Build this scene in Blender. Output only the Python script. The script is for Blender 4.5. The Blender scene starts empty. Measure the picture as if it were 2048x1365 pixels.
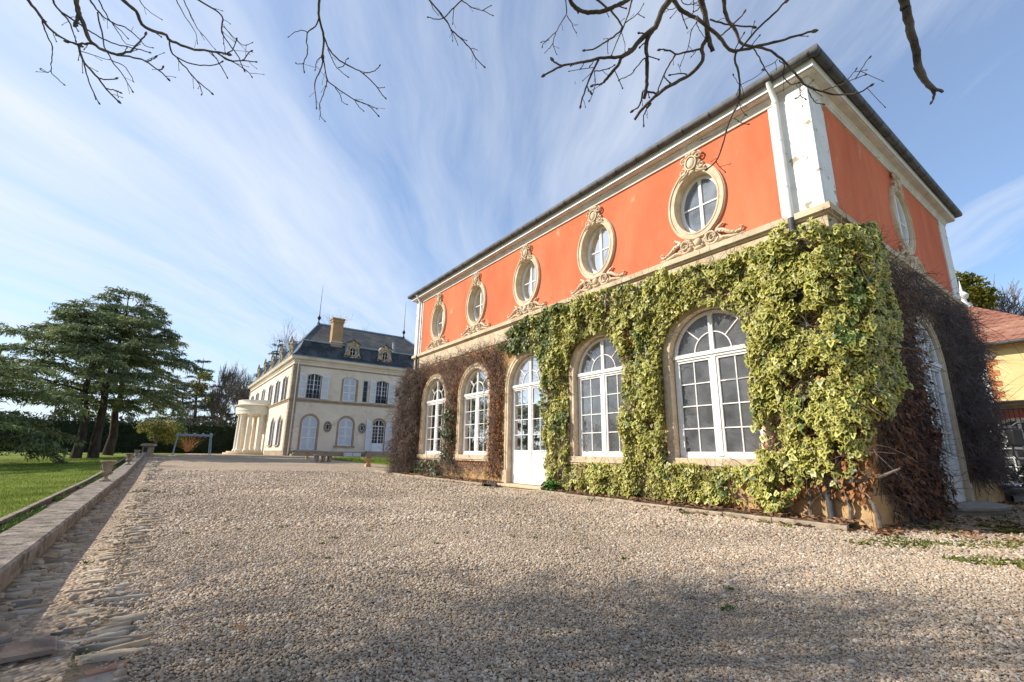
import bpy, bmesh, math, random
import numpy as np
from mathutils import Vector, Matrix, noise as mnoise
from mathutils.geometry import tessellate_polygon
sc = bpy.context.scene
COL = sc.collection
PI = math.pi
R = math.radians
# ------------------------------------------------------------------ camera
FPX = 940.326
yaw, pit, rol = R(35.9045), R(13.6618), R(0.8598)
_fw = np.array([math.sin(yaw)*math.cos(pit), math.cos(yaw)*math.cos(pit), math.sin(pit)])
_r = np.array([math.cos(yaw), -math.sin(yaw), 0.0]); _u = np.cross(_r, _fw)
_r2 = _r*math.cos(rol)+_u*math.sin(rol); _u2 = -_r*math.sin(rol)+_u*math.cos(rol)
cd = bpy.data.cameras.new('camera'); cam = bpy.data.objects.new('camera', cd); COL.objects.link(cam)
cd.sensor_width = 36; cd.lens = 36*FPX/2048; cd.clip_start = .05; cd.clip_end = 3000
M = Matrix(((_r2[0], _u2[0], -_fw[0], 0), (_r2[1], _u2[1], -_fw[1], 0), (_r2[2], _u2[2], -_fw[2], 0), (0, 0, 0, 1)))
cam.matrix_world = M
sc.camera = cam
# ------------------------------------------------------------------ light
SUN_AZ = math.atan2(-.82, .57)      # from +Y towards +X
SUN_EL = R(33)
sd = bpy.data.lights.new('sun', 'SUN'); sd.energy = 5.0; sd.angle = R(.53); sd.color = (1, .93, .82)
so = bpy.data.objects.new('sun', sd); COL.objects.link(so)
sdir = Vector((math.sin(SUN_AZ)*math.cos(SUN_EL), math.cos(SUN_AZ)*math.cos(SUN_EL), math.sin(SUN_EL)))
so.rotation_euler = sdir.to_track_quat('Z', 'Y').to_euler()
so.location = sdir*60
sc.view_settings.view_transform = 'Standard'; sc.view_settings.look = 'None'
sc.view_settings.exposure = 0.36; sc.view_settings.gamma = 1
W = bpy.data.worlds.new('World'); sc.world = W; W.use_nodes = True
nt = W.node_tree; nt.nodes.clear()
def N(nt, t, **k):
    n = nt.nodes.new(t)
    for a, b in k.items():
        if a in n.bl_rna.properties.keys(): setattr(n, a, b)
        else: n.inputs[a].default_value = b
    return n
def L(nt, a, b): nt.links.new(a, b)
sky = N(nt, 'ShaderNodeTexSky', sky_type='NISHITA', sun_disc=False, sun_elevation=SUN_EL, sun_rotation=SUN_AZ, altitude=200, air_density=1.1, dust_density=.7, ozone_density=2.5)
tc = N(nt, 'ShaderNodeTexCoord'); sep = N(nt, 'ShaderNodeSeparateXYZ'); L(nt, tc.outputs['Generated'], sep.inputs[0])
zc = N(nt, 'ShaderNodeMath', operation='MAXIMUM'); L(nt, sep.outputs[2], zc.inputs[0]); zc.inputs[1].default_value = .0
za = N(nt, 'ShaderNodeMath', operation='ADD'); L(nt, zc.outputs[0], za.inputs[0]); za.inputs[1].default_value = .09
dv = N(nt, 'ShaderNodeVectorMath', operation='DIVIDE'); L(nt, tc.outputs['Generated'], dv.inputs[0])
cz = N(nt, 'ShaderNodeCombineXYZ'); [L(nt, za.outputs[0], cz.inputs[i]) for i in range(3)]; L(nt, cz.outputs[0], dv.inputs[1])
fl = N(nt, 'ShaderNodeVectorMath', operation='MULTIPLY'); L(nt, dv.outputs[0], fl.inputs[0]); fl.inputs[1].default_value = (1, 1, 0)
rot = N(nt, 'ShaderNodeVectorRotate', rotation_type='Z_AXIS'); L(nt, fl.outputs[0], rot.inputs['Vector']); rot.inputs['Angle'].default_value = R(38)
wn = N(nt, 'ShaderNodeTexNoise', Scale=.55, Detail=3.0); L(nt, rot.outputs[0], wn.inputs['Vector'])
wsc = N(nt, 'ShaderNodeVectorMath', operation='SCALE'); L(nt, wn.outputs['Color'], wsc.inputs[0]); wsc.inputs['Scale'].default_value = .7
wad = N(nt, 'ShaderNodeVectorMath', operation='ADD'); L(nt, rot.outputs[0], wad.inputs[0]); L(nt, wsc.outputs[0], wad.inputs[1])
def streak(sx, sy, detail, rough, off):
    m = N(nt, 'ShaderNodeMapping'); m.inputs['Scale'].default_value = (sx, sy, 1); m.inputs['Location'].default_value = (off, off*.7, 0)
    L(nt, wad.outputs[0], m.inputs[0])
    n = N(nt, 'ShaderNodeTexNoise', Scale=1.0, Detail=detail, Roughness=rough); L(nt, m.outputs[0], n.inputs['Vector']); return n
n1 = streak(3.0, .48, 8, .64, 3.0); n2 = streak(.8, .30, 4, .5, 4.2)
mu = N(nt, 'ShaderNodeMath', operation='MULTIPLY_ADD'); L(nt, n1.outputs[0], mu.inputs[0]); mu.inputs[1].default_value = .62
m2 = N(nt, 'ShaderNodeMath', operation='MULTIPLY'); L(nt, n2.outputs[0], m2.inputs[0]); m2.inputs[1].default_value = .62; L(nt, m2.outputs[0], mu.inputs[2])
# thicker veil on the sun's side of the sky
dt = N(nt, 'ShaderNodeVectorMath', operation='DOT_PRODUCT'); L(nt, tc.outputs['Generated'], dt.inputs[0]); dt.inputs[1].default_value = (-.75, .64, -.15)
m3 = N(nt, 'ShaderNodeMath', operation='MULTIPLY_ADD'); L(nt, dt.outputs['Value'], m3.inputs[0]); m3.inputs[1].default_value = .11; L(nt, mu.outputs[0], m3.inputs[2])
cr = N(nt, 'ShaderNodeValToRGB'); L(nt, m3.outputs[0], cr.inputs[0])
cr.color_ramp.elements[0].position = .48; cr.color_ramp.elements[0].color = (.20, .20, .20, 1)
cr.color_ramp.elements[1].position = .82; cr.color_ramp.elements[1].color = (.92, .92, .92, 1)
hz = N(nt, 'ShaderNodeMapRange'); L(nt, sep.outputs[2], hz.inputs[0]); hz.inputs[1].default_value = 0; hz.inputs[2].default_value = .36; hz.inputs[3].default_value = .85; hz.inputs[4].default_value = 0
mx0 = N(nt, 'ShaderNodeMath', operation='MAXIMUM'); L(nt, cr.outputs[0], mx0.inputs[0]); L(nt, hz.outputs[0], mx0.inputs[1])
skg = N(nt, 'ShaderNodeVectorMath', operation='MULTIPLY'); L(nt, sky.outputs[0], skg.inputs[0]); skg.inputs[1].default_value = (.84, 1.10, 1.30)
mix = N(nt, 'ShaderNodeMixRGB'); L(nt, mx0.outputs[0], mix.inputs[0]); L(nt, skg.outputs[0], mix.inputs[1]); mix.inputs[2].default_value = (5.6, 6.05, 6.85, 1)
bg = N(nt, 'ShaderNodeBackground'); bg.inputs[1].default_value = .122; L(nt, mix.outputs[0], bg.inputs[0])
wo = N(nt, 'ShaderNodeOutputWorld'); L(nt, bg.outputs[0], wo.inputs[0])
# ------------------------------------------------------------------ geometry helpers
def ray(x, y):
    d = _fw*FPX+_r2*(x-1024)+_u2*(682.5-y); return d/np.linalg.norm(d)
def on_y(x, y, Y): d = ray(x, y); return d*Y/d[1]
def on_x(x, y, X): d = ray(x, y); return d*X/d[0]
GP = [(-900, -1.0), (0, -.99), (18, -.86), (42, -.31), (60, -.28), (2000, -.28)]
def zg(y): return float(np.interp(y, [a for a, b in GP], [b for a, b in GP]))
def zl(x, y):                        # lawn: falls gently to the left of the terrace wall
    if x > -1.0: return zg(y)-.06
    return zg(y)-.10-.035*min(-1.0-x, 12)
def on_ground(x, y, f=None):
    d = ray(x, y); f = f or (lambda a, b: zg(b)); lo, hi = .5, 400.
    for i in range(60):
        t = (lo+hi)/2
        if d[2]*t > f(d[0]*t, d[1]*t): lo = t
        else: hi = t
    return d*lo
F1 = lambda s, z, d: (8.5-d, s, z)               # long front, faces -X
F2 = lambda s, z, d: (s, 2.745-d, z)             # short side, faces -Y
C1 = lambda s, z, d: (8.4-d, s, z)
C2 = lambda s, z, d: (s, 44.18-d, z)
ID = lambda a, b, c: (a, b, c)
def tag(o, label=None, cat=None, group=None, kind=None):
    if label: o['label'] = label
    if cat: o['category'] = cat
    if group: o['group'] = group
    if kind: o['kind'] = kind
    return o
def empty(name, loc=(0, 0, 0), rz=0):
    o = bpy.data.objects.new(name, None); COL.objects.link(o); o.location = loc; o.rotation_euler[2] = rz; o.empty_display_size = .3
    return o
def par(o, p):
    if p is not None:
        o.parent = p
        if p.type == 'EMPTY': o.matrix_parent_inverse = (Matrix.Translation(p.location) @ Matrix.Rotation(p.rotation_euler[2], 4, 'Z')).inverted()
class MB:
    def __init__(s, T=ID): s.v = []; s.f = []; s.T = T
    def pt(s, p): s.v.append(s.T(*p)); return len(s.v)-1
    def face(s, pts): s.f.append([s.pt(p) for p in pts])
    def box(s, a0, a1, b0, b1, c0, c1):
        i = [s.pt(p) for p in ((a0, b0, c0), (a1, b0, c0), (a1, b1, c0), (a0, b1, c0), (a0, b0, c1), (a1, b0, c1), (a1, b1, c1), (a0, b1, c1))]
        s.f += [[i[k] for k in q] for q in ((0, 3, 2, 1), (4, 5, 6, 7), (0, 1, 5, 4), (1, 2, 6, 5), (2, 3, 7, 6), (3, 0, 4, 7))]
        return s
    def prism(s, poly, d0, d1):
        n = len(poly); a = [s.pt((p[0], p[1], d0)) for p in poly]; b = [s.pt((p[0], p[1], d1)) for p in poly]
        s.f.append(a[::-1]); s.f.append(b)
        for k in range(n): s.f.append([a[k], a[(k+1) % n], b[(k+1) % n], b[k]])
        return s
    def ring(s, outer, inner, d0, d1, closed=True):
        n = len(outer); g = []
        for pl, d in ((outer, d0), (inner, d0), (inner, d1), (outer, d1)): g.append([s.pt((p[0], p[1], d)) for p in pl])
        for k in range(n if closed else n-1):
            j = (k+1) % n
            for q in range(4): s.f.append([g[q][k], g[q][j], g[(q+1) % 4][j], g[(q+1) % 4][k]])
        if not closed:
            s.f.append([g[q][0] for q in range(4)]); s.f.append([g[q][n-1] for q in (3, 2, 1, 0)])
        return s
    def grid(s, rows, closed=True, cap=True):
        idx = [[s.pt(p) for p in r] for r in rows]; n = len(rows[0])
        for a, b in zip(idx, idx[1:]):
            for k in range(n if closed else n-1): s.f.append([a[k], a[(k+1) % n], b[(k+1) % n], b[k]])
        if cap: s.f.append(idx[0][::-1]); s.f.append(idx[-1])
        return s
    def lathe(s, prof, c, n=20, sx=1, sy=1, cap=True):
        return s.grid([[(c[0]+r*sx*math.cos(2*PI*k/n), c[1]+r*sy*math.sin(2*PI*k/n), c[2]+z) for k in range(n)] for r, z in prof], True, cap)
    def tube(s, pts, rad, n=6):
        P = [Vector(p) for p in pts]; rows = []
        if not hasattr(rad, '__len__'): rad = [rad]*len(P)
        for i, p in enumerate(P):
            t = (P[min(i+1, len(P)-1)]-P[max(i-1, 0)]).normalized()
            a = t.cross(Vector((0, 0, 1)) if abs(t.z) < .9 else Vector((1, 0, 0))).normalized(); b = t.cross(a)
            rows.append([tuple(p+(a*math.cos(2*PI*k/n)+b*math.sin(2*PI*k/n))*rad[i]) for k in range(n)])
        return s.grid(rows)
    def ball(s, c, rx, ry=None, rz=None, n=10, m=6):
        ry = ry or rx; rz = rz or rx; rows = []
        for i in range(1, m):
            th = PI*i/m-PI/2
            rows.append([(c[0]+rx*math.cos(th)*math.cos(2*PI*k/n), c[1]+ry*math.cos(th)*math.sin(2*PI*k/n), c[2]+rz*math.sin(th)) for k in range(n)])
        return s.grid(rows)
    def rect_sweep(s, x0, x1, y0, y1, prof, cap=False):
        return s.grid([[(x0-o, y0-o, z), (x1+o, y0-o, z), (x1+o, y1+o, z), (x0-o, y1+o, z)] for o, z in prof], True, cap)
    def sheet(s, outer, holes, d):
        pl = [[Vector((p[0], p[1], 0)) for p in l] for l in [outer]+holes]; flat = [p for l in pl for p in l]
        ids = [s.pt((p.x, p.y, d)) for p in flat]
        for t in tessellate_polygon(pl): s.f.append([ids[k] for k in t])
        return s
    def build(s, name, m, parent=None, smooth=False, bevel=0, label=None, angle=40):
        me = bpy.data.meshes.new(name); me.from_pydata(s.v, [], s.f)
        bm = bmesh.new(); bm.from_mesh(me); bmesh.ops.recalc_face_normals(bm, faces=bm.faces); bm.to_mesh(me); bm.free()
        me.materials.append(m)
        o = bpy.data.objects.new(name, me); COL.objects.link(o); par(o, parent)
        if smooth:
            me.polygons.foreach_set('use_smooth', [True]*len(me.polygons))
            try: me.set_sharp_from_angle(angle=R(angle))
            except Exception: pass
        if bevel:
            b = o.modifiers.new('bevel', 'BEVEL'); b.width = bevel; b.segments = 2; b.limit_method = 'ANGLE'
        if label: o['label'] = label
        return o
def np_mesh(name, V, F, m, parent=None, smooth=False, attrs=None):
    V = np.asarray(V, dtype=np.float32).reshape(-1, 3); F = np.asarray(F, dtype=np.int32); k = F.shape[1]
    me = bpy.data.meshes.new(name); me.vertices.add(len(V)); me.vertices.foreach_set('co', V.ravel())
    me.loops.add(F.size); me.loops.foreach_set('vertex_index', F.ravel())
    me.polygons.add(len(F)); me.polygons.foreach_set('loop_start', np.arange(0, F.size, k, dtype=np.int32))
    try: me.polygons.foreach_set('loop_total', np.full(len(F), k, dtype=np.int32))
    except Exception: pass
    if smooth: me.polygons.foreach_set('use_smooth', np.ones(len(F), dtype=bool))
    for nm, arr in (attrs or {}).items():
        a = me.attributes.new(nm, 'FLOAT', 'POINT'); a.data.foreach_set('value', np.asarray(arr, dtype=np.float32))
    me.update(calc_edges=True); me.validate()
    me.materials.append(m)
    o = bpy.data.objects.new(name, me); COL.objects.link(o); par(o, parent); return o
def tubes_np(P, Rr, sides=3):
    """P (N,K,3), Rr (N,K) -> V, F quads"""
    P = np.asarray(P, float); Rr = np.asarray(Rr, float); Nn, K, _ = P.shape
    T = np.empty_like(P); T[:, 1:-1] = P[:, 2:]-P[:, :-2]; T[:, 0] = P[:, 1]-P[:, 0]; T[:, -1] = P[:, -1]-P[:, -2]
    T /= np.linalg.norm(T, axis=2, keepdims=True)+1e-9
    ref = np.where(np.abs(T[:, :, 2:3]) < .9, np.array([0, 0, 1.]), np.array([1., 0, 0]))
    A = np.cross(T, ref); A /= np.linalg.norm(A, axis=2, keepdims=True)+1e-9; B = np.cross(T, A)
    an = np.arange(sides)*2*PI/sides
    V = P[:, :, None, :]+Rr[:, :, None, None]*(A[:, :, None, :]*np.cos(an)[None, None, :, None]+B[:, :, None, :]*np.sin(an)[None, None, :, None])
    idx = np.arange(Nn*K*sides).reshape(Nn, K, sides); nx = np.roll(idx, -1, axis=2)
    F = np.stack([idx[:, :-1], nx[:, :-1], nx[:, 1:], idx[:, 1:]], axis=-1).reshape(-1, 4)
    return V.reshape(-1, 3), F
def arch(c, w, z0, zs, rise=None, n=20):
    rise = rise if rise is not None else w
    return [(c-w, z0)]+[(c-w*math.cos(PI*k/n), zs+rise*math.sin(PI*k/n)) for k in range(n+1)]+[(c+w, z0)]
def seg_arch(c, w, z0, zs, rise, n=10):          # flat segmental arch
    return [(c-w, z0)]+[(c+w*(-1+2*k/n), zs+rise*(1-(-1+2*k/n)**2)) for k in range(n+1)]+[(c+w, z0)]
def ell(c, z, a, b, n=32): return [(c+a*math.cos(2*PI*k/n), z+b*math.sin(2*PI*k/n)) for k in range(n)]
def inpoly(x, y, poly):
    x = np.asarray(x); y = np.asarray(y); r = np.zeros(x.shape, bool); n = len(poly); j = n-1
    for i in range(n):
        xi, yi = poly[i]; xj, yj = poly[j]
        c = ((yi > y) != (yj > y)) & (x < (xj-xi)*(y-yi)/(yj-yi+1e-12)+xi); r ^= c; j = i
    return r
rng = np.random.default_rng(7); random.seed(7)
def vnoise(p, sc_=1., seed=0): 
    return np.array([mnoise.noise(Vector((a[0]*sc_+seed, a[1]*sc_-seed*.7, a[2]*sc_+seed*.3))) for a in p])
# ------------------------------------------------------------------ materials
def mat(name, c1, c2=None, scale=3., rough=.85, bump=.2, bscale=40., spec=.3, detail=6, pos=(.35, .65), c3=None, s3=20., p3=(.6, .66), metal=0, dist=.02, stretch=None, trans=0):
    m = bpy.data.materials.new(name); m.use_nodes = True; t = m.node_tree; b = t.nodes['Principled BSDF']
    b.inputs['Roughness'].default_value = rough; b.inputs['Specular IOR Level'].default_value = spec; b.inputs['Metallic'].default_value = metal
    g = N(t, 'ShaderNodeNewGeometry'); src = g.outputs['Position']
    if stretch:
        mp = N(t, 'ShaderNodeMapping'); mp.inputs['Scale'].default_value = stretch; L(t, src, mp.inputs[0]); src = mp.outputs[0]
    if c2 is None: b.inputs['Base Color'].default_value = (*c1, 1); col = None
    else:
        n = N(t, 'ShaderNodeTexNoise', Scale=scale, Detail=detail, Roughness=.6); L(t, src, n.inputs['Vector'])
        r = N(t, 'ShaderNodeValToRGB'); L(t, n.outputs[0], r.inputs[0])
        r.color_ramp.elements[0].position = pos[0]; r.color_ramp.elements[0].color = (*c1, 1)
        r.color_ramp.elements[1].position = pos[1]; r.color_ramp.elements[1].color = (*c2, 1); col = r.outputs[0]
        if c3:
            n3 = N(t, 'ShaderNodeTexNoise', Scale=s3, Detail=5, Roughness=.65); L(t, src, n3.inputs['Vector'])
            r3 = N(t, 'ShaderNodeValToRGB'); L(t, n3.outputs[0], r3.inputs[0]); r3.color_ramp.elements[0].position = p3[0]; r3.color_ramp.elements[1].position = p3[1]
            mxx = N(t, 'ShaderNodeMixRGB'); L(t, r3.outputs[0], mxx.inputs[0]); L(t, col, mxx.inputs[1]); mxx.inputs[2].default_value = (*c3, 1); col = mxx.outputs[0]
        L(t, col, b.inputs['Base Color'])
    if bump:
        nb = N(t, 'ShaderNodeTexNoise', Scale=bscale, Detail=4); L(t, src, nb.inputs['Vector'])
        bp = N(t, 'ShaderNodeBump'); bp.inputs['Strength'].default_value = bump; bp.inputs['Distance'].default_value = dist
        L(t, nb.outputs[0], bp.inputs['Height']); L(t, bp.outputs[0], b.inputs['Normal'])
    return m
def attr_leaf(name, ca, cb, cc, trans=.35, edge=(.45, .62)):
    """leaf: centre colour ca, margin cb, some leaves mixed to cc by attribute 'var'"""
    m = bpy.data.materials.new(name); m.use_nodes = True; t = m.node_tree; b = t.nodes['Principled BSDF']
    b.inputs['Roughness'].default_value = .42; b.inputs['Specular IOR Level'].default_value = .4
    a = N(t, 'ShaderNodeAttribute', attribute_name='edge'); v = N(t, 'ShaderNodeAttribute', attribute_name='var'); k = N(t, 'ShaderNodeAttribute', attribute_name='tone')
    g = N(t, 'ShaderNodeNewGeometry'); nz = N(t, 'ShaderNodeTexNoise', Scale=38., Detail=2.); L(t, g.outputs['Position'], nz.inputs['Vector'])
    ad = N(t, 'ShaderNodeMath', operation='MULTIPLY_ADD'); L(t, nz.outputs[0], ad.inputs[0]); ad.inputs[1].default_value = .9; L(t, a.outputs['Fac'], ad.inputs[2])
    sb = N(t, 'ShaderNodeMath', operation='SUBTRACT'); L(t, ad.outputs[0], sb.inputs[0]); sb.inputs[1].default_value = .45
    r = N(t, 'ShaderNodeValToRGB'); L(t, sb.outputs[0], r.inputs[0]); r.color_ramp.elements[0].position = edge[0]; r.color_ramp.elements[1].position = edge[1]
    r.color_ramp.elements[0].color = (*ca, 1); r.color_ramp.elements[1].color = (*cb, 1)
    mxa = N(t, 'ShaderNodeMixRGB'); L(t, v.outputs['Fac'], mxa.inputs[0]); L(t, r.outputs[0], mxa.inputs[1]); mxa.inputs[2].default_value = (*cc, 1)
    hs = N(t, 'ShaderNodeHueSaturation'); L(t, mxa.outputs[0], hs.inputs['Color']); L(t, k.outputs['Fac'], hs.inputs['Value'])
    L(t, hs.outputs[0], b.inputs['Base Color'])
    tr = N(t, 'ShaderNodeBsdfTranslucent'); L(t, hs.outputs[0], tr.inputs[0]); ms = N(t, 'ShaderNodeMixShader'); ms.inputs[0].default_value = trans
    out = t.nodes['Material Output']; L(t, b.outputs[0], ms.inputs[1]); L(t, tr.outputs[0], ms.inputs[2]); L(t, ms.outputs[0], out.inputs[0])
    return m
def glass_mat(name, dust=.5, dcol=(.2, .2, .2), rgh=.03):
    m = bpy.data.materials.new(name); m.use_nodes = True; t = m.node_tree; t.nodes.remove(t.nodes['Principled BSDF']); out = t.nodes['Material Output']
    tr = N(t, 'ShaderNodeBsdfTransparent'); df = N(t, 'ShaderNodeBsdfDiffuse'); df.inputs[0].default_value = (*dcol, 1)
    gl = N(t, 'ShaderNodeBsdfGlossy'); gl.inputs['Roughness'].default_value = rgh
    g = N(t, 'ShaderNodeNewGeometry'); nz = N(t, 'ShaderNodeTexNoise', Scale=3., Detail=6.); L(t, g.outputs['Position'], nz.inputs['Vector'])
    mr = N(t, 'ShaderNodeMapRange'); L(t, nz.outputs[0], mr.inputs[0]); mr.inputs[1].default_value = .3; mr.inputs[2].default_value = .7; mr.inputs[3].default_value = dust*.6; mr.inputs[4].default_value = min(1, dust*1.4)
    a = N(t, 'ShaderNodeMixShader'); L(t, mr.outputs[0], a.inputs[0]); L(t, tr.outputs[0], a.inputs[1]); L(t, df.outputs[0], a.inputs[2])
    fr = N(t, 'ShaderNodeFresnel'); fr.inputs[0].default_value = 1.36
    bp = N(t, 'ShaderNodeBump'); bp.inputs['Strength'].default_value = .25; bp.inputs['Distance'].default_value = .01; nb = N(t, 'ShaderNodeTexNoise', Scale=4., Detail=2.); L(t, g.outputs['Position'], nb.inputs['Vector']); L(t, nb.outputs[0], bp.inputs['Height']); L(t, bp.outputs[0], gl.inputs['Normal'])
    b = N(t, 'ShaderNodeMixShader'); L(t, fr.outputs[0], b.inputs[0]); L(t, a.outputs[0], b.inputs[1]); L(t, gl.outputs[0], b.inputs[2]); L(t, b.outputs[0], out.inputs[0])
    return m
m_red = mat('red_stucco', (.61, .148, .068), (.745, .213, .106), .9, .92, .35, 60, .15, c3=(.72, .30, .17), s3=2.6, p3=(.66, .70), dist=.012, stretch=(1, 1, .45), detail=9, pos=(.3, .7))
_t = m_red.node_tree; _b = _t.nodes['Principled BSDF']; _src = _b.inputs['Base Color'].links[0].from_socket
_g = N(_t, 'ShaderNodeNewGeometry'); _m = N(_t, 'ShaderNodeMapping'); _m.inputs['Scale'].default_value = (1.7, 1.7, .5); L(_t, _g.outputs['Position'], _m.inputs[0])
_n = N(_t, 'ShaderNodeTexNoise', Scale=1., Detail=6., Roughness=.7); L(_t, _m.outputs[0], _n.inputs['Vector']); _r = N(_t, 'ShaderNodeMapRange'); L(_t, _n.outputs[0], _r.inputs[0]); _r.inputs[1].default_value = .3; _r.inputs[2].default_value = .6; _r.inputs[3].default_value = .87; _r.inputs[4].default_value = 1.02
_h = N(_t, 'ShaderNodeHueSaturation'); L(_t, _r.outputs[0], _h.inputs['Value']); L(_t, _src, _h.inputs['Color']); L(_t, _h.outputs[0], _b.inputs['Base Color'])
m_white = mat('white_paint', (.74, .72, .68), (.84, .83, .81), 4, .5, .12, 25, .4)
m_peel = mat('peeling_white_paint', (.74, .72, .68), (.84, .82, .79), 2, .8, .6, 9, .2, c3=(.40, .33, .24), s3=2.4, p3=(.625, .635), dist=.02, stretch=(1, 1, 1.6))
m_stone = mat('pale_limestone', (.55, .42, .27), (.72, .59, .43), 3.5, .85, .35, 30, .2, c3=(.34, .26, .17), s3=9, p3=(.62, .72))
m_stone2 = mat('band_limestone', (.52, .39, .25), (.66, .54, .38), 2.5, .85, .35, 30, .2, c3=(.26, .21, .12), s3=6, p3=(.60, .72))
m_cornice = mat('cornice_paint', (.58, .53, .46), (.72, .68, .61), 3, .8, .2, 30, .2, c3=(.45, .36, .25), s3=6, p3=(.6, .7))
m_ochre = mat('ochre_plaster', (.44, .26, .11), (.58, .38, .19), 2.2, .9, .7, 14, .15, c3=(.30, .21, .13), s3=4, p3=(.56, .66), dist=.03)
m_grime = mat('grimy_wall', (.33, .24, .15), (.46, .34, .20), 1.6, .9, .7, 12, .15, c3=(.18, .15, .12), s3=3, p3=(.5, .65), dist=.03)
m_zinc = mat('grey_zinc', (.055, .055, .058), (.12, .12, .122), 5, .6, .2, 20, .3, metal=.1)
m_slate = mat('dark_slate', (.045, .05, .06), (.085, .09, .105), 6, .6, .5, 30, .4)
m_glass = glass_mat('dusty_window_glass', .5, (.21, .215, .225))
m_glass_hi = glass_mat('upper_window_glass', .65, (.28, .31, .36))
m_inner = mat('interior_plaster', (.42, .40, .36), (.5, .48, .44), 2, .9, 0)
m_dark = mat('dark_iron', (.02, .02, .022), (.035, .035, .038), 8, .5, .1, 30)
m_terra = mat('terracotta_wood', (.36, .13, .055), (.48, .2, .09), 6, .8, .3, 30)
m_oldwood = mat('weathered_wood', (.16, .12, .09), (.26, .2, .15), 8, .85, .4, 40)
def creeper_mat(nm, c1, c2): return mat(nm, c1, c2, 3.5, .8, .0, 30, .15)
m_twig = creeper_mat('grey_brown_twigs', (.115, .082, .066), (.235, .17, .14))
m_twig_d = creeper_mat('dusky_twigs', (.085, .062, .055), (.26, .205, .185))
m_bark = mat('branch_bark', (.09, .068, .055), (.22, .175, .14), 14, .85, .8, 60, .2, c3=(.16, .17, .08), s3=18, p3=(.62, .7), dist=.01)
m_bark_c = mat('dark_cedar_bark', (.045, .033, .028), (.10, .075, .06), 6, .9, .9, 12, .1, stretch=(1, 1, .25), dist=.05)
m_bark_f = mat('far_bark', (.085, .068, .055), (.17, .14, .115), 3, .9, 0, 12, .1)
# ================================================================== SETTING: ground
def hgrid(name, xs, ys, f, m, kind='structure'):
    V = [(x, y, f(x, y)) for y in ys for x in xs]; n = len(xs)
    F = [(j*n+i, j*n+i+1, (j+1)*n+i+1, (j+1)*n+i) for j in range(len(ys)-1) for i in range(n-1)]
    return tag(np_mesh(name, V, F, m, smooth=True), kind=kind)
def lin(a, b, n): return list(np.linspace(a, b, n))
def ground_mat(name, cols, vscale, bumps, moss=None, big=None):
    m = bpy.data.materials.new(name); m.use_nodes = True; t = m.node_tree; b = t.nodes['Principled BSDF']
    b.inputs['Roughness'].default_value = .9; b.inputs['Specular IOR Level'].default_value = .2
    g = N(t, 'ShaderNodeNewGeometry')
    vo = N(t, 'ShaderNodeTexVoronoi', Scale=vscale); L(t, g.outputs['Position'], vo.inputs['Vector'])
    sp = N(t, 'ShaderNodeSeparateColor'); L(t, vo.outputs['Color'], sp.inputs[0])
    r = N(t, 'ShaderNodeValToRGB'); L(t, sp.outputs[0], r.inputs[0]); e = r.color_ramp.elements
    e[0].color = (*cols[0], 1); e[1].color = (*cols[-1], 1)
    for i, c in enumerate(cols[1:-1]): q = e.new((i+1)/(len(cols)-1)); q.color = (*c, 1)
    nb = N(t, 'ShaderNodeTexNoise', Scale=.35, Detail=5.); L(t, g.outputs['Position'], nb.inputs['Vector'])
    mr = N(t, 'ShaderNodeMapRange'); L(t, nb.outputs[0], mr.inputs[0]); mr.inputs[1].default_value = .3; mr.inputs[2].default_value = .7; mr.inputs[3].default_value = .82; mr.inputs[4].default_value = 1.12
    hs = N(t, 'ShaderNodeHueSaturation'); L(t, mr.outputs[0], hs.inputs['Value']); L(t, r.outputs[0], hs.inputs['Color']); col = hs.outputs[0]
    if moss:
        n2 = N(t, 'ShaderNodeTexNoise', Scale=moss[1], Detail=6., Roughness=.65); L(t, g.outputs['Position'], n2.inputs['Vector'])
        r2 = N(t, 'ShaderNodeValToRGB'); L(t, n2.outputs[0], r2.inputs[0]); r2.color_ramp.elements[0].position = moss[2]; r2.color_ramp.elements[1].position = moss[3]
        mx = N(t, 'ShaderNodeMixRGB'); L(t, r2.outputs[0], mx.inputs[0]); L(t, col, mx.inputs[1]); mx.inputs[2].default_value = (*moss[0], 1); col = mx.outputs[0]
    L(t, col, b.inputs['Base Color'])
    bp = N(t, 'ShaderNodeBump'); bp.inputs['Strength'].default_value = bumps[0]; bp.inputs['Distance'].default_value = bumps[1]; bp.invert = True
    L(t, vo.outputs['Distance'], bp.inputs['Height']); L(t, bp.outputs[0], b.inputs['Normal'])
    return m
GC = [(.20, .14, .09), (.46, .345, .235), (.32, .225, .15), (.60, .48, .345), (.26, .20, .16), (.54, .40, .26), (.42, .32, .225)]
m_gravel = ground_mat('gravel_ground', GC, 36, (.9, .03))
m_lawn = mat('lawn_turf', (.12, .165, .02), (.21, .255, .045), .9, .95, 1.0, 30, .1, c3=(.13, .14, .04), s3=.7, p3=(.55, .72), dist=.06)
m_soil = mat('dark_soil', (.10, .065, .04), (.17, .115, .075), 8, .95, .9, 25, .1, dist=.04)
xs = [-600, -300, -150, -90, -60] + lin(-45, -1.45, 30) + [-1.2] + lin(0, 60, 13) + [100, 200, 600]
ys = [-300, -60, -20] + lin(-10, 80, 60) + [100, 150, 300, 800, 1500]
hgrid('lawn', xs, ys, zl, m_lawn)
hgrid('gravel_drive', [-.66, 0, 4, 8.45, 12, 17.4, 30, 46], lin(-12, 46.5, 80), lambda x, y: zg(y), m_gravel)
hgrid('path', lin(2.0, 7.0, 3), lin(46.5, 60, 14), lambda x, y: zg(y)-.02, m_gravel)
hgrid('planting_strip', [-1.44, -1.2, -1.02], lin(-6, 39, 60), lambda x, y: zg(y)-.02, m_soil)
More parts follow.
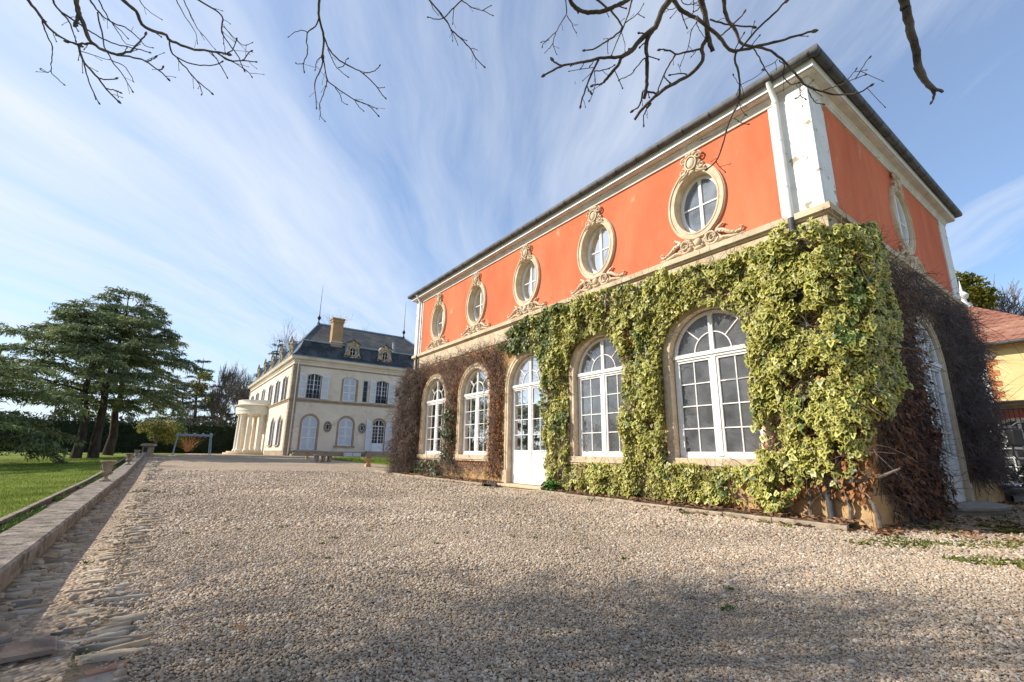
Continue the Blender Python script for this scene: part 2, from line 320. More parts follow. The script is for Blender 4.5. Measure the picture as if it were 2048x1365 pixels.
# grass bed in front of the far house
def blob_bed(name, pts, m, h):
    c = np.mean(pts, axis=0); V = [(c[0], c[1], zg(c[1])+h)]; n = len(pts)
    for k, (x, y) in enumerate(pts): V.append((x, y, zg(y)+h))
    for k, (x, y) in enumerate(pts): V.append((x, y, zg(y)-.02))
    me = MB(); me.v = V; me.f = [[0, 1+k, 1+(k+1) % n] for k in range(n)] + [[1+k, 1+n+k, 1+n+(k+1) % n, 1+(k+1) % n] for k in range(n)]
    return tag(me.build(name, m), kind='structure')
bed = [(9.6, 33.5), (10.2, 31.0), (10.8, 26.0), (11.5, 24.5), (19, 23.0), (24, 25), (24, 37.5), (19, 38.5), (12, 38.2), (10.0, 36.8)]
blob_bed('grass_bed', bed, m_lawn, .05)
m_slab = mat('pale_paving', (.30, .27, .23), (.42, .38, .33), 2, .9, .4, 20, .1)
# soil bed along the orangery wall, in front of it the kerb
def kx(y): return 7.80 if y < 14 else 7.80-.20*(y-14)/6
hgrid('flower_bed', [kx(9)+.08, 8.15, 8.50], lin(2.95, 10.0, 30), lambda x, y: zg(y)+.05+.06*(x-7.8), m_soil)
hgrid('flower_bed', [7.9, 8.15, 8.50], lin(11.95, 19.6, 30), lambda x, y: zg(y)+.06+.10*(x-7.8), m_soil)
# ---------------------------------------------------------------- terrace wall
m_coping = mat('weathered_coping', (.19, .155, .125), (.36, .30, .25), 4.5, .92, .9, 38, .12, c3=(.11, .10, .075), s3=7, p3=(.50, .62), dist=.02, detail=10)
m_wallst = mat('terrace_wall_stone', (.22, .18, .14), (.36, .30, .23), 4, .9, .8, 12, .15, c3=(.13, .12, .07), s3=6, p3=(.5, .65), dist=.04)
tw = empty('terrace_wall', (-.85, 16, zg(16)))
tag(tw, 'long low stone terrace wall with flat coping between lawn and gravel', 'wall')
TY = lin(-5, 37.3, 36)
mb = MB()
mb.grid([[(-.70, y, zg(y)-.3), (-.70, y, zg(y)+.12), (-1.0, y, zg(y)+.12), (-1.0, y, zg(y)-.3)] for y in TY]); mb.build('wall_body', m_wallst, tw)
y = -5.0; first = True
mb = MB()
while y < 37.2:
    ln = random.uniform(1.15, 1.6); y2 = min(37.3, y+ln-.016); dz = random.uniform(-.004, .004); dx = random.uniform(-.004, .004)
    a = [(-.675+dx, .125), (-.675+dx, .205), (-.695+dx, .22), (-1.015+dx, .22), (-1.035+dx, .205), (-1.035+dx, .125)]
    mb.grid([[(px, yy, zg(yy)+pz+dz) for px, pz in a] for yy in (y, y2)]); y += ln
mb.build('coping', m_coping, tw)
kb = MB(); y = -5.0
while y < 37:
    ln = random.uniform(.9, 1.3); y2 = y+ln-.01; dx = random.uniform(-.006, .006)
    kb.grid([[(-1.45+dx, yy, zg(yy)-.2), (-1.45+dx, yy, zg(yy)+.05), (-1.52+dx, yy, zg(yy)+.05), (-1.52+dx, yy, zg(yy)-.25)] for yy in (y, y2)]); y += ln
tag(kb.build('lawn_kerb', m_wallst, bevel=.006), 'thin stone edging strip between the lawn and the weedy strip', 'kerb')
# ---------------------------------------------------------------- cobbled gutter (stones on edge, laid across)
m_cob = bpy.data.materials.new('gutter_stone'); m_cob.use_nodes = True
def stone_rand(m, cols, rough=.85, bump=.5, bs=30, moss=None):
    t = m.node_tree; b = t.nodes['Principled BSDF']; b.inputs['Roughness'].default_value = rough; b.inputs['Specular IOR Level'].default_value = .25
    a = N(t, 'ShaderNodeAttribute', attribute_name='var'); r = N(t, 'ShaderNodeValToRGB'); L(t, a.outputs['Fac'], r.inputs[0]); e = r.color_ramp.elements
    e[0].color = (*cols[0], 1); e[1].color = (*cols[-1], 1)
    for i, c in enumerate(cols[1:-1]): q = e.new((i+1)/(len(cols)-1)); q.color = (*c, 1)
    g = N(t, 'ShaderNodeNewGeometry'); n = N(t, 'ShaderNodeTexNoise', Scale=22., Detail=5.); L(t, g.outputs['Position'], n.inputs['Vector'])
    mr = N(t, 'ShaderNodeMapRange'); L(t, n.outputs[0], mr.inputs[0]); mr.inputs[3].default_value = .6; mr.inputs[4].default_value = 1.4
    hs = N(t, 'ShaderNodeHueSaturation'); L(t, mr.outputs[0], hs.inputs['Value']); L(t, r.outputs[0], hs.inputs['Color']); col = hs.outputs[0]
    if moss:
        n2 = N(t, 'ShaderNodeTexNoise', Scale=2.2, Detail=6., Roughness=.7); L(t, g.outputs['Position'], n2.inputs['Vector'])
        r2 = N(t, 'ShaderNodeValToRGB'); L(t, n2.outputs[0], r2.inputs[0]); r2.color_ramp.elements[0].position = .54; r2.color_ramp.elements[1].position = .64
        mx = N(t, 'ShaderNodeMixRGB'); L(t, r2.outputs[0], mx.inputs[0]); L(t, col, mx.inputs[1]); mx.inputs[2].default_value = (*moss, 1); col = mx.outputs[0]
    L(t, col, b.inputs['Base Color'])
    bp = N(t, 'ShaderNodeBump'); bp.inputs['Strength'].default_value = bump; bp.inputs['Distance'].default_value = .01; nb = N(t, 'ShaderNodeTexNoise', Scale=float(bs), Detail=5.)
    L(t, g.outputs['Position'], nb.inputs['Vector']); L(t, nb.outputs[0], bp.inputs['Height']); L(t, bp.outputs[0], b.inputs['Normal'])
stone_rand(m_cob, [(.27, .20, .13), (.42, .34, .25), (.50, .39, .26), (.24, .21, .18), (.46, .33, .20), (.36, .31, .25), (.56, .48, .36)])
def gutter():
    V = []; F = []; A = []; y = 1.2
    base = [(-1, 0), (-.8, -.6), (-.3, -.95), (.3, -1), (.8, -.7), (1, 0), (.8, .6), (.3, 1), (-.3, .95), (-.8, .7)]; nb = len(base)
    while y < 37:
        w = random.uniform(.028, .070)*(1 if y < 14 else 1.8); x = -.70+random.uniform(-.08, 0)
        edge = -.10+.10*math.sin(y*.9)+random.uniform(-.07, .07)
        while x < edge:
            ln = random.uniform(.10, .32); cx = x+ln/2
            if (cx < -.12 and 2.85 < y < 3.22) or (-.16 < cx and y < 2.95): x += ln; continue
            tt = (cx+.42)/.30; dip = -.035*(1-min(1, tt*tt))+.035*max(0, min(1, (-.50-cx)/.2))
            a = random.gauss(.10, .10); h = random.uniform(.008, .020); cy = y+w/2+random.uniform(-.01, .01)+.10*(cx+.4); z0 = zg(cy)+.012+dip; v = random.random()
            i0 = len(V); tl = random.gauss(0, .04); tw_ = random.gauss(0, .09)
            for lev, sc_, hz_ in ((0, 1.0, -.03), (1, 1.0, h*.55), (2, .88, h*.95)):
                for bx, by in base:
                    px = bx*ln/2*sc_*random.uniform(.80, 1.10); py = by*w/2*sc_*random.uniform(.70, 1.15)
                    V.append((cx+px*math.cos(a)-py*math.sin(a), cy+px*math.sin(a)+py*math.cos(a), z0+hz_+(px*tl+py*tw_)*(lev > 0)+random.uniform(-.005, .005))); A.append(v)
            for q in range(2):
                for k in range(nb): F.append((i0+q*nb+k, i0+q*nb+(k+1) % nb, i0+(q+1)*nb+(k+1) % nb, i0+(q+1)*nb+k))
            V.append((cx, cy, z0+h)); A.append(v); c = len(V)-1
            for k in range(nb): F.append((i0+2*nb+k, i0+2*nb+(k+1) % nb, c, c))
            x += ln+random.uniform(.004, .02)
        y += w+random.uniform(.003, .010)
    tris = [f for f in F if f[2] == f[3]]; quads = [f for f in F if f[2] != f[3]]
    F3 = [(a, b, c) for a, b, c, d in tris]+[(a, b, c) for a, b, c, d in quads]+[(a, c, d) for a, b, c, d in quads]
    return V, F3, A
V_, F_, A_ = gutter()
keep = np.array(V_)
o = np_mesh('cobbled_gutter', V_, F_, m_cob, smooth=False, attrs={'var': A_}); tag(o, kind='structure')
m_gsoil = mat('mossy_joint_soil', (.15, .115, .08), (.25, .19, .13), 6, .95, .8, 30, .1, c3=(.15, .145, .04), s3=2.6, p3=(.56, .70), dist=.02)
hgrid('gutter_bed', [-.70, -.5, -.3, -.12, .0, .10], lin(-3, 37.3, 60), lambda x, y: zg(y)+.012+(.03 if x < -.65 else -.03 if -.6 < x < -.2 else -.030 if x > .05 else -.010 if x > -.05 else 0), m_gsoil)
# drain grate and broken slab at the bottom left
g0 = on_ground(18, 1318); gr = MB()
for k in range(12): gr.box(-.17, .17, -.11+k*.0185, -.11+k*.0185+.0085, 0, .022)
gr.box(-.18, -.17, -.115, .112, 0, .017); gr.box(.17, .18, -.115, .112, 0, .017)
a = .12; T = Matrix.Translation(Vector(g0)+Vector((-.02, 0, .016))) @ Matrix.Rotation(a, 4, 'Z')
gr.v = [tuple(T @ Vector(p)) for p in gr.v]
tag(gr.build('drain_grate', mat('worn_iron_grate', (.17, .12, .095), (.30, .23, .18), 9, .85, .3, 40, .2)), 'slotted metal drain grate set in the cobbled gutter', 'drain grate')
for nm, px, py, sx, sy, zz, mt, lb in (('stone_slab', 195, 1372, .10, .09, .016, m_coping, 'dark grey broken slab lying at the edge of the gravel'), ('clay_tile', 212, 1343, .075, .035, .014, mat('worn_clay', (.26, .13, .08), (.36, .19, .12), 9, .9, .5, 40), 'reddish clay tile fragment half buried behind the grey slab')):
    g0 = on_ground(px, py); s_ = MB(); s_.box(-sx, sx, -sy, sy, -.03, zz); T = Matrix.Translation(g0) @ Matrix.Rotation(.22, 4, 'Z'); s_.v = [tuple(T @ Vector(p)) for p in s_.v]
    tag(s_.build(nm, mt, bevel=.008), lb, 'slab' if nm[0] == 's' else 'tile')
# ---------------------------------------------------------------- kerb in front of the flower bed
kb = MB(); y = 3.3; segs = []
def kerb_run(y0, y1, hgt):
    y = y0
    while y < y1-.05:
        ln = random.uniform(.75, 1.15); y2 = min(y1, y+ln)-.012; j = random.uniform(-.012, .012); hz_ = hgt+random.uniform(-.012, .008)
        kb.grid([[(kx(yy)+j, yy, zg(yy)-.1), (kx(yy)+j+.004, yy, zg(yy)+hz_-.008), (kx(yy)+j+.012, yy, zg(yy)+hz_), (kx(yy)+.085+j, yy, zg(yy)+hz_), (kx(yy)+.095+j, yy, zg(yy)-.1)] for yy in (y, y2)]); y += ln
kerb_run(2.85, 9.75, .085); kerb_run(12.2, 20.6, .10)
m_kerb = mat('mossy_kerb_stone', (.30, .24, .17), (.46, .37, .27), 6, .9, .6, 30, .2, c3=(.16, .14, .08), s3=8, p3=(.54, .66))
tag(kb.build('bed_kerb', m_kerb, bevel=.006), 'low mossy stone kerb edging the bed under the red building', 'kerb')
lg = MB()
for k in range(4):
    yy = 11.78+k*.13; lg.grid([[(kx(yy)+.18+r*math.cos(q)*0+d, yy+.062*math.sin(q), zg(yy)+.03+.10*max(0, math.cos(q))+(.03 if abs(q) < 2 else -.08)) for q in np.linspace(-2.6, 2.6, 9)] for d in (0, .05) for r in (1,)])
tag(lg.build('scalloped_edging', mat('dark_concrete', (.06, .05, .04), (.12, .1, .08), 8, .9, .5, 40)), 'short dark scalloped concrete edging beside the front door step', 'edging')

# ================================================================== ORANGERY
org = empty('red_orangery', (8.5, 2.745, -.96))
tag(org, 'large red stucco building with oval upper windows and tall arched windows', 'building')
WC = [5.07, 8.02, 10.93, 13.90, 16.92]; OC = [5.07, 8.01, 10.99, 13.97, 16.91]
ZO = 5.33; OA, OB = .675, .86
S0, S1 = 2.745, 19.02; X1 = 17.3
def whole(c, z0): return arch(c, 1.0, z0, 2.04, n=24)
low = MB(F1)
holes = [whole(c, -.10) if i != 2 else whole(c, -.80) for i, c in enumerate(WC)]
low.sheet([(S0, -1.25), (S1, -1.25), (S1, 4.0), (S0, 4.0)], holes, 0)
low.T = F2; low.sheet([(8.5, -1.25), (X1, -1.25), (X1, 4.0), (8.5, 4.0)], [whole(12.98, -.80)], 0)
low.build('lower_wall', m_ochre, org)
for T_, a_, b_, z_ in ((F1, S0, 9.82, -.42), (F1, 12.03, S1, -.42), (F2, 8.465, 11.85, -.50), (F2, 14.12, X1+.03, -.50)): MB(T_).box(a_, b_, -1.25, z_, 0, .035).build('plinth', m_ochre, org, bevel=.01)
up = MB(F1)
up.sheet([(S0, 4.0), (S1, 4.0), (S1, 7.0), (S0, 7.0)], [ell(c, ZO, OA-.06, OB-.06) for c in OC], 0)
up.T = F2; up.sheet([(8.5, 4.0), (X1, 4.0), (X1, 7.0), (8.5, 7.0)], [ell(12.98, ZO+.04, OA-.06, OB-.06)], 0)
up.build('upper_wall', m_red, org)
bk = MB()
bk.box(8.75, X1-.02, S1-.02, S1+.02, -1.25, 6.95); bk.box(X1-.04, X1, S0, S1, -1.25, 6.95)
bk.build('rear_wall', m_ochre, org)
it = MB(); it.box(15.0, 15.05, S0+.3, S1-.3, -.9, 4.0); it.box(9.0, 15.0, S1-.5, S1-.45, -.9, 4.0); it.build('interior_wall', m_inner, org)
it = MB(); it.box(8.72, 15.0, S0+.25, S1-.3, -.95, -.78); it.build('interior_floor', mat('interior_tiles', (.32, .24, .18), (.40, .31, .24), 2, .6, 0), org)
it = MB(); it.box(8.72, 15.0, S0+.25, S1-.3, 3.6, 3.66); it.build('ceiling', m_inner, org)
# pilasters
for T_, bx in ((F1, [(S0-.03, 3.08, .05), (3.08, 3.42, .022)]), (F1, [(18.72, S1+.03, .05), (18.44, 18.72, .022)]), (F2, [(8.53, 9.08, .03)]), (F2, [(16.62, X1+.03, .03)])):
    pw = MB(T_)
    for a_, b_, d_ in bx: pw.box(a_, b_, 4.2, 6.70, -.02, d_)
    pw.build('corner_pilaster', m_peel, org)
# string band, frieze under it
bn = MB(); bn.rect_sweep(8.5, X1, S0, S1, [(0, 4.02), (.07, 4.045), (.07, 4.07), (.12, 4.085), (.12, 4.20), (.09, 4.215), (.02, 4.235), (-.05, 4.235)]); bn.build('string_course', m_stone2, org, label='weathered limestone string course below the red wall')
bn = MB(); bn.rect_sweep(8.5, X1, S0, S1, [(-.02, 3.58), (.03, 3.58), (.03, 4.02), (-.02, 4.02)]); bn.build('stone_frieze', m_stone2, org)
# cornice, gutter, roof
cn = MB(); cn.rect_sweep(8.5, X1, S0, S1, [(-.05, 6.56), (.035, 6.56), (.035, 6.60), (.055, 6.62), (.055, 6.66), (.09, 6.70), (.09, 6.73), (.205, 6.735), (.205, 6.755), (.225, 6.755), (.225, 6.87), (.245, 6.885), (.245, 6.90), (-.05, 6.92)]); cn.build('cornice', m_cornice, org)
fa = MB(); fa.rect_sweep(8.5, X1, S0, S1, [(.226, 6.757), (.238, 6.757), (.238, 6.872), (.226, 6.872)]); fa.build('fascia', m_white, org)
gu = MB(); gu.rect_sweep(8.5, X1, S0, S1, [(.24, 6.93)]+[(.315+.078*math.cos(PI+PI*k/8), 6.95+.078*math.sin(PI+PI*k/8)) for k in range(9)]+[(.393, 7.0), (.38, 7.0), (.38, 6.95), (.25, 6.95)]); 
gt = gu.build('gutter', m_zinc, org, smooth=True)
def bracket(T_, s_):
    cl = MB(T_); cl.grid([[(s_+e, 6.95+(.084)*math.sin(PI+PI*q/8), .315+.084*math.cos(PI+PI*q/8)) for q in range(9)] for e in (0, .035)], closed=False, cap=False); cl.build('gutter_bracket', m_dark, gt)
for k in range(27): bracket(F1, S0-.25+k*.63)
for k in range(19): bracket(F2, 8.25+k*.5)
rf = MB(); rf.v = []; e_ = .34
r_ = [(8.5-e_, S0-e_, 7.0), (X1+e_, S0-e_, 7.0), (X1+e_, S1+e_, 7.0), (8.5-e_, S1+e_, 7.0)]
rf.v = r_+[(12.9, 7.1, 8.6), (12.9, 14.6, 8.6)]+[(p[0], p[1], 6.96) for p in r_]
rf.f = [[0, 1, 4], [1, 2, 5, 4], [2, 3, 5], [3, 0, 4, 5], [0, 6, 7, 1], [1, 7, 8, 2], [2, 8, 9, 3], [3, 9, 6, 0], [6, 9, 8, 7]]
rf.build('roof', m_slate, org)
# downpipes
def pipe(name, s_, z0, z1, d=.11):
    p = MB(); p.tube([F1(s_, 4.0, d), F1(s_, 6.45, d), F1(s_, 6.60, d), F1(s_, 6.90, .30)], .052, 12)
    for z in (4.75, 5.7, 6.5): p.tube([F1(s_, z, d), F1(s_, z+.05, d)], .060, 12)
    o = p.build(name, m_white, org, smooth=True)
    q = MB(); q.tube([F1(s_, z0, d), F1(s_, 4.14, d)], .055, 12); q.build('pipe_foot', m_zinc, o, smooth=True); return o
pipe('downpipe', 3.24, -.95, 7); pipe('downpipe', 18.62, -.8, 7)

def glaz(mb_, c, w, z0, zt, nr, door=False, d=-.14, t=.022):
    """white frame: c centre, w half width, z0 bottom, zt spring line"""
    dd = (d-.03, d+.03)
    mb_.ring(arch(c, w, z0, zt, n=24), arch(c, w-.065, z0+.075, zt, n=24), *dd)                 # outer frame (closed ring)
    mb_.box(c-w+.03, c+w-.03, zt-.07, zt+.045, d-.045, d+.05); mb_.box(c-w, c+w, zt-.02, zt+.06, d-.03, d+.075)
    mb_.box(c-.055, c+.055, z0+.04, zt-.05, d-.04, d+.045)
    mb_.box(c-.045, c+.045, zt+.04, zt+w-.04, d-.03, d+.035)
    r = w*.46                                                                          # fanlight: inner arc and two spokes per side
    n = 16; mb_.ring([(c-r*math.cos(PI*k/n), zt+.05+r*math.sin(PI*k/n)) for k in range(n+1)], [(c-(r-t)*math.cos(PI*k/n), zt+.05+(r-t)*math.sin(PI*k/n)) for k in range(n+1)], d-.015, d+.018, closed=False)
    for a in (R(45), R(135)):
        ca, sa = math.cos(a), math.sin(a); q = t/2
        mb_.prism([(c+r*ca-q*sa, zt+.04+r*sa+q*ca), (c+r*ca+q*sa, zt+.04+r*sa-q*ca), (c+(w-.05)*ca+q*sa, zt+.02+(w-.05)*sa-q*ca), (c+(w-.05)*ca-q*sa, zt+.02+(w-.05)*sa+q*ca)], d-.015, d+.018)
    zb = z0+.05; zg0 = zb
    if door: zg0 = z0+.88
    for sgn in (-1, 1):
        a0, a1 = sorted((c+sgn*.05, c+sgn*(w-.055)))
        mb_.ring([(a0, zb), (a1, zb), (a1, zt-.06), (a0, zt-.06)], [(a0+.055, zg0+.07), (a1-.055, zg0+.07), (a1-.055, zt-.115), (a0+.055, zt-.115)], d-.022, d+.026)
        mid = (a0+a1)/2; mb_.box(mid-t/2, mid+t/2, zg0+.07, zt-.115, d-.012, d+.016)
        for k in range(1, nr): z = zg0+.07+(zt-.185-zg0)*k/nr; mb_.box(a0+.055, a1-.055, z-t/2, z+t/2, d-.0125, d+.0165)
        if door:
            mb_.box(a0+.05, a1-.05, zb+.05, zg0+.02, d-.02, d+.006)
            for q in (a0+.09, mid+.02):
                mb_.ring([(q, zb+.18), (q+(a1-a0)/2-.11, zb+.18), (q+(a1-a0)/2-.11, zg0-.02), (q, zg0-.02)], [(q+.02, zb+.20), (q+(a1-a0)/2-.13, zb+.20), (q+(a1-a0)/2-.13, zg0-.04), (q+.02, zg0-.04)], d, d+.022)
def panes(c, w, z0, zt, T, parent, m, d=-.145, n=24):
    p = MB(T); p.sheet(arch(c, w-.04, z0, zt, n=n), [], d); return p.build('pane', m, parent)
def surround(c, zb, T, parent, door=False):
    s = MB(T); n = 24
    s.ring(arch(c, 1.08, zb, 2.04, n=n), arch(c, .905, zb, 2.04, n=n), -.18, .045, closed=False)
    s.ring(arch(c, 1.055, zb, 2.04, n=n), arch(c, .985, zb, 2.04, n=n), .045, .062, closed=False)
    if door:
        for a in (-1, 1): s.box(*sorted((c+a*.90, c+a*1.12)), -.95, -.44, -.19, .075)
    return s.build('stone_surround', m_stone, parent)
for i, c in enumerate(WC):
    door = i == 2; f = MB(F1); glaz(f, c, .885, .0 if not door else -.80, 2.04, 4, door)
    w = f.build('arched_door' if door else 'arched_window', m_white, org, bevel=.004)
    panes(c, .885, .03 if not door else .05, 2.04, F1, w, m_glass)
    surround(c, -.0 if not door else -.80, F1, w, door)
    if door:
        h = MB(F1); h.tube([F1(c-.02, .12, -.06), F1(c-.12, .12, -.05)], .010, 6); h.T = ID; h.build('handle', m_dark, w)
    else:
        s = MB(F1); s.box(c-1.13, c+1.13, -.15, .0, -.18, .11); s.box(c-1.10, c+1.10, -.20, -.15, -.10, .085); s.build('sill', m_stone2, w, bevel=.01)
# side door
f = MB(F2); glaz(f, 12.98, .885, -.80, 2.04, 4, True, d=-.045); w = f.build('arched_door', m_white, org, bevel=.004, label='arched white door in the shaded short side')
panes(12.98, .885, .05, 2.04, F2, w, m_glass, d=-.05); surround(12.98, -.80, F2, w, True)
# steps
st = MB(F1); st.box(9.86, 12.0, -1.1, -.875, 0, .33); st.box(9.84, 12.02, -.875, -.805, 0, .37); st.build('door_step', m_stone2, org, bevel=.02)
tag(MB().tube([(8.02, 9.78, zg(9.8)+.06), (8.22, 9.74, zg(9.8)+.06)], [.085, .08], 12).build('stone_block', m_stone, smooth=True, bevel=.01), 'rounded pale stone lying at the near end of the door step', 'stone')
st = MB(); n = 20
def dome(r0, r1, z0, z1): 
    st.grid([[(12.98+rx*math.cos(PI+PI*k/n), 2.72+ry*math.sin(PI+PI*k/n), z) for k in range(n+1)] for rx, ry, z in ((r0, r1, z0), (r0, r1, z1))])
dome(1.20, .66, -1.1, -.86); dome(1.26, .72, -.86, -.80)
st.build('side_door_step', mat('worn_step_stone', (.30, .26, .22), (.44, .39, .34), 5, .9, .5, 25), org, bevel=.012)
# oval windows
def spiral(mb_, cs, cz, r0, a0, turns, sgn, rad, d, T, n=26):
    pts = []; rr = []
    for k in range(n+1):
        t = k/n; r = r0*(1-t)**.8+.012; a = a0+sgn*turns*2*PI*t
        pts.append(T(cs+r*math.cos(a), cz+r*math.sin(a), d+.02*math.sin(t*PI))); rr.append(rad*(1-.55*t))
    o = mb_.T; mb_.T = ID; mb_.tube(pts, rr, 6); mb_.T = o
def path(mb_, pts, rad, T):
    o = mb_.T; mb_.T = ID; mb_.tube([T(*p) for p in pts], rad, 6); mb_.T = o
def bump_(mb_, s_, z_, d_, a, b, c, T):
    o = mb_.T; mb_.T = ID; rows = []
    for i in range(1, 6):
        th = PI*i/6-PI/2; rows.append([T(s_+a*math.cos(th)*math.cos(2*PI*k/10), z_+b*math.sin(th), d_+c*math.cos(th)*math.sin(2*PI*k/10)) for k in range(10)])
    mb_.grid(rows); mb_.T = o
def crest(c, z, T, parent, k=1.0):
    m = MB(T)
    bump_(m, c, z, .06, .11*k, .14*k, .08, T)
    for q in range(14):
        a = 2*PI*q/14; bump_(m, c+.155*k*math.cos(a), z+.185*k*math.sin(a), .05, .036, .036, .03, T)
    m.T = T; m.ring(ell(c, z, .14*k, .17*k, 18), ell(c, z, .115*k, .145*k, 18), .03, .12)
    for s in (-1, 1):
        spiral(m, c+s*.17*k, z+.13*k, .075*k, PI/2, 1.3, -s, .026, .06, T, 14)
        spiral(m, c+s*.22*k, z-.13*k, .085*k, PI/2, 1.3, s, .028, .06, T, 14)
        path(m, [(c+s*.10*k, z-.18*k, .06), (c+s*.2*k, z-.25*k, .06), (c+s*.30*k, z-.27*k, .05), (c+s*.36*k, z-.33*k, .04)], [.03, .035, .025, .01], T)
        bump_(m, c+s*.08*k, z+.22*k, .06, .06, .045, .05, T); bump_(m, c+s*.30*k, z-.22*k, .06, .045, .035, .04, T)
    bump_(m, c, z+.24*k, .06, .05, .05, .05, T); bump_(m, c, z-.2*k, .06, .07, .05, .05, T)
    m.T = T; m.prism(ell(c, z-.03, .19*k, .22*k, 16), .0, .04)
    return m.build('carved_crest', m_stone, parent, smooth=True, angle=60)
def scrolls(c, z, T, parent):
    m = MB(T)
    for s in (-1, 1):
        spiral(m, c+s*.30, z+.155, .155, R(200) if s < 0 else R(-20), 1.7, -s if s > 0 else 1, .035, .055, T, 30)
        spiral(m, c+s*.30, z+.155, .10, R(30), 1.2, s, .02, .07, T, 20)
        path(m, [(c+s*.40, z+.27, .05), (c+s*.55, z+.22, .06), (c+s*.68, z+.12, .06), (c+s*.80, z+.07, .05), (c+s*.90, z+.09, .05), (c+s*.95, z+.15, .045), (c+s*.89, z+.19, .04)], [.035, .045, .04, .034, .03, .026, .012], T)
        path(m, [(c+s*.36, z+.03, .04), (c+s*.55, z+.07, .05), (c+s*.72, z+.03, .05), (c+s*.86, z+.02, .04), (c+s*.97, z+.03, .03)], [.025, .035, .03, .02, .01], T)
        path(m, [(c+s*.42, z+.29, .05), (c+s*.50, z+.34, .05), (c+s*.56, z+.38, .04), (c+s*.60, z+.35, .04)], [.03, .03, .022, .01], T)
        for q in range(7): bump_(m, c+s*(.44+.065*q), z+.235-.028*q, .075, .034, .026, .03, T)
        for q in range(4): bump_(m, c+s*(.10+.03*q), z+.07+.06*q, .06, .03, .03, .035, T)
    bump_(m, c, z+.15, .07, .085, .095, .07, T); bump_(m, c, z+.04, .06, .10, .04, .05, T); bump_(m, c, z+.27, .05, .12, .035, .04, T)
    m.T = T; m.prism([(c-.62, z-.01), (c+.62, z-.01), (c+.42, z+.22), (c+.2, z+.28), (c-.2, z+.28), (c-.42, z+.22)], .0, .035)
    return m.build('carved_scroll', m_stone, parent, smooth=True, angle=60)
def oval_window(c, z, T, d=-.20):
    f = MB(T)
    f.ring(ell(c, z, .50, .685, 36), ell(c, z, .43, .615, 36), d-.03, d+.04)
    f.box(c-.035, c+.035, z-.65, z+.65, d-.02, d+.03); f.box(c-.47, c+.47, z-.015, z+.015, d-.015, d+.022)
    w = f.build('oval_window', m_white, org, bevel=.004)
    p = MB(T); p.sheet(ell(c, z, .49, .675, 36), [], d-.003); p.build('pane', m_glass_hi, w)
    s = MB(T); s.ring(ell(c, z, OA, OB, 40), ell(c, z, .505, .69, 40), -.24, .05); s.ring(ell(c, z, OA-.02, OB-.02, 40), ell(c, z, OA-.055, OB-.055, 40), .05, .07); s.ring(ell(c, z, .545, .73, 40), ell(c, z, .51, .695, 40), .05, .06)
    s.build('stone_surround', m_stone, w, smooth=True, angle=35)
    crest(c, z+.92, T, w); scrolls(c, 4.235, T, w)
for c in OC: oval_window(c, ZO, F1)
oval_window(12.98, ZO+.05, F2, -.045)
# ================================================================== CLIMBERS
IVY1 = [(2.95, -.35), (2.66, .2), (2.50, 1.0), (2.40, 2.0), (2.3, 3.0), (2.35, 3.6), (2.7, 3.76), (3.2, 3.83), (5, 3.84), (7.7, 3.96), (9.6, 4.03), (11, 4.0), (11.9, 3.68), (12.1, 3.3), (11.5, 3.0), (11.0, 3.16), (10.5, 3.0), (10.15, 2.5), (10.1, 1.4), (9.98, .3), (9.9, -.4), (9.6, -.72), (7.9, -.86), (5.4, -.82), (4.1, -.80), (3.75, -.55), (3.0, -.30)]
IVY2 = [(8.3, .7), (8.3, 3.75), (9.1, 3.82), (10.2, 3.86), (10.7, 3.6), (10.25, 2.9), (10.3, 2.3), (9.4, 1.9), (9.4, 1.2), (9.0, .9), (8.7, .7)]
def in_arch(s, z, c, w, zb, zs=2.04): return ((np.abs(s-c) < w) & (z > zb) & (z < zs)) | (((s-c)**2+(z-zs)**2 < w*w) & (z >= zs))
def n2(s, z, f, seed): return np.array([mnoise.noise(Vector((a*f, b*f, seed))) for a, b in zip(s, z)])
def fill(poly, n, test):
    P = np.array(poly); lo = P.min(0)-.1; hi = P.max(0)+.1
    s = rng.uniform(lo[0], hi[0], n); z = rng.uniform(lo[1], hi[1], n)
    j = n2(s, z, 2.2, 3.3)*.22; j2 = n2(s, z, 2.2, 9.1)*.22
    k = inpoly(s+j, z+j2, poly); k &= test(s, z, j); return s[k], z[k]
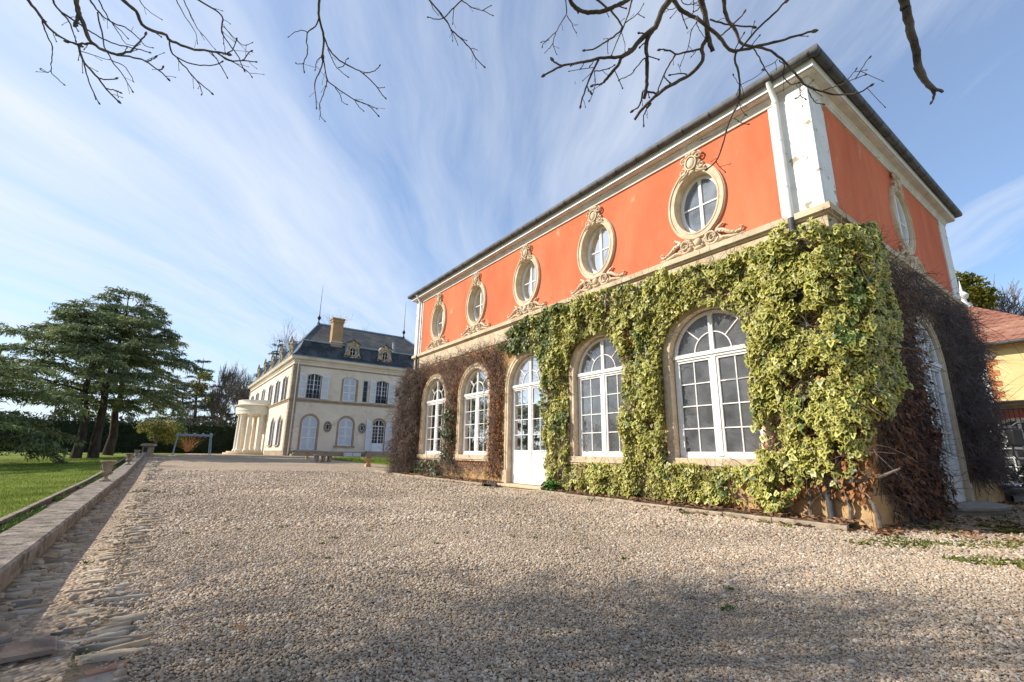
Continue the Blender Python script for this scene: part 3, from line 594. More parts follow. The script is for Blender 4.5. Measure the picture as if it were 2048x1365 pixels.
def leaf_mesh(name, P, out, size, m, parent, var, droop=.9, lobed=True, spread=.5, tone=(.62, 1.28), hang=None):
    """P (n,3) positions; out (n,3) outward directions; leaves hang tip down and face outwards"""
    n = len(P); up = np.array([0, 0, 1.])
    nr = out+up*.55+rng.normal(0, spread, (n, 3)); nr /= np.linalg.norm(nr, axis=1, keepdims=True)
    tip = -up*droop+rng.normal(0, .38, (n, 3))+out*.35; tip -= nr*np.sum(nr*tip, 1, keepdims=True); tip /= np.linalg.norm(tip, axis=1, keepdims=True)+1e-9
    sd_ = np.cross(nr, tip); sz = size*np.clip(rng.lognormal(0, .30, n), .5, 1.7)
    if lobed: shp = [(0, .0, 0, 0), (-.28, -.18, .10, 1), (-.52, .02, -.06, 1), (-.34, .26, .03, 1), (-.30, .55, -.02, 1), (0, 1.0, -.12, 1), (.30, .55, -.02, 1), (.34, .26, .03, 1), (.52, .02, -.06, 1), (.28, -.18, .10, 1), (0, -.05, 0, .55)]
    else: shp = [(0, .4, .0, 0), (-.22, .15, .05, 1), (-.26, .5, .05, 1), (0, 1, -.05, 1), (.26, .5, .05, 1), (.22, .15, .05, 1), (0, 0, 0, 1)]
    K = len(shp); V = np.empty((n, K, 3)); E = np.empty((n, K))
    for k, (a, b, c, e) in enumerate(shp):
        b_ = b-.2 if lobed else b-.3
        if lobed and k == 0: b_ = .12
        V[:, k] = P+sd_*(a*sz)[:, None]+tip*(b_*sz)[:, None]+nr*((c+rng.uniform(-.05, .05, n))*sz)[:, None]; E[:, k] = e
    base = (np.arange(n)*K)[:, None]; r = np.arange(1, K); F = np.stack([np.zeros(K-1, int), r, np.roll(r, -1)], 1)
    F = (base[:, None, :]+F[None]).reshape(-1, 3); tn = rng.uniform(*tone, n)
    return np_mesh(name, V.reshape(-1, 3), F, m, parent, attrs={'edge': E.ravel(), 'var': np.repeat(var, K), 'tone': np.repeat(tn, K)})
def twigs(name, P, dirs, length, r0, m, parent, droop=.5, K=5, sides=3, curl=.25):
    n = len(P); ln = length*rng.uniform(.4, 1.5, n); D = dirs.copy(); pts = [P]; c = P.copy()
    bend = rng.normal(0, curl, (n, 3))
    for k in range(K-1):
        D = D+bend*.6+rng.normal(0, curl*.6, (n, 3)); D[:, 2] -= droop/K; D /= np.linalg.norm(D, axis=1, keepdims=True)
        c = c+D*(ln/(K-1))[:, None]; pts.append(c)
    PP = np.stack(pts, 1); rr = r0*rng.uniform(.6, 1.5, n)[:, None]*np.linspace(1, .35, K)[None]
    V, F = tubes_np(PP, rr, sides); return np_mesh(name, V, F, m, parent)
# ------------- variegated ivy
m_ivy = attr_leaf('variegated_leaf', (.05, .095, .022), (.66, .60, .155), (.05, .115, .022), .28, (.28, .68))
m_dead = mat('dead_leaf', (.20, .075, .025), (.42, .19, .07), 9, .8, 0)
def win_test(s, z, j, wr=.98):
    t = np.ones(len(s), bool)
    t &= ~in_arch(s, z, WC[0]+.09, .97, -.12); t &= ~(in_arch(s, z, WC[1]+.10, .95, -.16)); t &= ~in_arch(s, z, WC[2]+.12, .98, -2)
    return t
iv = empty('variegated_ivy', (8.3, 5.5, -.95))
tag(iv, 'dense yellow and green ivy covering the near half of the sunlit front', 'ivy')
def depth1(s, z):
    b = .17+.15*n2(s, z, 1.1, 5.5)+.16*n2(s, z, 2.9, 1.5)
    return b+.22*np.clip((4.6-s)/2, 0, 1)+.10*np.clip((z-3.2)/.8, 0, 1)+.05
s, z = fill(IVY1, 120000, lambda s, z, j: win_test(s, z, j))
dn = n2(s, z, 3.0, 7.7); gap = n2(s, z, 1.6, 17.)
# sparser near the foot of the corner
cs = np.clip((3.9-s)/.8, 0, 1)*np.clip((.5-z)/.8, 0, 1)
k = rng.random(len(s)) < np.clip(.45+1.7*dn+.35-.9*cs-.9*np.clip(gap-.25, 0, 1)*3*(s < 5), .05, 1); s, z = s[k], z[k]
dd = depth1(s, z)*rng.uniform(.35, 1.12, len(s)); 
over = np.clip(2.745-s, 0, 1)                          # round the corner
P = np.stack([8.5-dd, s, z], 1); P[:, 0] += over*.9
out = np.tile([-1., 0, 0], (len(s), 1)); out[:, 1] -= np.clip((3.2-s), 0, 1)
gv = np.clip((n2(s, z, 1.9, 2.2)*.7+.70*np.clip((s-8.6)/2.2, 0, 1)*np.clip((z+.5)/2, 0.2, 1)-.10)*2.6, 0.04, 1)
var = (rng.random(len(s)) < gv*.85).astype(float)*rng.uniform(.6, 1, len(s)); var = np.where(var == 0, rng.uniform(0, .15, len(s)), var)
sz = .079
leaf_mesh('leaves', P, out, sz, m_ivy, iv, var)
s2, z2 = fill(IVY2, 32000, lambda s, z, j: np.ones(len(s), bool))
g2 = n2(s2, z2, 2.4, 4.1); k = rng.random(len(s2)) < np.clip(.75+1.6*g2-.55*np.clip((s2-9.2)/1.2, 0, 1), 0, 1); s2, z2 = s2[k], z2[k]
d2 = (.30+.16*n2(s2, z2, 1.2, 8.8)+.12*np.clip((10-s2)/1.5, 0, 1))*rng.uniform(.4, 1.15, len(s2))
P = np.stack([s2, 2.745-d2, z2], 1); out = np.tile([-.35, -1., 0], (len(s2), 1))
var = np.where(rng.random(len(s2)) < .2, rng.uniform(.5, 1, len(s2)), 0)
leaf_mesh('leaves', P, out, sz, m_ivy, iv, var)
# stems
def stems(n, poly, face, name, m, parent, r0, ln, tst, depth=(.02, .22), dz=0.2, droop=.5, curl=.25, sideways=.6):
    s, z = fill(poly, n, tst); d = rng.uniform(*depth, len(s))
    P = np.stack([8.5-d, s, z], 1) if face == 1 else np.stack([s, 2.745-d, z], 1)
    D = rng.normal(0, 1, (len(s), 3)); ax = 0 if face == 1 else 1
    D[:, ax] = -np.abs(D[:, ax])*.35; D[:, 1-ax] *= sideways; D[:, 2] = D[:, 2]*.8+dz; D /= np.linalg.norm(D, axis=1, keepdims=True)
    return twigs(name, P, D, ln, r0, m, parent, droop=droop, curl=curl)
stems(5200, IVY1, 1, 'stems', m_twig, iv, .005, .5, lambda s, z, j: win_test(s, z, j))
stems(1800, IVY2, 2, 'stems', m_twig, iv, .005, .5, lambda s, z, j: np.ones(len(s), bool))
# bare lower stems at the corner and the woody trunks of the ivy
for (a, b, c) in [((8.42, 3.0, -.95), (8.36, 2.95, -.3), (8.4, 3.3, .9)), ((8.3, 2.62, -.93), (8.34, 2.66, -.5), (8.36, 3.1, -.05)), ((8.32, 3.5, -.93), (8.38, 3.45, -.4), (8.40, 3.9, .8)), ((8.36, 5.9, -.9), (8.4, 6.0, -.4), (8.4, 6.4, .6)), ((8.38, 9.3, -.88), (8.4, 9.4, -.2), (8.4, 9.5, 1.2)), ((8.36, 3.25, -.3), (8.30, 2.8, -.36), (8.4, 2.3, -.1))]:
    pts = [tuple(Vector(a).lerp(b, t/4)*(1-t/8)+Vector(b).lerp(c, t/4)*(t/8)+Vector((random.uniform(-.02, .02), random.uniform(-.03, .03), 0))) for t in range(5)]; pts += [tuple(Vector(b).lerp(c, .5+.5*q/3)) for q in range(1, 4)]
    MB().tube(pts, [.034, .032, .029, .026, .024, .021, .018, .014], 7).build('woody_stem', m_bark, iv, smooth=True)
# brown dead leaves caught in the ivy
s, z = fill(IVY1, 2600, lambda s, z, j: win_test(s, z, j) & (s < 4.6)); d = rng.uniform(.04, .22, len(s))
leaf_mesh('dead_leaves', np.stack([8.5-d, s, z], 1), np.tile([-1., 0, 0], (len(s), 1)), .085, m_dead, iv, np.zeros(len(s)), lobed=False)
s, z = fill([(2.6, -.55), (2.6, .9), (3.3, 1.2), (4.0, .2), (3.9, -.6)], 1500, lambda s, z, j: n2(s, z, 3, 1.1) > -.05); d = rng.uniform(.03, .2, len(s))
leaf_mesh('dead_leaves', np.stack([8.5-d, s, z], 1), np.tile([-1., 0, 0], (len(s), 1)), .09, m_dead, iv, np.zeros(len(s)), lobed=False)
# ------------- bare creeper on the far half of the front
CR1 = [(12.05, -.62), (12.1, 2.0), (12.0, 3.0), (11.5, 3.55), (13.0, 3.62), (15.5, 3.72), (18.0, 3.72), (19.3, 3.5), (19.55, 2.6), (19.5, -.75), (17.0, -.8), (14.6, -.55), (13.2, -.40)]
def cr_test(s, z, j): 
    t = np.ones(len(s), bool)
    for c in WC[3:]: t &= ~in_arch(s, z, c, 1.12, -.22)
    return t & ~in_arch(s, z, WC[2], 1.14, -2)
cp = empty('bare_creeper', (8.2, 17, -.85))
tag(cp, 'leafless brown creeper smothering the far end of the sunlit front beside the last windows', 'creeper')
stems(9000, CR1, 1, 'twigs', m_twig, cp, .0055, .40, cr_test, (.02, .14), dz=-.15, droop=1.1, curl=.35)
stems(6500, CR1, 1, 'twigs', m_twig, cp, .0065, .40, lambda s, z, j: cr_test(s, z, j) & (n2(s, z, 2.2, 3.1) > -.05), (.12, .30), dz=-.15, droop=1.1, curl=.35)
CR1b = [(17.95, -.85), (17.9, 3.5), (19.6, 3.6), (19.7, -.85)]
s, z = fill(CR1b, 8000, lambda s, z, j: ~in_arch(s, z, WC[4], 1.05, -.2)); d = (.08+rng.uniform(.3, 1, len(s))*np.clip(.34+.55*n2(s, z, 1.9, 6.1), 0, 1)*1.2)*(.55+.5*np.clip((2.6-z)/2.5, 0, 1))
D = rng.normal(0, .8, (len(s), 3)); D[:, 0] -= .5; D[:, 2] -= .3; D /= np.linalg.norm(D, axis=1, keepdims=True)
twigs('twigs', np.stack([8.5-d, s, z], 1), D, .36, .0065, m_twig, cp, droop=.9, curl=.4)
s, z = fill([(18.6, -.9), (18.7, 3.2), (19.6, 2.9), (19.85, 1.6), (19.9, -.9)], 2600, lambda s, z, j: np.ones(len(s), bool)); d = rng.uniform(-.5, .75, len(s))
k = (s > 19.05) | (d > 0.05); s, z, d = s[k], z[k], d[k]
D = rng.normal(0, .8, (len(s), 3)); D[:, 0] -= .3; D[:, 1] += .3; D[:, 2] -= .3; D /= np.linalg.norm(D, axis=1, keepdims=True)
twigs('twigs', np.stack([8.5-d, s, z], 1), D, .36, .0065, m_twig, cp, droop=.9, curl=.4)
s, z = fill([(12.05, -.6), (12.1, 2.6), (12.9, 3.4), (13.6, 3.5), (12.85, 2.6), (12.8, -.6)], 4200, cr_test); d = rng.uniform(.03, .18, len(s))
leaf_mesh('dead_leaves', np.stack([8.5-d, s, z], 1), np.tile([-1., 0, 0], (len(s), 1)), .075, m_dead, cp, np.zeros(len(s)), lobed=False)
s, z = fill(CR1, 1800, lambda s, z, j: cr_test(s, z, j) & (n2(s, z, 1, 3) > .12)); d = rng.uniform(.03, .22, len(s))
leaf_mesh('dead_leaves', np.stack([8.5-d, s, z], 1), np.tile([-1., 0, 0], (len(s), 1)), .07, m_dead, cp, np.zeros(len(s)), lobed=False)
# green ivy amongst it
m_ivyg = attr_leaf('green_ivy_leaf', (.03, .065, .015), (.055, .10, .03), (.16, .18, .03), .2, (.3, .7))
gi = empty('green_ivy', (8.2, 15.4, -.85)); tag(gi, 'small dark green ivy climbing between and below the two farthest arched windows', 'ivy')
s, z = fill([(15.05, -.8), (15.1, 2.2), (15.45, 2.3), (15.75, 1.2), (15.8, -.1), (18.1, -.15), (18.25, 2.6), (18.6, 2.4), (18.5, -.8)], 6500, cr_test); d = rng.uniform(.12, .34, len(s))
k = rng.random(len(s)) < np.clip(.5+2*n2(s, z, 2.2, 6.6), .08, 1); s, z, d = s[k], z[k], d[k]
leaf_mesh('leaves', np.stack([8.5-d, s, z], 1), np.tile([-1., 0, 0], (len(s), 1)), .075, m_ivyg, gi, (rng.random(len(s)) < .2)*(z < -.2).astype(float))
stems(900, [(15.05, -.85), (15.1, 2.2), (15.8, 1.2), (15.8, -.1), (18.1, -.15), (18.5, -.85)], 1, 'stems', m_twig, gi, .004, .4, cr_test)
# ------------- dark creeper over the shaded side
CR2 = [(8.7, -.45), (9.0, .6), (9.4, 2.0), (10.0, 3.0), (10.3, 3.98), (12.5, 4.0), (17.3, 3.98), (17.5, 3.4), (17.5, 1.0), (17.2, -.35), (14.3, -.40), (11.7, -.62), (10.2, -.85), (9.2, -.8)]
def s_test(s, z, j): return ~in_arch(s, z, 12.98-.02, 1.12, -2)
c2 = empty('dusky_creeper', (12, 2.6, -.95)); tag(c2, 'tangled dark leafless creeper hanging over the shaded short side around its arched door', 'creeper')
stems(11500, CR2, 2, 'twigs', m_twig_d, c2, .0062, .42, s_test, (.02, .13), dz=-.3, droop=1.1, curl=.42)
stems(3500, [(14.3, -.3), (14.3, 2.5), (14.1, 3.2), (14.6, 3.8), (17.2, 3.8), (17.2, -.3)], 2, 'twigs', m_twig_d, c2, .006, .5, lambda s, z, j: s_test(s, z, j) & (n2(s, z, 1.6, 3.1) > -.02), (.12, .26), dz=-.3, droop=1.4, curl=.32)
s, z = fill([(8.9, -.3), (9.5, 1.5), (10.2, 3.9), (12.0, 3.7), (11.8, 1.8), (11.75, -.7), (10.5, -.9), (9.6, -.8)], 9000, s_test); d = rng.uniform(.03, .28, len(s))
k = rng.random(len(s)) < np.clip(.8-.25*(z-.5), .15, 1); s, z, d = s[k], z[k], d[k]
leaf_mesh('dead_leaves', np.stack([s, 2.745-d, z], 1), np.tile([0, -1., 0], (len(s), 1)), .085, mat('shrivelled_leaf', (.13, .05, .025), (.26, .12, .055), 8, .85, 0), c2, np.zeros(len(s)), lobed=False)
s, z = fill([(16.6, -.4), (16.8, 4.0), (17.7, 3.8), (17.9, 2.8), (17.6, .8), (17.3, -.2)], 1500, lambda s, z, j: np.ones(len(s), bool)); d = rng.uniform(-.2, .22, len(s)); k = (s > X1) | (d > .05); s, z, d = s[k], z[k], d[k]
D = rng.normal(0, .6, (len(s), 3)); D[:, 0] += .7; D[:, 1] -= .3; D /= np.linalg.norm(D, axis=1, keepdims=True)
twigs('twigs', np.stack([s, 2.745-d, z], 1), D, .42, .0045, m_twig_d, c2, droop=.3, curl=.3)
# long loose shoots waving off the corner
s = rng.uniform(16.8, 18, 60); z = rng.uniform(.5, 4, 60); D = rng.normal(0, .3, (60, 3)); D[:, 0] += 1; D[:, 2] += .2; D /= np.linalg.norm(D, axis=1, keepdims=True)
twigs('loose_shoots', np.stack([s, np.full(60, 2.5), z], 1), D, 1.5, .005, m_twig, c2, droop=.4, K=7, curl=.10)
# ------------- lattice on the walls
def lattice(name, T, s0, s1, z0, z1, m, skip, label, d0=.02, step=.17, w=.022):
    mb = MB(T)
    for sg in (1, -1):
        k0 = int((s0-(z1 if sg > 0 else -z0))/step)-30
        for k in range(k0, k0+int((s1-s0+z1-z0)/step)+80):
            z = z0; run = None
            def flush(a, b):
                if b-a > .1:
                    sa, sb = k*step+sg*a, k*step+sg*b; q = w/2
                    mb.prism([(sa-q*1.4, a), (sa+q*1.4, a), (sb+q*1.4, b), (sb-q*1.4, b)], d0+(.012 if sg > 0 else 0), d0+.010+(.012 if sg > 0 else 0))
            while z <= z1:
                s = k*step+sg*z; ok = s0 < s < s1 and not skip(s, z)
                if ok and run is None: run = z
                if not ok and run is not None: flush(run, z); run = None
                z += .06
            if run is not None: flush(run, z1)
    o = mb.build(name, m); return tag(o, label, 'trellis')
ia = lambda s, z, c, w, zb: bool(in_arch(np.array([s]), np.array([z]), c, w, zb)[0])
lattice('trellis', F1, 12.2, 18.9, -.35, 3.5, m_terra, lambda s, z: any(ia(s, z, c, 1.12, -.25) for c in WC[2:]), 'reddish diagonal lattice on the front wall beneath the bare creeper')
lattice('trellis', F1, 2.85, 4.0, -.62, 3.8, m_oldwood, lambda s, z: ia(s, z, WC[0], 1.12, -.25), 'grey wooden diagonal lattice behind the ivy at the near corner')
lattice('trellis', F2, 14.2, 17.2, -.4, 3.5, m_oldwood, lambda s, z: ia(s, z, 12.98, 1.12, -3), 'dark diagonal lattice on the shaded side right of the door')
# ------------- plants and litter at the wall foot
pg = empty('leafy_plant', (8.1, 9.6, -.85)); tag(pg, 'bright green leafy clump growing beside the front door step', 'plant')
n = 260; a = rng.uniform(0, 2*PI, n); r = rng.uniform(0, .24, n); zz = rng.uniform(0, .30, n)
P = np.stack([8.08+r*np.cos(a)*.7, 9.42+r*np.sin(a), zg(9.5)+.08+zz*(1-r*2)], 1); out = np.stack([np.cos(a), np.sin(a), np.full(n, .6)], 1)
leaf_mesh('leaves', P, out, .13, mat('bright_leaf', (.05, .13, .015), (.10, .22, .03), 9, .5, 0), pg, np.zeros(n), droop=-.4, lobed=False)
litter_m = mat('leaf_litter', (.20, .10, .05), (.40, .22, .12), 11, .85, 0)
n = 2600; y = rng.uniform(2.3, 19, n); x = 8.5-rng.random(n)**1.3*.75; k = ~((y > 9.7) & (y < 12.1)); x, y = x[k], y[k]
n_ = 1500; x2 = 8.4+rng.random(n_)*9.5; y2 = 2.7-rng.random(n_)**2*1.5; x = np.r_[x, x2]; y = np.r_[y, y2]
k = ~((x > 11.6) & (x < 14.3) & (y < 2.8)); x, y = x[k], y[k]
P = np.stack([x, y, [zg(b)+(.10 if a > 7.85 and b > 2.9 else .02) for a, b in zip(x, y)]], 1); P[:, 2] += rng.uniform(0, .03, len(P))
tag(leaf_mesh('dead_leaf_litter', P, np.tile([0, 0, 1.5], (len(P), 1)), .085, litter_m, None, np.zeros(len(P)), droop=.1, lobed=False, spread=.45), 'brown dead leaves lying along the foot of the red building', 'leaf litter', kind='stuff')
# ================================================================== CHATEAU (far pale house)
m_cream = mat('cream_render', (.66, .57, .46), (.76, .67, .56), .8, .9, .15, 20, .15, c3=(.52, .44, .35), s3=1.1, p3=(.56, .72))
m_trim = mat('brown_stone_trim', (.29, .215, .15), (.39, .30, .215), 2, .9, .2, 20, .15)
m_quoin = bpy.data.materials.new('quoin_stone'); m_quoin.use_nodes = True
t = m_quoin.node_tree; b = t.nodes['Principled BSDF']; b.inputs['Roughness'].default_value = .9
g = N(t, 'ShaderNodeNewGeometry'); sp = N(t, 'ShaderNodeSeparateXYZ'); L(t, g.outputs['Position'], sp.inputs[0]); cb = N(t, 'ShaderNodeCombineXYZ')
ad = N(t, 'ShaderNodeMath', operation='ADD'); L(t, sp.outputs[0], ad.inputs[0]); L(t, sp.outputs[1], ad.inputs[1]); L(t, ad.outputs[0], cb.inputs[0]); L(t, sp.outputs[2], cb.inputs[1])
bkx = N(t, 'ShaderNodeTexBrick', Scale=1.0); bkx.inputs['Brick Width'].default_value = .62; bkx.inputs['Row Height'].default_value = .33; bkx.inputs['Mortar Size'].default_value = .012
bkx.inputs['Color1'].default_value = (.42, .33, .23, 1); bkx.inputs['Color2'].default_value = (.32, .24, .16, 1); bkx.inputs['Mortar'].default_value = (.2, .16, .12, 1); L(t, cb.outputs[0], bkx.inputs['Vector']); L(t, bkx.outputs[0], b.inputs['Base Color'])
def tile_mat(name, c1, c2, cm, bw, rh, c3=None):
    m = bpy.data.materials.new(name); m.use_nodes = True; t = m.node_tree; b = t.nodes['Principled BSDF']; b.inputs['Roughness'].default_value = .7; b.inputs['Specular IOR Level'].default_value = .3
    g = N(t, 'ShaderNodeNewGeometry'); sp = N(t, 'ShaderNodeSeparateXYZ'); L(t, g.outputs['Position'], sp.inputs[0]); cb = N(t, 'ShaderNodeCombineXYZ'); ad = N(t, 'ShaderNodeMath', operation='ADD')
    L(t, sp.outputs[0], ad.inputs[0]); L(t, sp.outputs[1], ad.inputs[1]); L(t, ad.outputs[0], cb.inputs[0]); L(t, sp.outputs[2], cb.inputs[1])
    k = N(t, 'ShaderNodeTexBrick', Scale=1.0); k.inputs['Brick Width'].default_value = bw; k.inputs['Row Height'].default_value = rh; k.inputs['Mortar Size'].default_value = rh*.08
    k.inputs['Color1'].default_value = (*c1, 1); k.inputs['Color2'].default_value = (*c2, 1); k.inputs['Mortar'].default_value = (*cm, 1); L(t, cb.outputs[0], k.inputs['Vector'])
    n = N(t, 'ShaderNodeTexNoise', Scale=.9, Detail=7., Roughness=.7); L(t, g.outputs['Position'], n.inputs['Vector']); r = N(t, 'ShaderNodeValToRGB'); L(t, n.outputs[0], r.inputs[0]); r.color_ramp.elements[0].position = .45; r.color_ramp.elements[1].position = .7
    mx = N(t, 'ShaderNodeMixRGB'); L(t, r.outputs[0], mx.inputs[0]); L(t, k.outputs[0], mx.inputs[1]); mx.inputs[2].default_value = (*(c3 or c2), 1); L(t, mx.outputs[0], b.inputs['Base Color'])
    bp = N(t, 'ShaderNodeBump'); bp.inputs['Strength'].default_value = .6; bp.inputs['Distance'].default_value = .03; bp.invert = True; L(t, k.outputs['Fac'], bp.inputs['Height']); L(t, bp.outputs[0], b.inputs['Normal']); return m
m_slate1 = tile_mat('mansard_slate', (.026, .033, .042), (.042, .050, .060), (.012, .015, .018), .25, .14, (.10, .115, .125))
m_slate2 = tile_mat('upper_slate', (.06, .06, .062), (.085, .083, .082), (.03, .03, .03), .25, .12, (.15, .135, .11))
m_lead = mat('blue_grey_lead', (.20, .26, .32), (.34, .40, .46), 3, .6, .1, 20, .4)
m_shut = mat('white_shutter_paint', (.70, .72, .77), (.78, .80, .84), 3, .6, 0)
m_wing = glass_mat('far_window_glass', .12, (.02, .03, .05), .02)
m_int = mat('dim_interior', (.03, .04, .06), (.06, .07, .09), 2, .9, 0)
m_carve = mat('lichened_carving', (.46, .35, .22), (.58, .46, .32), 2.5, .9, .4, 12, .1, c3=(.12, .10, .07), s3=3.2, p3=(.50, .62))
m_chim = mat('ochre_chimney', (.36, .22, .11), (.46, .30, .16), 1.5, .9, .2, 10, .1, c3=(.2, .12, .07), s3=3, p3=(.6, .72))
m_column = mat('ivory_column', (.76, .68, .56), (.84, .77, .65), 2, .8, .1, 20)
ch = empty('pale_manor_house', (8.4, 44.18, -.3)); tag(ch, 'pale two storey manor house with dark slate mansard roof and white shutters', 'house')
GX = [10.25, 13.40, 16.50, 19.5]; CX1, CY0, CY1 = 22.8, 44.18, 69.8
GY = [47.3, 50.7, 63.3, 66.7]; UY = [47.3, 50.8, 54.5, 58.9, 63.2, 66.9]
body = MB(C2)
h = [arch(GX[0], .64, .20, 2.50), arch(GX[1], .64, .60, 2.50), arch(GX[2], .60, .20, 2.50), arch(GX[3], .60, .60, 2.50)] + [ell(c, 2.24, .25, .40, 20) for c in (11.78, 14.88, 18.1)]
h += [seg_arch(c, .60, 4.62, 6.62, .2) for c in (10.23, 13.41, 16.52, 19.6)] + [[(14.66, 4.66), (15.10, 4.66), (15.10, 6.68), (14.66, 6.68)], [(17.88, 5.42), (18.32, 5.42), (18.32, 6.33), (17.88, 6.33)]]
body.sheet([(8.4, -.5), (CX1, -.5), (CX1, 8.0), (8.4, 8.0)], h, 0)
body.T = C1
h = [arch(c, .58, .60, 2.50) for c in GY] + [arch(57, .75, .0, 2.6)] + [seg_arch(c, .58, 4.62, 6.62, .2) for c in UY]
body.sheet([(CY0, -.5), (CY1, -.5), (CY1, 8.0), (CY0, 8.0)], h, 0)
body.T = ID; body.box(9.4, CX1, CY1-.05, CY1, -.5, 8); body.box(CX1-.05, CX1, CY0+.02, CY1, -.5, 8)
body.build('wall', m_cream, ch)
MB().box(8.8, 8.85, CY0+.5, CY1-.3, -.4, 7.5).build('interior_wall', m_int, ch); MB().box(8.85, CX1-.3, CY0+.7, CY0+.75, -.4, 7.5).build('interior_wall', m_int, ch)
# base, string courses, cornice, quoins
def around(name, m, prof, label=None):
    return MB().rect_sweep(8.4, CX1, CY0, CY1, prof).build(name, m, ch, label=label)
around('string_course', m_trim, [(0, 4.30), (.06, 4.30), (.06, 4.42), (.12, 4.45), (.12, 4.53), (0, 4.56)])
around('upper_moulding', m_trim, [(0, 7.45), (.07, 7.47), (.07, 7.56), (0, 7.58)])
around('cornice', m_cream, [(0, 7.80), (.06, 7.82), (.10, 7.95), (.26, 8.02), (.30, 8.10), (.34, 8.22), (.30, 8.26), (0, 8.28)])
around('lead_gutter', m_lead, [(.0, 8.285), (.33, 8.285), (.33, 8.33), (.0, 8.36)])
for T_, a, b in ((C2, 8.39, 8.95), (C1, CY0+.0, CY0+.60), (C1, CY1-.6, CY1)):
    MB(T_).box(a, b, -.45, 7.45, 0, .035).build('quoins', m_quoin, ch)
MB(C1).box(CY0+.6, CY0+9, -.45, .12, 0, .05).build('base_course', m_quoin, ch)
MB(C2).box(8.96, CX1, -.45, .10, 0, .05).build('base_course', m_trim, ch)
q = MB(); q.tube([C2(8.72, z, .10) for z in (-.3, 3, 7.9)], .05, 8); q.build('downpipe', m_column, ch)
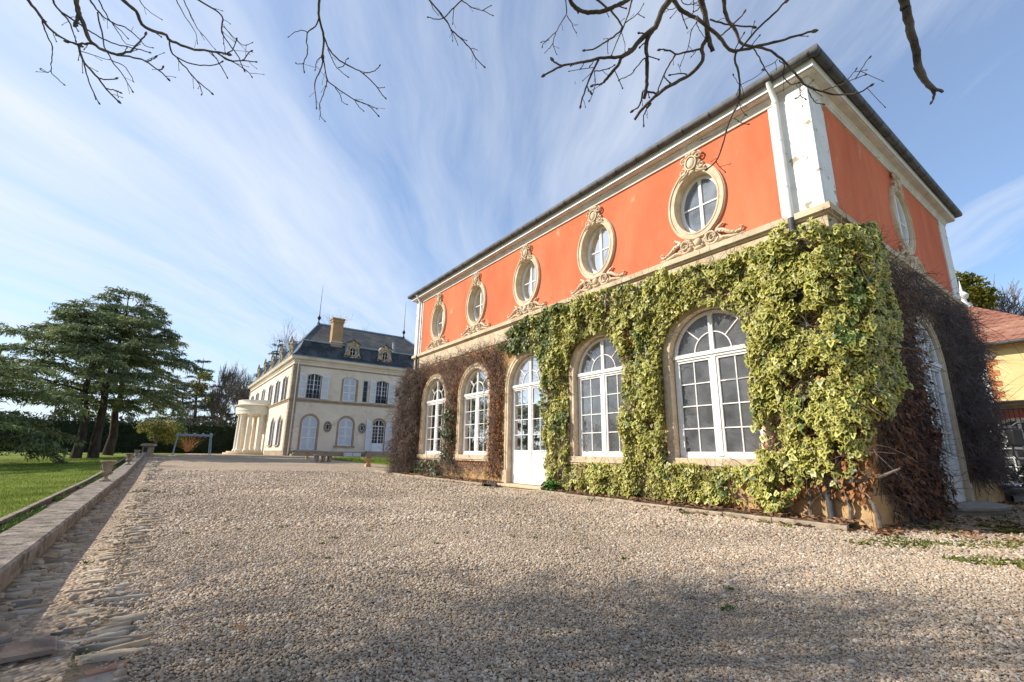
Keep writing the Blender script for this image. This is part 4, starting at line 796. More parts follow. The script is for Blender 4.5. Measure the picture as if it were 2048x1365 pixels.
# window kit
def TOP(u, W_, zs, w, rise):
    t = (W_-u)/W_           # 0 at the hinge, 1 at the free edge (the arch's crown)
    if rise is None: return zs+w*math.sqrt(max(0., 1-(1-t)**2))
    return zs+rise*(1-(1-t)**2)
def kit(T, c, w, z0, zs, rise, kind, shutters=None, nr=4, trim=.17, sill=False, rail=False, curved=True):
    A = (lambda ww, zz, dz=0: arch(c, ww, zz, zs+dz)) if rise is None else (lambda ww, zz, dz=0: seg_arch(c, ww, zz, zs+dz, rise))
    f = MB(T); d = -.12; top = zs+(w if rise is None else rise)
    f.ring(A(w, z0), A(w-.06, z0+.06), d-.02, d+.04)
    if kind == 'glazed':
        f.box(c-.035, c+.035, z0+.03, top-.03, d-.02, d+.035)
        if rise is None: f.box(c-w+.03, c+w-.03, zs-.04, zs+.04, d-.02, d+.035); zt = zs
        else: zt = zs+.05
        zb = z0+.04
        if not rail and rise is None: f.box(c-w+.03, c+w-.03, z0+.03, z0+.72, d-.02, d+.02); zb = z0+.72
        for s_ in (-1, 1): f.box(*sorted((c+s_*w*.52-.012, c+s_*w*.52+.012)), zb, top-.08, d-.01, d+.018)
        for k in range(1, nr): z = zb+(zt-zb)*k/nr; f.box(c-w+.05, c+w-.05, z-.012, z+.012, d-.01, d+.017)
    wn_ = f.build('window' if kind == 'glazed' else 'shuttered_window', m_shut, ch)
    if kind == 'glazed':
        p = MB(T); p.sheet(A(w-.03, z0+.03), [], d-.003); p.build('pane', m_wing, wn_)
    s = MB(T); o_ = A(w+trim, z0-(0 if not sill else .0)); s.ring(o_, A(w-.005, z0), -.14, .03, closed=False); s.build('stone_trim', m_trim, wn_)
    if sill: s = MB(T); s.box(c-w-.28, c+w+.28, z0-.12, z0, -.1, .14); s.build('sill', m_trim, wn_)
    def louv(mb_, pt, W_, z0_, ztop):     # pt(u,z,e): u across 0..W_, e out; ztop(u)
        n = int((max(ztop(0), ztop(W_))-z0_)/.085)
        def bx(u0, u1, za, zb, e0, e1):
            i = len(mb_.v)
            for (u, z, e) in ((u0, za(u0), e0), (u1, za(u1), e0), (u1, zb(u1), e0), (u0, zb(u0), e0), (u0, za(u0), e1), (u1, za(u1), e1), (u1, zb(u1), e1), (u0, zb(u0), e1)): mb_.v.append(pt(u, z, e))
            mb_.f += [[i+k for k in q] for q in ((0, 3, 2, 1), (4, 5, 6, 7), (0, 1, 5, 4), (1, 2, 6, 5), (2, 3, 7, 6), (3, 0, 4, 7))]
        C_ = lambda v: (lambda u: v)
        bx(0, .065, C_(z0_), ztop, -.02, .02); bx(W_-.065, W_, C_(z0_), ztop, -.02, .02)
        bx(.065, W_-.065, C_(z0_), C_(z0_+.10), -.02, .02); bx(.065, W_-.065, lambda u: ztop(u)-.09, ztop, -.02, .02)
        for m_ in (.36, .68): z = z0_+(ztop(W_/2)-z0_)*m_; bx(.065, W_-.065, C_(z-.04), C_(z+.04), -.018, .018)
        z = z0_+.12
        while z < ztop(W_/2)-.1:
            zt = z+.055
            u0, u1 = .065, W_-.065
            if z > ztop(u0)-.05:
                while z > ztop(u0)-.05 and u0 < u1-.05: u0 += .03
            if z > ztop(u1)-.05:
                while z > ztop(u1)-.05 and u1 > u0+.05: u1 -= .03
            i = len(mb_.v)
            for (u, zz, e) in ((u0, z, .015), (u1, z, .015), (u1, zt, -.012), (u0, zt, -.012)): mb_.v.append(pt(u, zz, e))
            mb_.f.append([i, i+1, i+2, i+3]); z += .075
    if kind == 'shut':
        for s_ in (-1, 1):
            m_ = MB(); W_ = w-.035
            tz = lambda u: zs+math.sqrt(max(.0, (w-.02)**2-(u+.01)**2)) if rise is None else zs+rise*(1-((u+.01)/w)**2)
            louv(m_, (lambda u, z, e, s_=s_: T(c+s_*(u+.012), z, -.06+e)), W_, z0+.03, tz)
            m_.build('shutter', m_shut, wn_)
    elif shutters:
        for s_ in shutters:
            m_ = MB(); W_ = w*1.03
            louv(m_, (lambda u, z, e, s_=s_: T(c+s_*(w+.05+(W_-u)*.97), z, .07+(W_-u)*.14+e)), W_, z0+.02, (lambda u: TOP(u, W_, zs, w, rise)))
            m_.build('shutter', m_shut, wn_)
    if rail:
        r_ = MB(T); zr = z0+.62; r_.box(c-w+.02, c+w-.02, zr, zr+.03, .02, .05); r_.box(c-w+.02, c+w-.02, z0+.05, z0+.08, .02, .05)
        k = c-w+.05
        while k < c+w-.03: r_.box(k, k+.018, z0+.06, zr+.01, .025, .043); k += .085
        for q_ in range(6): r_.ring(ell(c-w+.12+q_*(2*w-.24)/5, z0+.35, .07, .14, 10), ell(c-w+.12+q_*(2*w-.24)/5, z0+.35, .05, .12, 10), .026, .042)
        r_.build('iron_railing', m_dark, wn_)
    return wn_
kit(C2, GX[0], .64, .20, 2.50, None, 'shut'); kit(C2, GX[1], .64, .60, 2.50, None, 'shut', sill=True)
kit(C2, GX[2], .60, .20, 2.50, None, 'glazed', (-1, 1), nr=5); kit(C2, GX[3], .60, .60, 2.50, None, 'glazed', (-1, 1), sill=True)
kit(C2, 10.23, .60, 4.62, 6.62, .2, 'glazed', (-1, 1), rail=True, nr=5); kit(C2, 13.41, .60, 4.62, 6.62, .2, 'shut')
kit(C2, 16.52, .58, 4.62, 6.62, .2, 'glazed', (-1, 1), rail=True, nr=5); kit(C2, 19.6, .60, 4.62, 6.62, .2, 'glazed', (-1, 1), rail=True, nr=5)
for c in GY: kit(C1, c, .58, .60, 2.50, None, 'glazed' if c > 50 else 'glazed', (-1, 1), sill=True)
for c in UY: kit(C1, c, .58, 4.62, 6.62, .2, 'glazed', (-1, 1), nr=5)
kit(C1, 57, .75, .0, 2.6, None, 'glazed', nr=5)
for c in (11.78, 14.88, 18.1):
    f = MB(C2); f.ring(ell(c, 2.24, .36, .50, 24), ell(c, 2.24, .25, .385, 24), -.1, .05); w_ = f.build('oval_window', m_trim, ch)
    p = MB(C2); p.sheet(ell(c, 2.24, .27, .41, 24), [], -.06); p.build('pane', m_wing, w_)
    f = MB(C2); f.ring(ell(c, 2.24, .15, .26, 20), ell(c, 2.24, .125, .235, 20), -.05, -.02)
    for k in range(8): a = 2*PI*k/8; f.prism([(c+r_*.15*math.cos(a)*q_+e*math.sin(a)*.012, 2.24+r_*.26*math.sin(a)*q_-e*math.cos(a)*.012) for r_, q_, e in ((1, 1, -1), (1, 1, 1), (1.7, 1, 1), (1.7, 1, -1))], -.05, -.02)
    f.build('leading', m_shut, w_)
for a, b, z0, z1, nr in ((14.66, 15.10, 4.66, 6.68, 4), (17.88, 18.32, 5.42, 6.33, 2)):
    f = MB(C2); f.ring([(a, z0), (b, z0), (b, z1), (a, z1)], [(a+.04, z0+.04), (b-.04, z0+.04), (b-.04, z1-.04), (a+.04, z1-.04)], -.12, .03)
    for k in range(1, nr): z = z0+(z1-z0)*k/nr; f.box(a+.03, b-.03, z-.012, z+.012, -.10, -.07)
    w_ = f.build('narrow_window', m_lead, ch); p = MB(C2); p.sheet([(a, z0), (b, z0), (b, z1), (a, z1)], [], -.09); p.build('pane', m_wing, w_)
# roof: concave mansard, upper hips
rf = MB(); pr = [(.30, 8.34), (.12, 8.50), (-.12, 8.80), (-.32, 9.15), (-.50, 9.55), (-.62, 9.92)]
rf.rect_sweep(8.4, CX1, CY0, CY1, pr); lowroof = rf.build('mansard_roof', m_slate1, ch)
ru = MB(); zb = 9.93; o_ = .58
def hip(x0, x1, y0, y1, ra, rb, z):
    i = len(ru.v); ru.v += [(x0, y0, zb), (x1, y0, zb), (x1, y1, zb), (x0, y1, zb), (*ra, z), (*rb, z)]
    ru.f += [[i, i+1, i+5, i+4], [i+1, i+2, i+5], [i+2, i+3, i+4, i+5], [i+3, i, i+4]]
hip(8.4+o_, CX1-o_, CY0+o_, 53.2, (11.05, 48.7), (20.2, 48.7), 12.65)
ur = ru.build('upper_roof', m_slate2, ch)
ru = MB(); hip(8.4+o_+.02, 19, 50.0, CY1-o_, (13.5, 54), (13.5, 66), 12.0); ru.build('upper_roof', m_slate2, ch)
br = MB(); br.rect_sweep(8.4, CX1, CY0, CY1, [(-.56, 9.86), (-.50, 9.92), (-.52, 10.0), (-.66, 10.02)]); br.build('break_flashing', m_lead, ch)
rd = MB(); rd.tube([(11.05, 48.7, 12.66), (20.2, 48.7, 12.66)], .09, 8)
rd.tube([(8.4+o_, CY0+o_, 9.97), (11.05, 48.7, 12.68)], .07, 6); rd.tube([(CX1-o_, CY0+o_, 9.97), (20.2, 48.7, 12.68)], .07, 6)
for a, b in zip(pr, pr[1:]): rd.tube([(8.4-a[0], CY0-a[0], a[1]), (8.4-b[0], CY0-b[0], b[1])], .07, 6)
rd.build('ridge_flashing', m_lead, ch)
for x in (11.05, 20.2):
    f = MB(); f.lathe([(.14, 0), (.16, .1), (.06, .2), (.05, .4), (.15, .55), (.18, .68), (.10, .82), (.04, .95), (.03, 1.3), (.022, 2.6), (.012, 4.0), (.003, 4.3)], (x, 48.7, 12.62), 10); f.build('roof_finial', m_dark, ch, smooth=True)
# chimney
cm = MB(); cx0, cx1, cy0, cy1 = 11.42, 12.50, 44.72, 45.6
cm.box(cx0, cx1, cy0, cy1, 8.6, 10.15); cm.box(cx0+.06, cx1-.06, cy0+.05, cy1-.05, 10.15, 12.1); cm.box(cx0-.0, cx1+.0, cy0, cy1, 12.1, 12.35); cm.box(cx0-.06, cx1+.06, cy0-.06, cy1+.06, 12.35, 12.5)
cmo = cm.build('chimney', m_chim, ch, bevel=.02)
MB().box(cx0-.25, cx1+.25, cy0-.18, cy1, 8.4, 8.8).build('flashing', m_lead, cmo); MB().box(cx0-.03, cx1+.03, cy0-.03, cy1+.03, 10.12, 10.2).build('chimney_band', m_cornice, cmo)
MB().tube([(17.67, 44.95, 9.1), (17.62, 44.95, 11.0)], .12, 10).build('vent_pipe', m_lead, ch)
m_ped = mat('dark_lichen', (.08, .065, .05), (.2, .16, .12), 4, .9, 0)
m_bluep = mat('blue_pane', (.02, .05, .14), None, rough=.1, bump=0, spec=.8)
def dormer(T, c, zc_, d0, sc_=1.0):
    b_ = MB(T); w = .62*sc_
    b_.prism([(c-w-.1, zc_-.95), (c+w+.1, zc_-.95), (c+w, zc_+.5), (c+.3, zc_+.85), (c-.3, zc_+.85), (c-w, zc_+.5)], d0-1.4, d0-.02); o = b_.build('dormer', m_lead, ch)
    f = MB(T)
    out_ = [(c-.80, zc_-.85), (c-.72, zc_-.35), (c-.55, zc_+.1), (c-.58, zc_+.45), (c-.45, zc_+.75), (c, zc_+.95), (c+.45, zc_+.75), (c+.58, zc_+.45), (c+.55, zc_+.1), (c+.72, zc_-.35), (c+.80, zc_-.85), (c, zc_-.85)]
    f.T = T; i = len(f.v); hole = ell(c, zc_-.05, .30, .44, 16); f.sheet(out_, [hole], d0+.06); f.ring(ell(c, zc_-.05, .36, .50, 20), ell(c, zc_-.05, .27, .41, 20), d0-.1, d0+.12)
    n_ = len(out_); a_ = [f.pt((p[0], p[1], d0+.06)) for p in out_]; b2 = [f.pt((p[0], p[1], d0-.06)) for p in out_]
    for k in range(n_): f.f.append([a_[k], a_[(k+1) % n_], b2[(k+1) % n_], b2[k]])
    for s_ in (-1, 1):
        spiral(f, c+s_*.62, zc_-.52, .20, R(90), 1.4, s_, .055, d0+.1, T, 16); spiral(f, c+s_*.50, zc_+.42, .14, R(-90), 1.3, -s_, .045, d0+.1, T, 14)
        for q in range(5): bump_(f, c+s_*(.12+.1*q), zc_-.66+.035*q*q*.5, d0+.1, .09, .07, .07, T)
        for q in range(4): bump_(f, c+s_*(.10+.1*q), zc_+.60-.05*q, d0+.1, .075, .06, .06, T)
    bump_(f, c, zc_+.62, d0+.1, .12, .15, .08, T); bump_(f, c, zc_-.68, d0+.1, .15, .10, .09, T)
    f.build('carved_surround', m_carve, o, smooth=True, angle=40)
    p = MB(T); p.T = T; pts_ = [(c-.75, zc_+.62), (c-.55, zc_+.82), (c-.25, zc_+.90), (c, zc_+1.12), (c+.25, zc_+.90), (c+.55, zc_+.82), (c+.75, zc_+.62)]
    path(p, [(a, b, d0+.10) for a, b in pts_], [.05, .07, .08, .09, .08, .07, .05], T); bump_(p, c, zc_+1.2, d0+.1, .06, .14, .06, T); p.build('pediment', m_ped, o, smooth=True)
    g_ = MB(T); g_.sheet(ell(c, zc_-.05, .30, .44, 16), [], d0-.02); g_.build('pane', m_bluep, o)
    g_ = MB(T); g_.box(c-.018, c+.018, zc_-.47, zc_+.37, d0-.01, d0+.03); g_.box(c-.29, c+.29, zc_-.065, zc_-.035, d0-.01, d0+.028); g_.ring(ell(c, zc_-.05, .285, .43, 20), ell(c, zc_-.05, .25, .395, 20), d0-.01, d0+.04); g_.build('window_bars', m_shut, o)
for c in (13.42, 16.62): dormer(C2, c, 9.42, -.25)
for c in (47.6, 52.3, 57, 61.7, 66.4): dormer(C1, c, 9.42, -.25)
# portico (half-round)
pc = (8.4, 57.0); RR = 2.45
def halfring(r0, r1, z0, z1, nm, m_, smooth=True, parent=ch):
    p = MB(); n = 28; o1 = [(pc[0]+r1*math.cos(PI/2+PI*k/n), pc[1]+r1*math.sin(PI/2+PI*k/n)) for k in range(n+1)]; i1 = [(pc[0]+r0*math.cos(PI/2+PI*k/n), pc[1]+r0*math.sin(PI/2+PI*k/n)) for k in range(n+1)]
    p.ring(o1, i1, z0, z1, closed=False); return p.build(nm, m_, parent, smooth=smooth, angle=30)
pm = MB(); n = 28
half = lambda r: [(pc[0]+r*math.cos(PI/2+PI*k/n), pc[1]+r*math.sin(PI/2+PI*k/n)) for k in range(n+1)]
pm.grid([[(x, y, z) for x, y in half(r)] for r, z in ((.05, 3.75), (RR+.12, 3.75), (RR+.12, 4.05), (RR+.15, 4.07), (RR+.15, 4.52), (RR+.32, 4.58), (RR+.36, 4.68), (RR+.10, 4.74), (RR+.02, 4.74), (RR+.02, 5.10), (RR+.06, 5.12), (RR+.06, 5.18), (.05, 5.18))], closed=False, cap=False)
por = pm.build('portico', m_column, ch, smooth=True, angle=30)
for r, z in ((2.95, .0), (3.25, -.14)): 
    q = MB(); q.grid([[(x, y, zz) for x, y in half(rr)] for rr, zz in ((r, z-.4), (r, z), (.05, z))], closed=False, cap=False); q.build('portico_step', m_stone2, por)
for a in (100, 128, 232, 260, 152, 208):
    x, y = pc[0]+RR*.93*math.cos(R(a)), pc[1]+RR*.93*math.sin(R(a))
    q = MB(); q.box(x-.30, x+.30, y-.30, y+.30, .0, .12)
    q.lathe([(.29, .12), (.30, .18), (.25, .24), (.235, .30), (.23, 1.4), (.195, 3.45), (.19, 3.5), (.21, 3.52), (.21, 3.56), (.20, 3.58), (.25, 3.66)], (x, y, 0), 20); q.box(x-.27, x+.27, y-.27, y+.27, 3.66, 3.76); q.build('column', m_column, por, smooth=True, angle=35)
# steps on the shaded side, white troughs
for c, w_ in ((10.3, 1.45), (16.55, 1.5)):
    s_ = MB(C2)
    for k in range(3): s_.box(c-w_+.17*k, c+w_-.17*k, -.45, -.14+.14*k, .02, 1.05-.32*k)
    s_.build('entrance_steps', m_trim, ch, bevel=.01)
for k, xx in enumerate((13.55, 14.32)):
    q = MB(); q.box(xx-.36, xx+.36, 43.2, 43.55, -.30, .02); q.box(xx-.33, xx+.33, 43.24, 43.51, .02, .021)
    tag(q.build('white_trough', mat('trough_white', (.55, .56, .56), (.66, .67, .67), 5, .7, 0), bevel=.02), 'white rectangular planter trough below the shuttered window, %s of two' % ('left' if k == 0 else 'right'), 'planter', 'white troughs by the manor wall')
# ================================================================== yellow outbuilding on the right
m_yel = mat('yellow_render', (.66, .49, .22), (.76, .59, .30), 1.1, .9, .1, 15, .15)
m_oran = mat('orange_quoin', (.56, .21, .08), (.66, .27, .11), 2, .9, 0)
m_tile = tile_mat('clay_tiles', (.34, .14, .085), (.26, .10, .06), (.09, .04, .03), .30, .24, (.42, .22, .14))
m_redt = mat('faded_red_paint', (.46, .12, .09), (.56, .18, .14), 3, .9, 0)
YX = 30.0; C3 = lambda s, z, d: (YX-d, s, z)
yh = empty('yellow_outbuilding', (YX, 4, -.97)); tag(yh, 'yellow rendered outbuilding with clay tile hipped roof and red arched window', 'building')
AC = 3.75   # arch centre
w = MB(C3); w.sheet([(1.5, -1.1), (9.0, -1.1), (9.0, 5.3), (1.5, 5.3)], [arch(AC, 1.32, -1.0, .62)], 0); w.T = ID; w.box(YX+.01, 38, 1.5, 1.55, -1.1, 5.3); w.box(YX+.01, 38, 8.95, 9.0, -1.1, 5.3); w.box(37.95, 38, 1.55, 8.95, -1.1, 5.3); w.build('wall', m_yel, yh)
rf = MB(); e = .45; rf.v = [(YX-e, 1.5-e, 5.25), (38+e, 1.5-e, 5.25), (38+e, 9+e, 5.25), (YX-e, 9+e, 5.25), (34, 5.2, 8.25), (34.05, 5.3, 8.25)]+[(YX-e, 1.5-e, 5.17), (38+e, 1.5-e, 5.17), (38+e, 9+e, 5.17), (YX-e, 9+e, 5.17)]
rf.f = [[0, 1, 4], [1, 2, 5, 4], [2, 3, 5], [3, 0, 4, 5], [0, 6, 7, 1], [1, 7, 8, 2], [2, 8, 9, 3], [3, 9, 6, 0], [6, 9, 8, 7]]; rf.build('roof', m_tile, yh)
f = MB(); f.lathe([(.34, 0), (.30, .25), (.16, .35), (.12, .5), (.24, .62), (.27, .75), (.18, .9), (.06, 1.0), (.04, 1.3), (.01, 1.6)], (34, 5.25, 8.05), 12); f.build('white_finial', m_white, yh, smooth=True)
gt_ = MB(); gt_.tube([(YX-e-.06, 1.2, 5.18), (YX-e-.06, 9.3, 5.18)], .07, 8); gt_.build('gutter', m_zinc, yh)
q = MB(C3)
for k in range(8): q.box(4.18-(.20 if k % 2 else 0), 4.62, 2.62+k*.24, 2.62+(k+1)*.24-.004, 0, .02)
q.build('orange_quoins', m_oran, yh)
q = MB(C3); q.box(1.4, 9.0, 2.40, 2.52, 0, .95); q.box(1.4, 9.0, 2.52, 2.58, 0, 1.02); q.build('balcony_slab', m_oldwood, yh)
q = MB(C3); q.box(1.4, 9.0, 2.20, 2.24, .90, .94); q.box(1.4, 9.0, 1.36, 1.40, .90, .94)
s_ = 1.45
while s_ < 9: q.box(s_, s_+.03, 1.38, 2.22, .905, .935); s_ += .15
q.build('iron_railing', m_dark, yh)
f = MB(C3); f.ring(arch(AC, 1.62, -1.0, .62), arch(AC, 1.30, -1.0, .62), -.1, .06, closed=False); f.build('red_arch_surround', m_redt, yh)
f = MB(C3); f.ring(arch(AC, 1.30, -.98, .62), arch(AC, 1.18, -.86, .62), -.08, .0); f.box(AC-1.2, AC+1.2, .56, .66, -.07, .02); f.box(AC-.05, AC+.05, -.9, 1.85, -.07, .02)
for k in range(1, 6):
    if k != 3: s_ = AC-1.2+k*.4; f.box(s_-.02, s_+.02, -.9, .6, -.06, .0)
for k in range(1, 4): z = -.9+k*.37; f.box(AC-1.2, AC+1.2, z-.02, z+.02, -.06, .001)
f.ring([(AC-.6*math.cos(PI*k/16), .62+.6*math.sin(PI*k/16)) for k in range(17)], [(AC-.56*math.cos(PI*k/16), .62+.56*math.sin(PI*k/16)) for k in range(17)], -.06, .0, closed=False)
for a in (45, 90, 135, 22, 158):
    ca, sa = math.cos(R(a)), math.sin(R(a)); f.prism([(AC+.6*ca-.02*sa, .62+.6*sa+.02*ca), (AC+.6*ca+.02*sa, .62+.6*sa-.02*ca), (AC+1.2*ca+.02*sa, .62+1.2*sa-.02*ca), (AC+1.2*ca-.02*sa, .62+1.2*sa+.02*ca)], -.06, .0)
wd = f.build('arched_window', m_white, yh); p = MB(C3); p.sheet(arch(AC, 1.25, -.95, .62), [], -.065); p.build('pane', mat('dark_pane', (.09, .095, .10), (.14, .145, .15), 2, .15, 0, spec=.6), wd)
# small white-walled lean-to in front of it
le = empty('white_lean_to', (27, 4.2, -.97)); tag(le, 'small white walled canopy structure with sloping dark roof beside the yellow building', 'lean-to')
q = MB(); q.box(26.4, 26.5, 3.85, 6.5, 2.3, 3.95); q.build('white_wall', m_white, le); q = MB(); q.v = [(25.9, 3.55, 3.98), (27.0, 3.55, 4.30), (27.0, 6.6, 4.9), (25.9, 6.6, 4.6)]; q.f = [[0, 1, 2, 3]]; q.v += [(x, y, z-.08) for x, y, z in q.v[:4]]; q.f += [[4, 7, 6, 5], [0, 4, 5, 1], [1, 5, 6, 2], [2, 6, 7, 3], [3, 7, 4, 0]]; q.build('roof', m_oldwood, le)
for y_ in (3.95, 6.3): MB().box(26.4, 26.5, y_, y_+.1, -1.0, 2.3).build('post', m_oldwood, le)
# ================================================================== TREES
def spray_mesh(name, P, D, ln, w, m, parent, var=None):
    """needle / leaf sprays: thin bent triangles along D"""
    n = len(P); up = rng.normal(0, 1, (n, 3)); S = np.cross(D, up); S /= np.linalg.norm(S, axis=1, keepdims=True)+1e-9
    ln = ln*rng.uniform(.6, 1.4, n)[:, None]; w = w*rng.uniform(.6, 1.4, n)[:, None]
    V = np.stack([P-S*w/2, P+S*w/2, P+D*ln*.6+S*w*.4, P+D*ln, P+D*ln*.6-S*w*.4], 1)
    b = (np.arange(n)*5)[:, None]; F = np.concatenate([b+np.array([0, 1, 2]), b+np.array([0, 2, 4]), b+np.array([4, 2, 3])]).reshape(-1, 3)
    t = rng.uniform(.6, 1.35, n) if var is None else var
    return np_mesh(name, V.reshape(-1, 3), F, m, parent, attrs={'tone': np.repeat(t, 5)})
def foliage_mat(name, c1, c2, tr=.15, rough=.6):
    m = bpy.data.materials.new(name); m.use_nodes = True; t = m.node_tree; b = t.nodes['Principled BSDF']; b.inputs['Roughness'].default_value = rough; b.inputs['Specular IOR Level'].default_value = .2
    g = N(t, 'ShaderNodeNewGeometry'); n = N(t, 'ShaderNodeTexNoise', Scale=.9, Detail=4.); L(t, g.outputs['Position'], n.inputs['Vector']); r = N(t, 'ShaderNodeValToRGB'); L(t, n.outputs[0], r.inputs[0])
    r.color_ramp.elements[0].position = .4; r.color_ramp.elements[1].position = .62; r.color_ramp.elements[0].color = (*c1, 1); r.color_ramp.elements[1].color = (*c2, 1)
    k = N(t, 'ShaderNodeAttribute', attribute_name='tone'); hs = N(t, 'ShaderNodeHueSaturation'); L(t, k.outputs['Fac'], hs.inputs['Value']); L(t, r.outputs[0], hs.inputs['Color']); L(t, hs.outputs[0], b.inputs['Base Color'])
    trn = N(t, 'ShaderNodeBsdfTranslucent'); L(t, hs.outputs[0], trn.inputs[0]); ms = N(t, 'ShaderNodeMixShader'); ms.inputs[0].default_value = tr
    L(t, b.outputs[0], ms.inputs[1]); L(t, trn.outputs[0], ms.inputs[2]); L(t, ms.outputs[0], t.nodes['Material Output'].inputs[0]); return m
m_cedar = foliage_mat('cedar_needles', (.13, .17, .08), (.26, .30, .13), .38)
m_cedar2 = foliage_mat('far_conifer_needles', (.045, .07, .04), (.09, .12, .06), .2)
def polyline(p, d, ln, K, droop, curl, lift=0):
    pts = [np.array(p, float)]; d = np.array(d, float)
    for k in range(K-1):
        d = d+rng.normal(0, curl, 3); d[2] += lift-droop*(k/(K-1)); d /= np.linalg.norm(d); pts.append(pts[-1]+d*ln/(K-1))
    return np.array(pts), d
def cedar(base, H, Rad, label, name='cedar_tree', nb=46, low=.16, lean=(0, 0), group=None, m=None, dens=1., tr=.5, flat=.62, bias=None, sp=.24):
    root = empty(name, base); tag(root, label, 'tree', group); B = np.array(base)
    K = 8; tp = np.array([B+np.array([lean[0]*t*t, lean[1]*t*t, H*t*.97]) for t in np.linspace(-.02, 1, K)]); tp[1:-1, :2] += rng.normal(0, .12, (K-2, 2))
    trr = tr*np.array([1.25, .95, .8, .66, .52, .38, .22, .06])
    V, F = tubes_np(tp[None], trr[None], 12); np_mesh('trunk', V, F, m_bark_c, root, smooth=True)
    BP, BR, SP, SR, LP, LD = [], [], [], [], [], []
    for i in range(nb):
        nt_ = max(6, nb//4); t = low+(.985-low)*((min(nt_, int(nt_*(i+.5)/nb)+.5+rng.normal(0, .13)))/nt_)**.85; t = min(.985, max(low, t)); a = i*2.399+rng.normal(0, .3)
        c = np.array([np.interp(t, np.linspace(0, 1, K), tp[:, q]) for q in range(3)])
        prof = flat+(1-flat)*math.sin(PI*min(1, max(0, (t-.05)/.75)))
        if t > .70: prof *= 1-.62*((t-.70)/.30)**1.3
        ln = Rad*prof*rng.uniform(.72, 1.1)
        d = np.array([math.cos(a), math.sin(a), .45 if t > .5 else .22])
        if bias is not None: ln *= 1+.35*float(np.dot(d[:2], bias))*(1 if t < .75 else .3)
        p, dd = polyline(c, d, ln, 7, .30 if t > .4 else .38, .06); BP.append(p); BR.append(max(.03, tr*.26*(1-t*.6))*np.linspace(1, .15, 7))
        ns = int(11*ln/4)+4
        for j in range(ns):
            u = .18+.82*(j+rng.random())/ns; q = np.array([np.interp(u, np.linspace(0, 1, 7), p[:, z]) for z in range(3)])
            dirn = p[min(6, int(u*6)+1)]-p[int(u*6) if u < 1 else 5]; dirn /= np.linalg.norm(dirn)+1e-9; side = np.array([-dirn[1], dirn[0], 0])*(1 if j % 2 else -1)
            l2 = ln*.36*(1-.55*u)*rng.uniform(.6, 1.3)+.25; d2 = dirn*rng.uniform(.3, .9)+side*rng.uniform(.5, 1.2)+np.array([0, 0, rng.uniform(-.10, .22)]); d2 /= np.linalg.norm(d2)
            p2, _ = polyline(q, d2, l2, 5, .22, .10); SP.append(p2); SR.append(np.linspace(.03, .008, 5))
            nl = int(52*dens*l2*(1 if u > .4 else .3))+1
            uu = rng.random(nl)**.8; pos = np.stack([np.interp(uu, np.linspace(0, 1, 5), p2[:, z]) for z in range(3)], 1)+rng.normal(0, .10, (nl, 3))*np.array([1.2, 1.2, .4])
            dl = (p2[-1]-p2[0]); dl /= np.linalg.norm(dl)+1e-9; dl = dl[None]*.7+rng.normal(0, .5, (nl, 3)); dl[:, 2] -= .32+.25*rng.random(nl); dl /= np.linalg.norm(dl, axis=1, keepdims=True)
            LP.append(pos); LD.append(dl)
    V, F = tubes_np(np.array(BP), np.array(BR), 6); np_mesh('limbs', V, F, m_bark_c, root)
    V, F = tubes_np(np.array(SP), np.array(SR), 3); cr_ = np_mesh('crown', V, F, m_bark_c, root)
    spray_mesh('needles', np.concatenate(LP), np.concatenate(LD), sp, .055, m or m_cedar, cr_); return root
def place(px, py, f=zl): return on_ground(px, py, f)
b1 = place(150, 917); b2 = on_y(187, 909, 40.); b3 = on_y(216, 905, 46.)
H1 = on_y(150, 600, b1[1])[2]-b1[2]; H2 = on_y(190, 566, b2[1])[2]-b2[2]; H3 = on_y(250, 622, b3[1])[2]-b3[2]
cedar(tuple(b1), H1, 5.0, 'huge cedar of the nearest and thickest trunk, its left branches sweeping down to the lawn', group='three old cedars on the lawn', lean=(-.6, 0), low=.30, bias=(-.9, -.3), nb=40, tr=.24, dens=1.0)
cedar(tuple(b2), H2, 4.9, 'tallest cedar, reddish lower trunk in the middle of the three cedars', group='three old cedars on the lawn', nb=45, tr=.25, low=.33, dens=1.0)
cedar(tuple(b3), H3, 3.5, 'rightmost cedar with flared trunk base and branches reaching toward the bare trees', group='three old cedars on the lawn', nb=38, tr=.27, low=.30, bias=(.7, 0), dens=1.0)
b4 = on_ground(-150, 935, zl); cedar(tuple(b4), on_y(-100, 700, b4[1])[2]-b4[2], 4.7, 'cedar at the left edge of the view with grey limbs leaning in', nb=32, tr=.45, low=.10, bias=(.8, .2), dens=1.0)
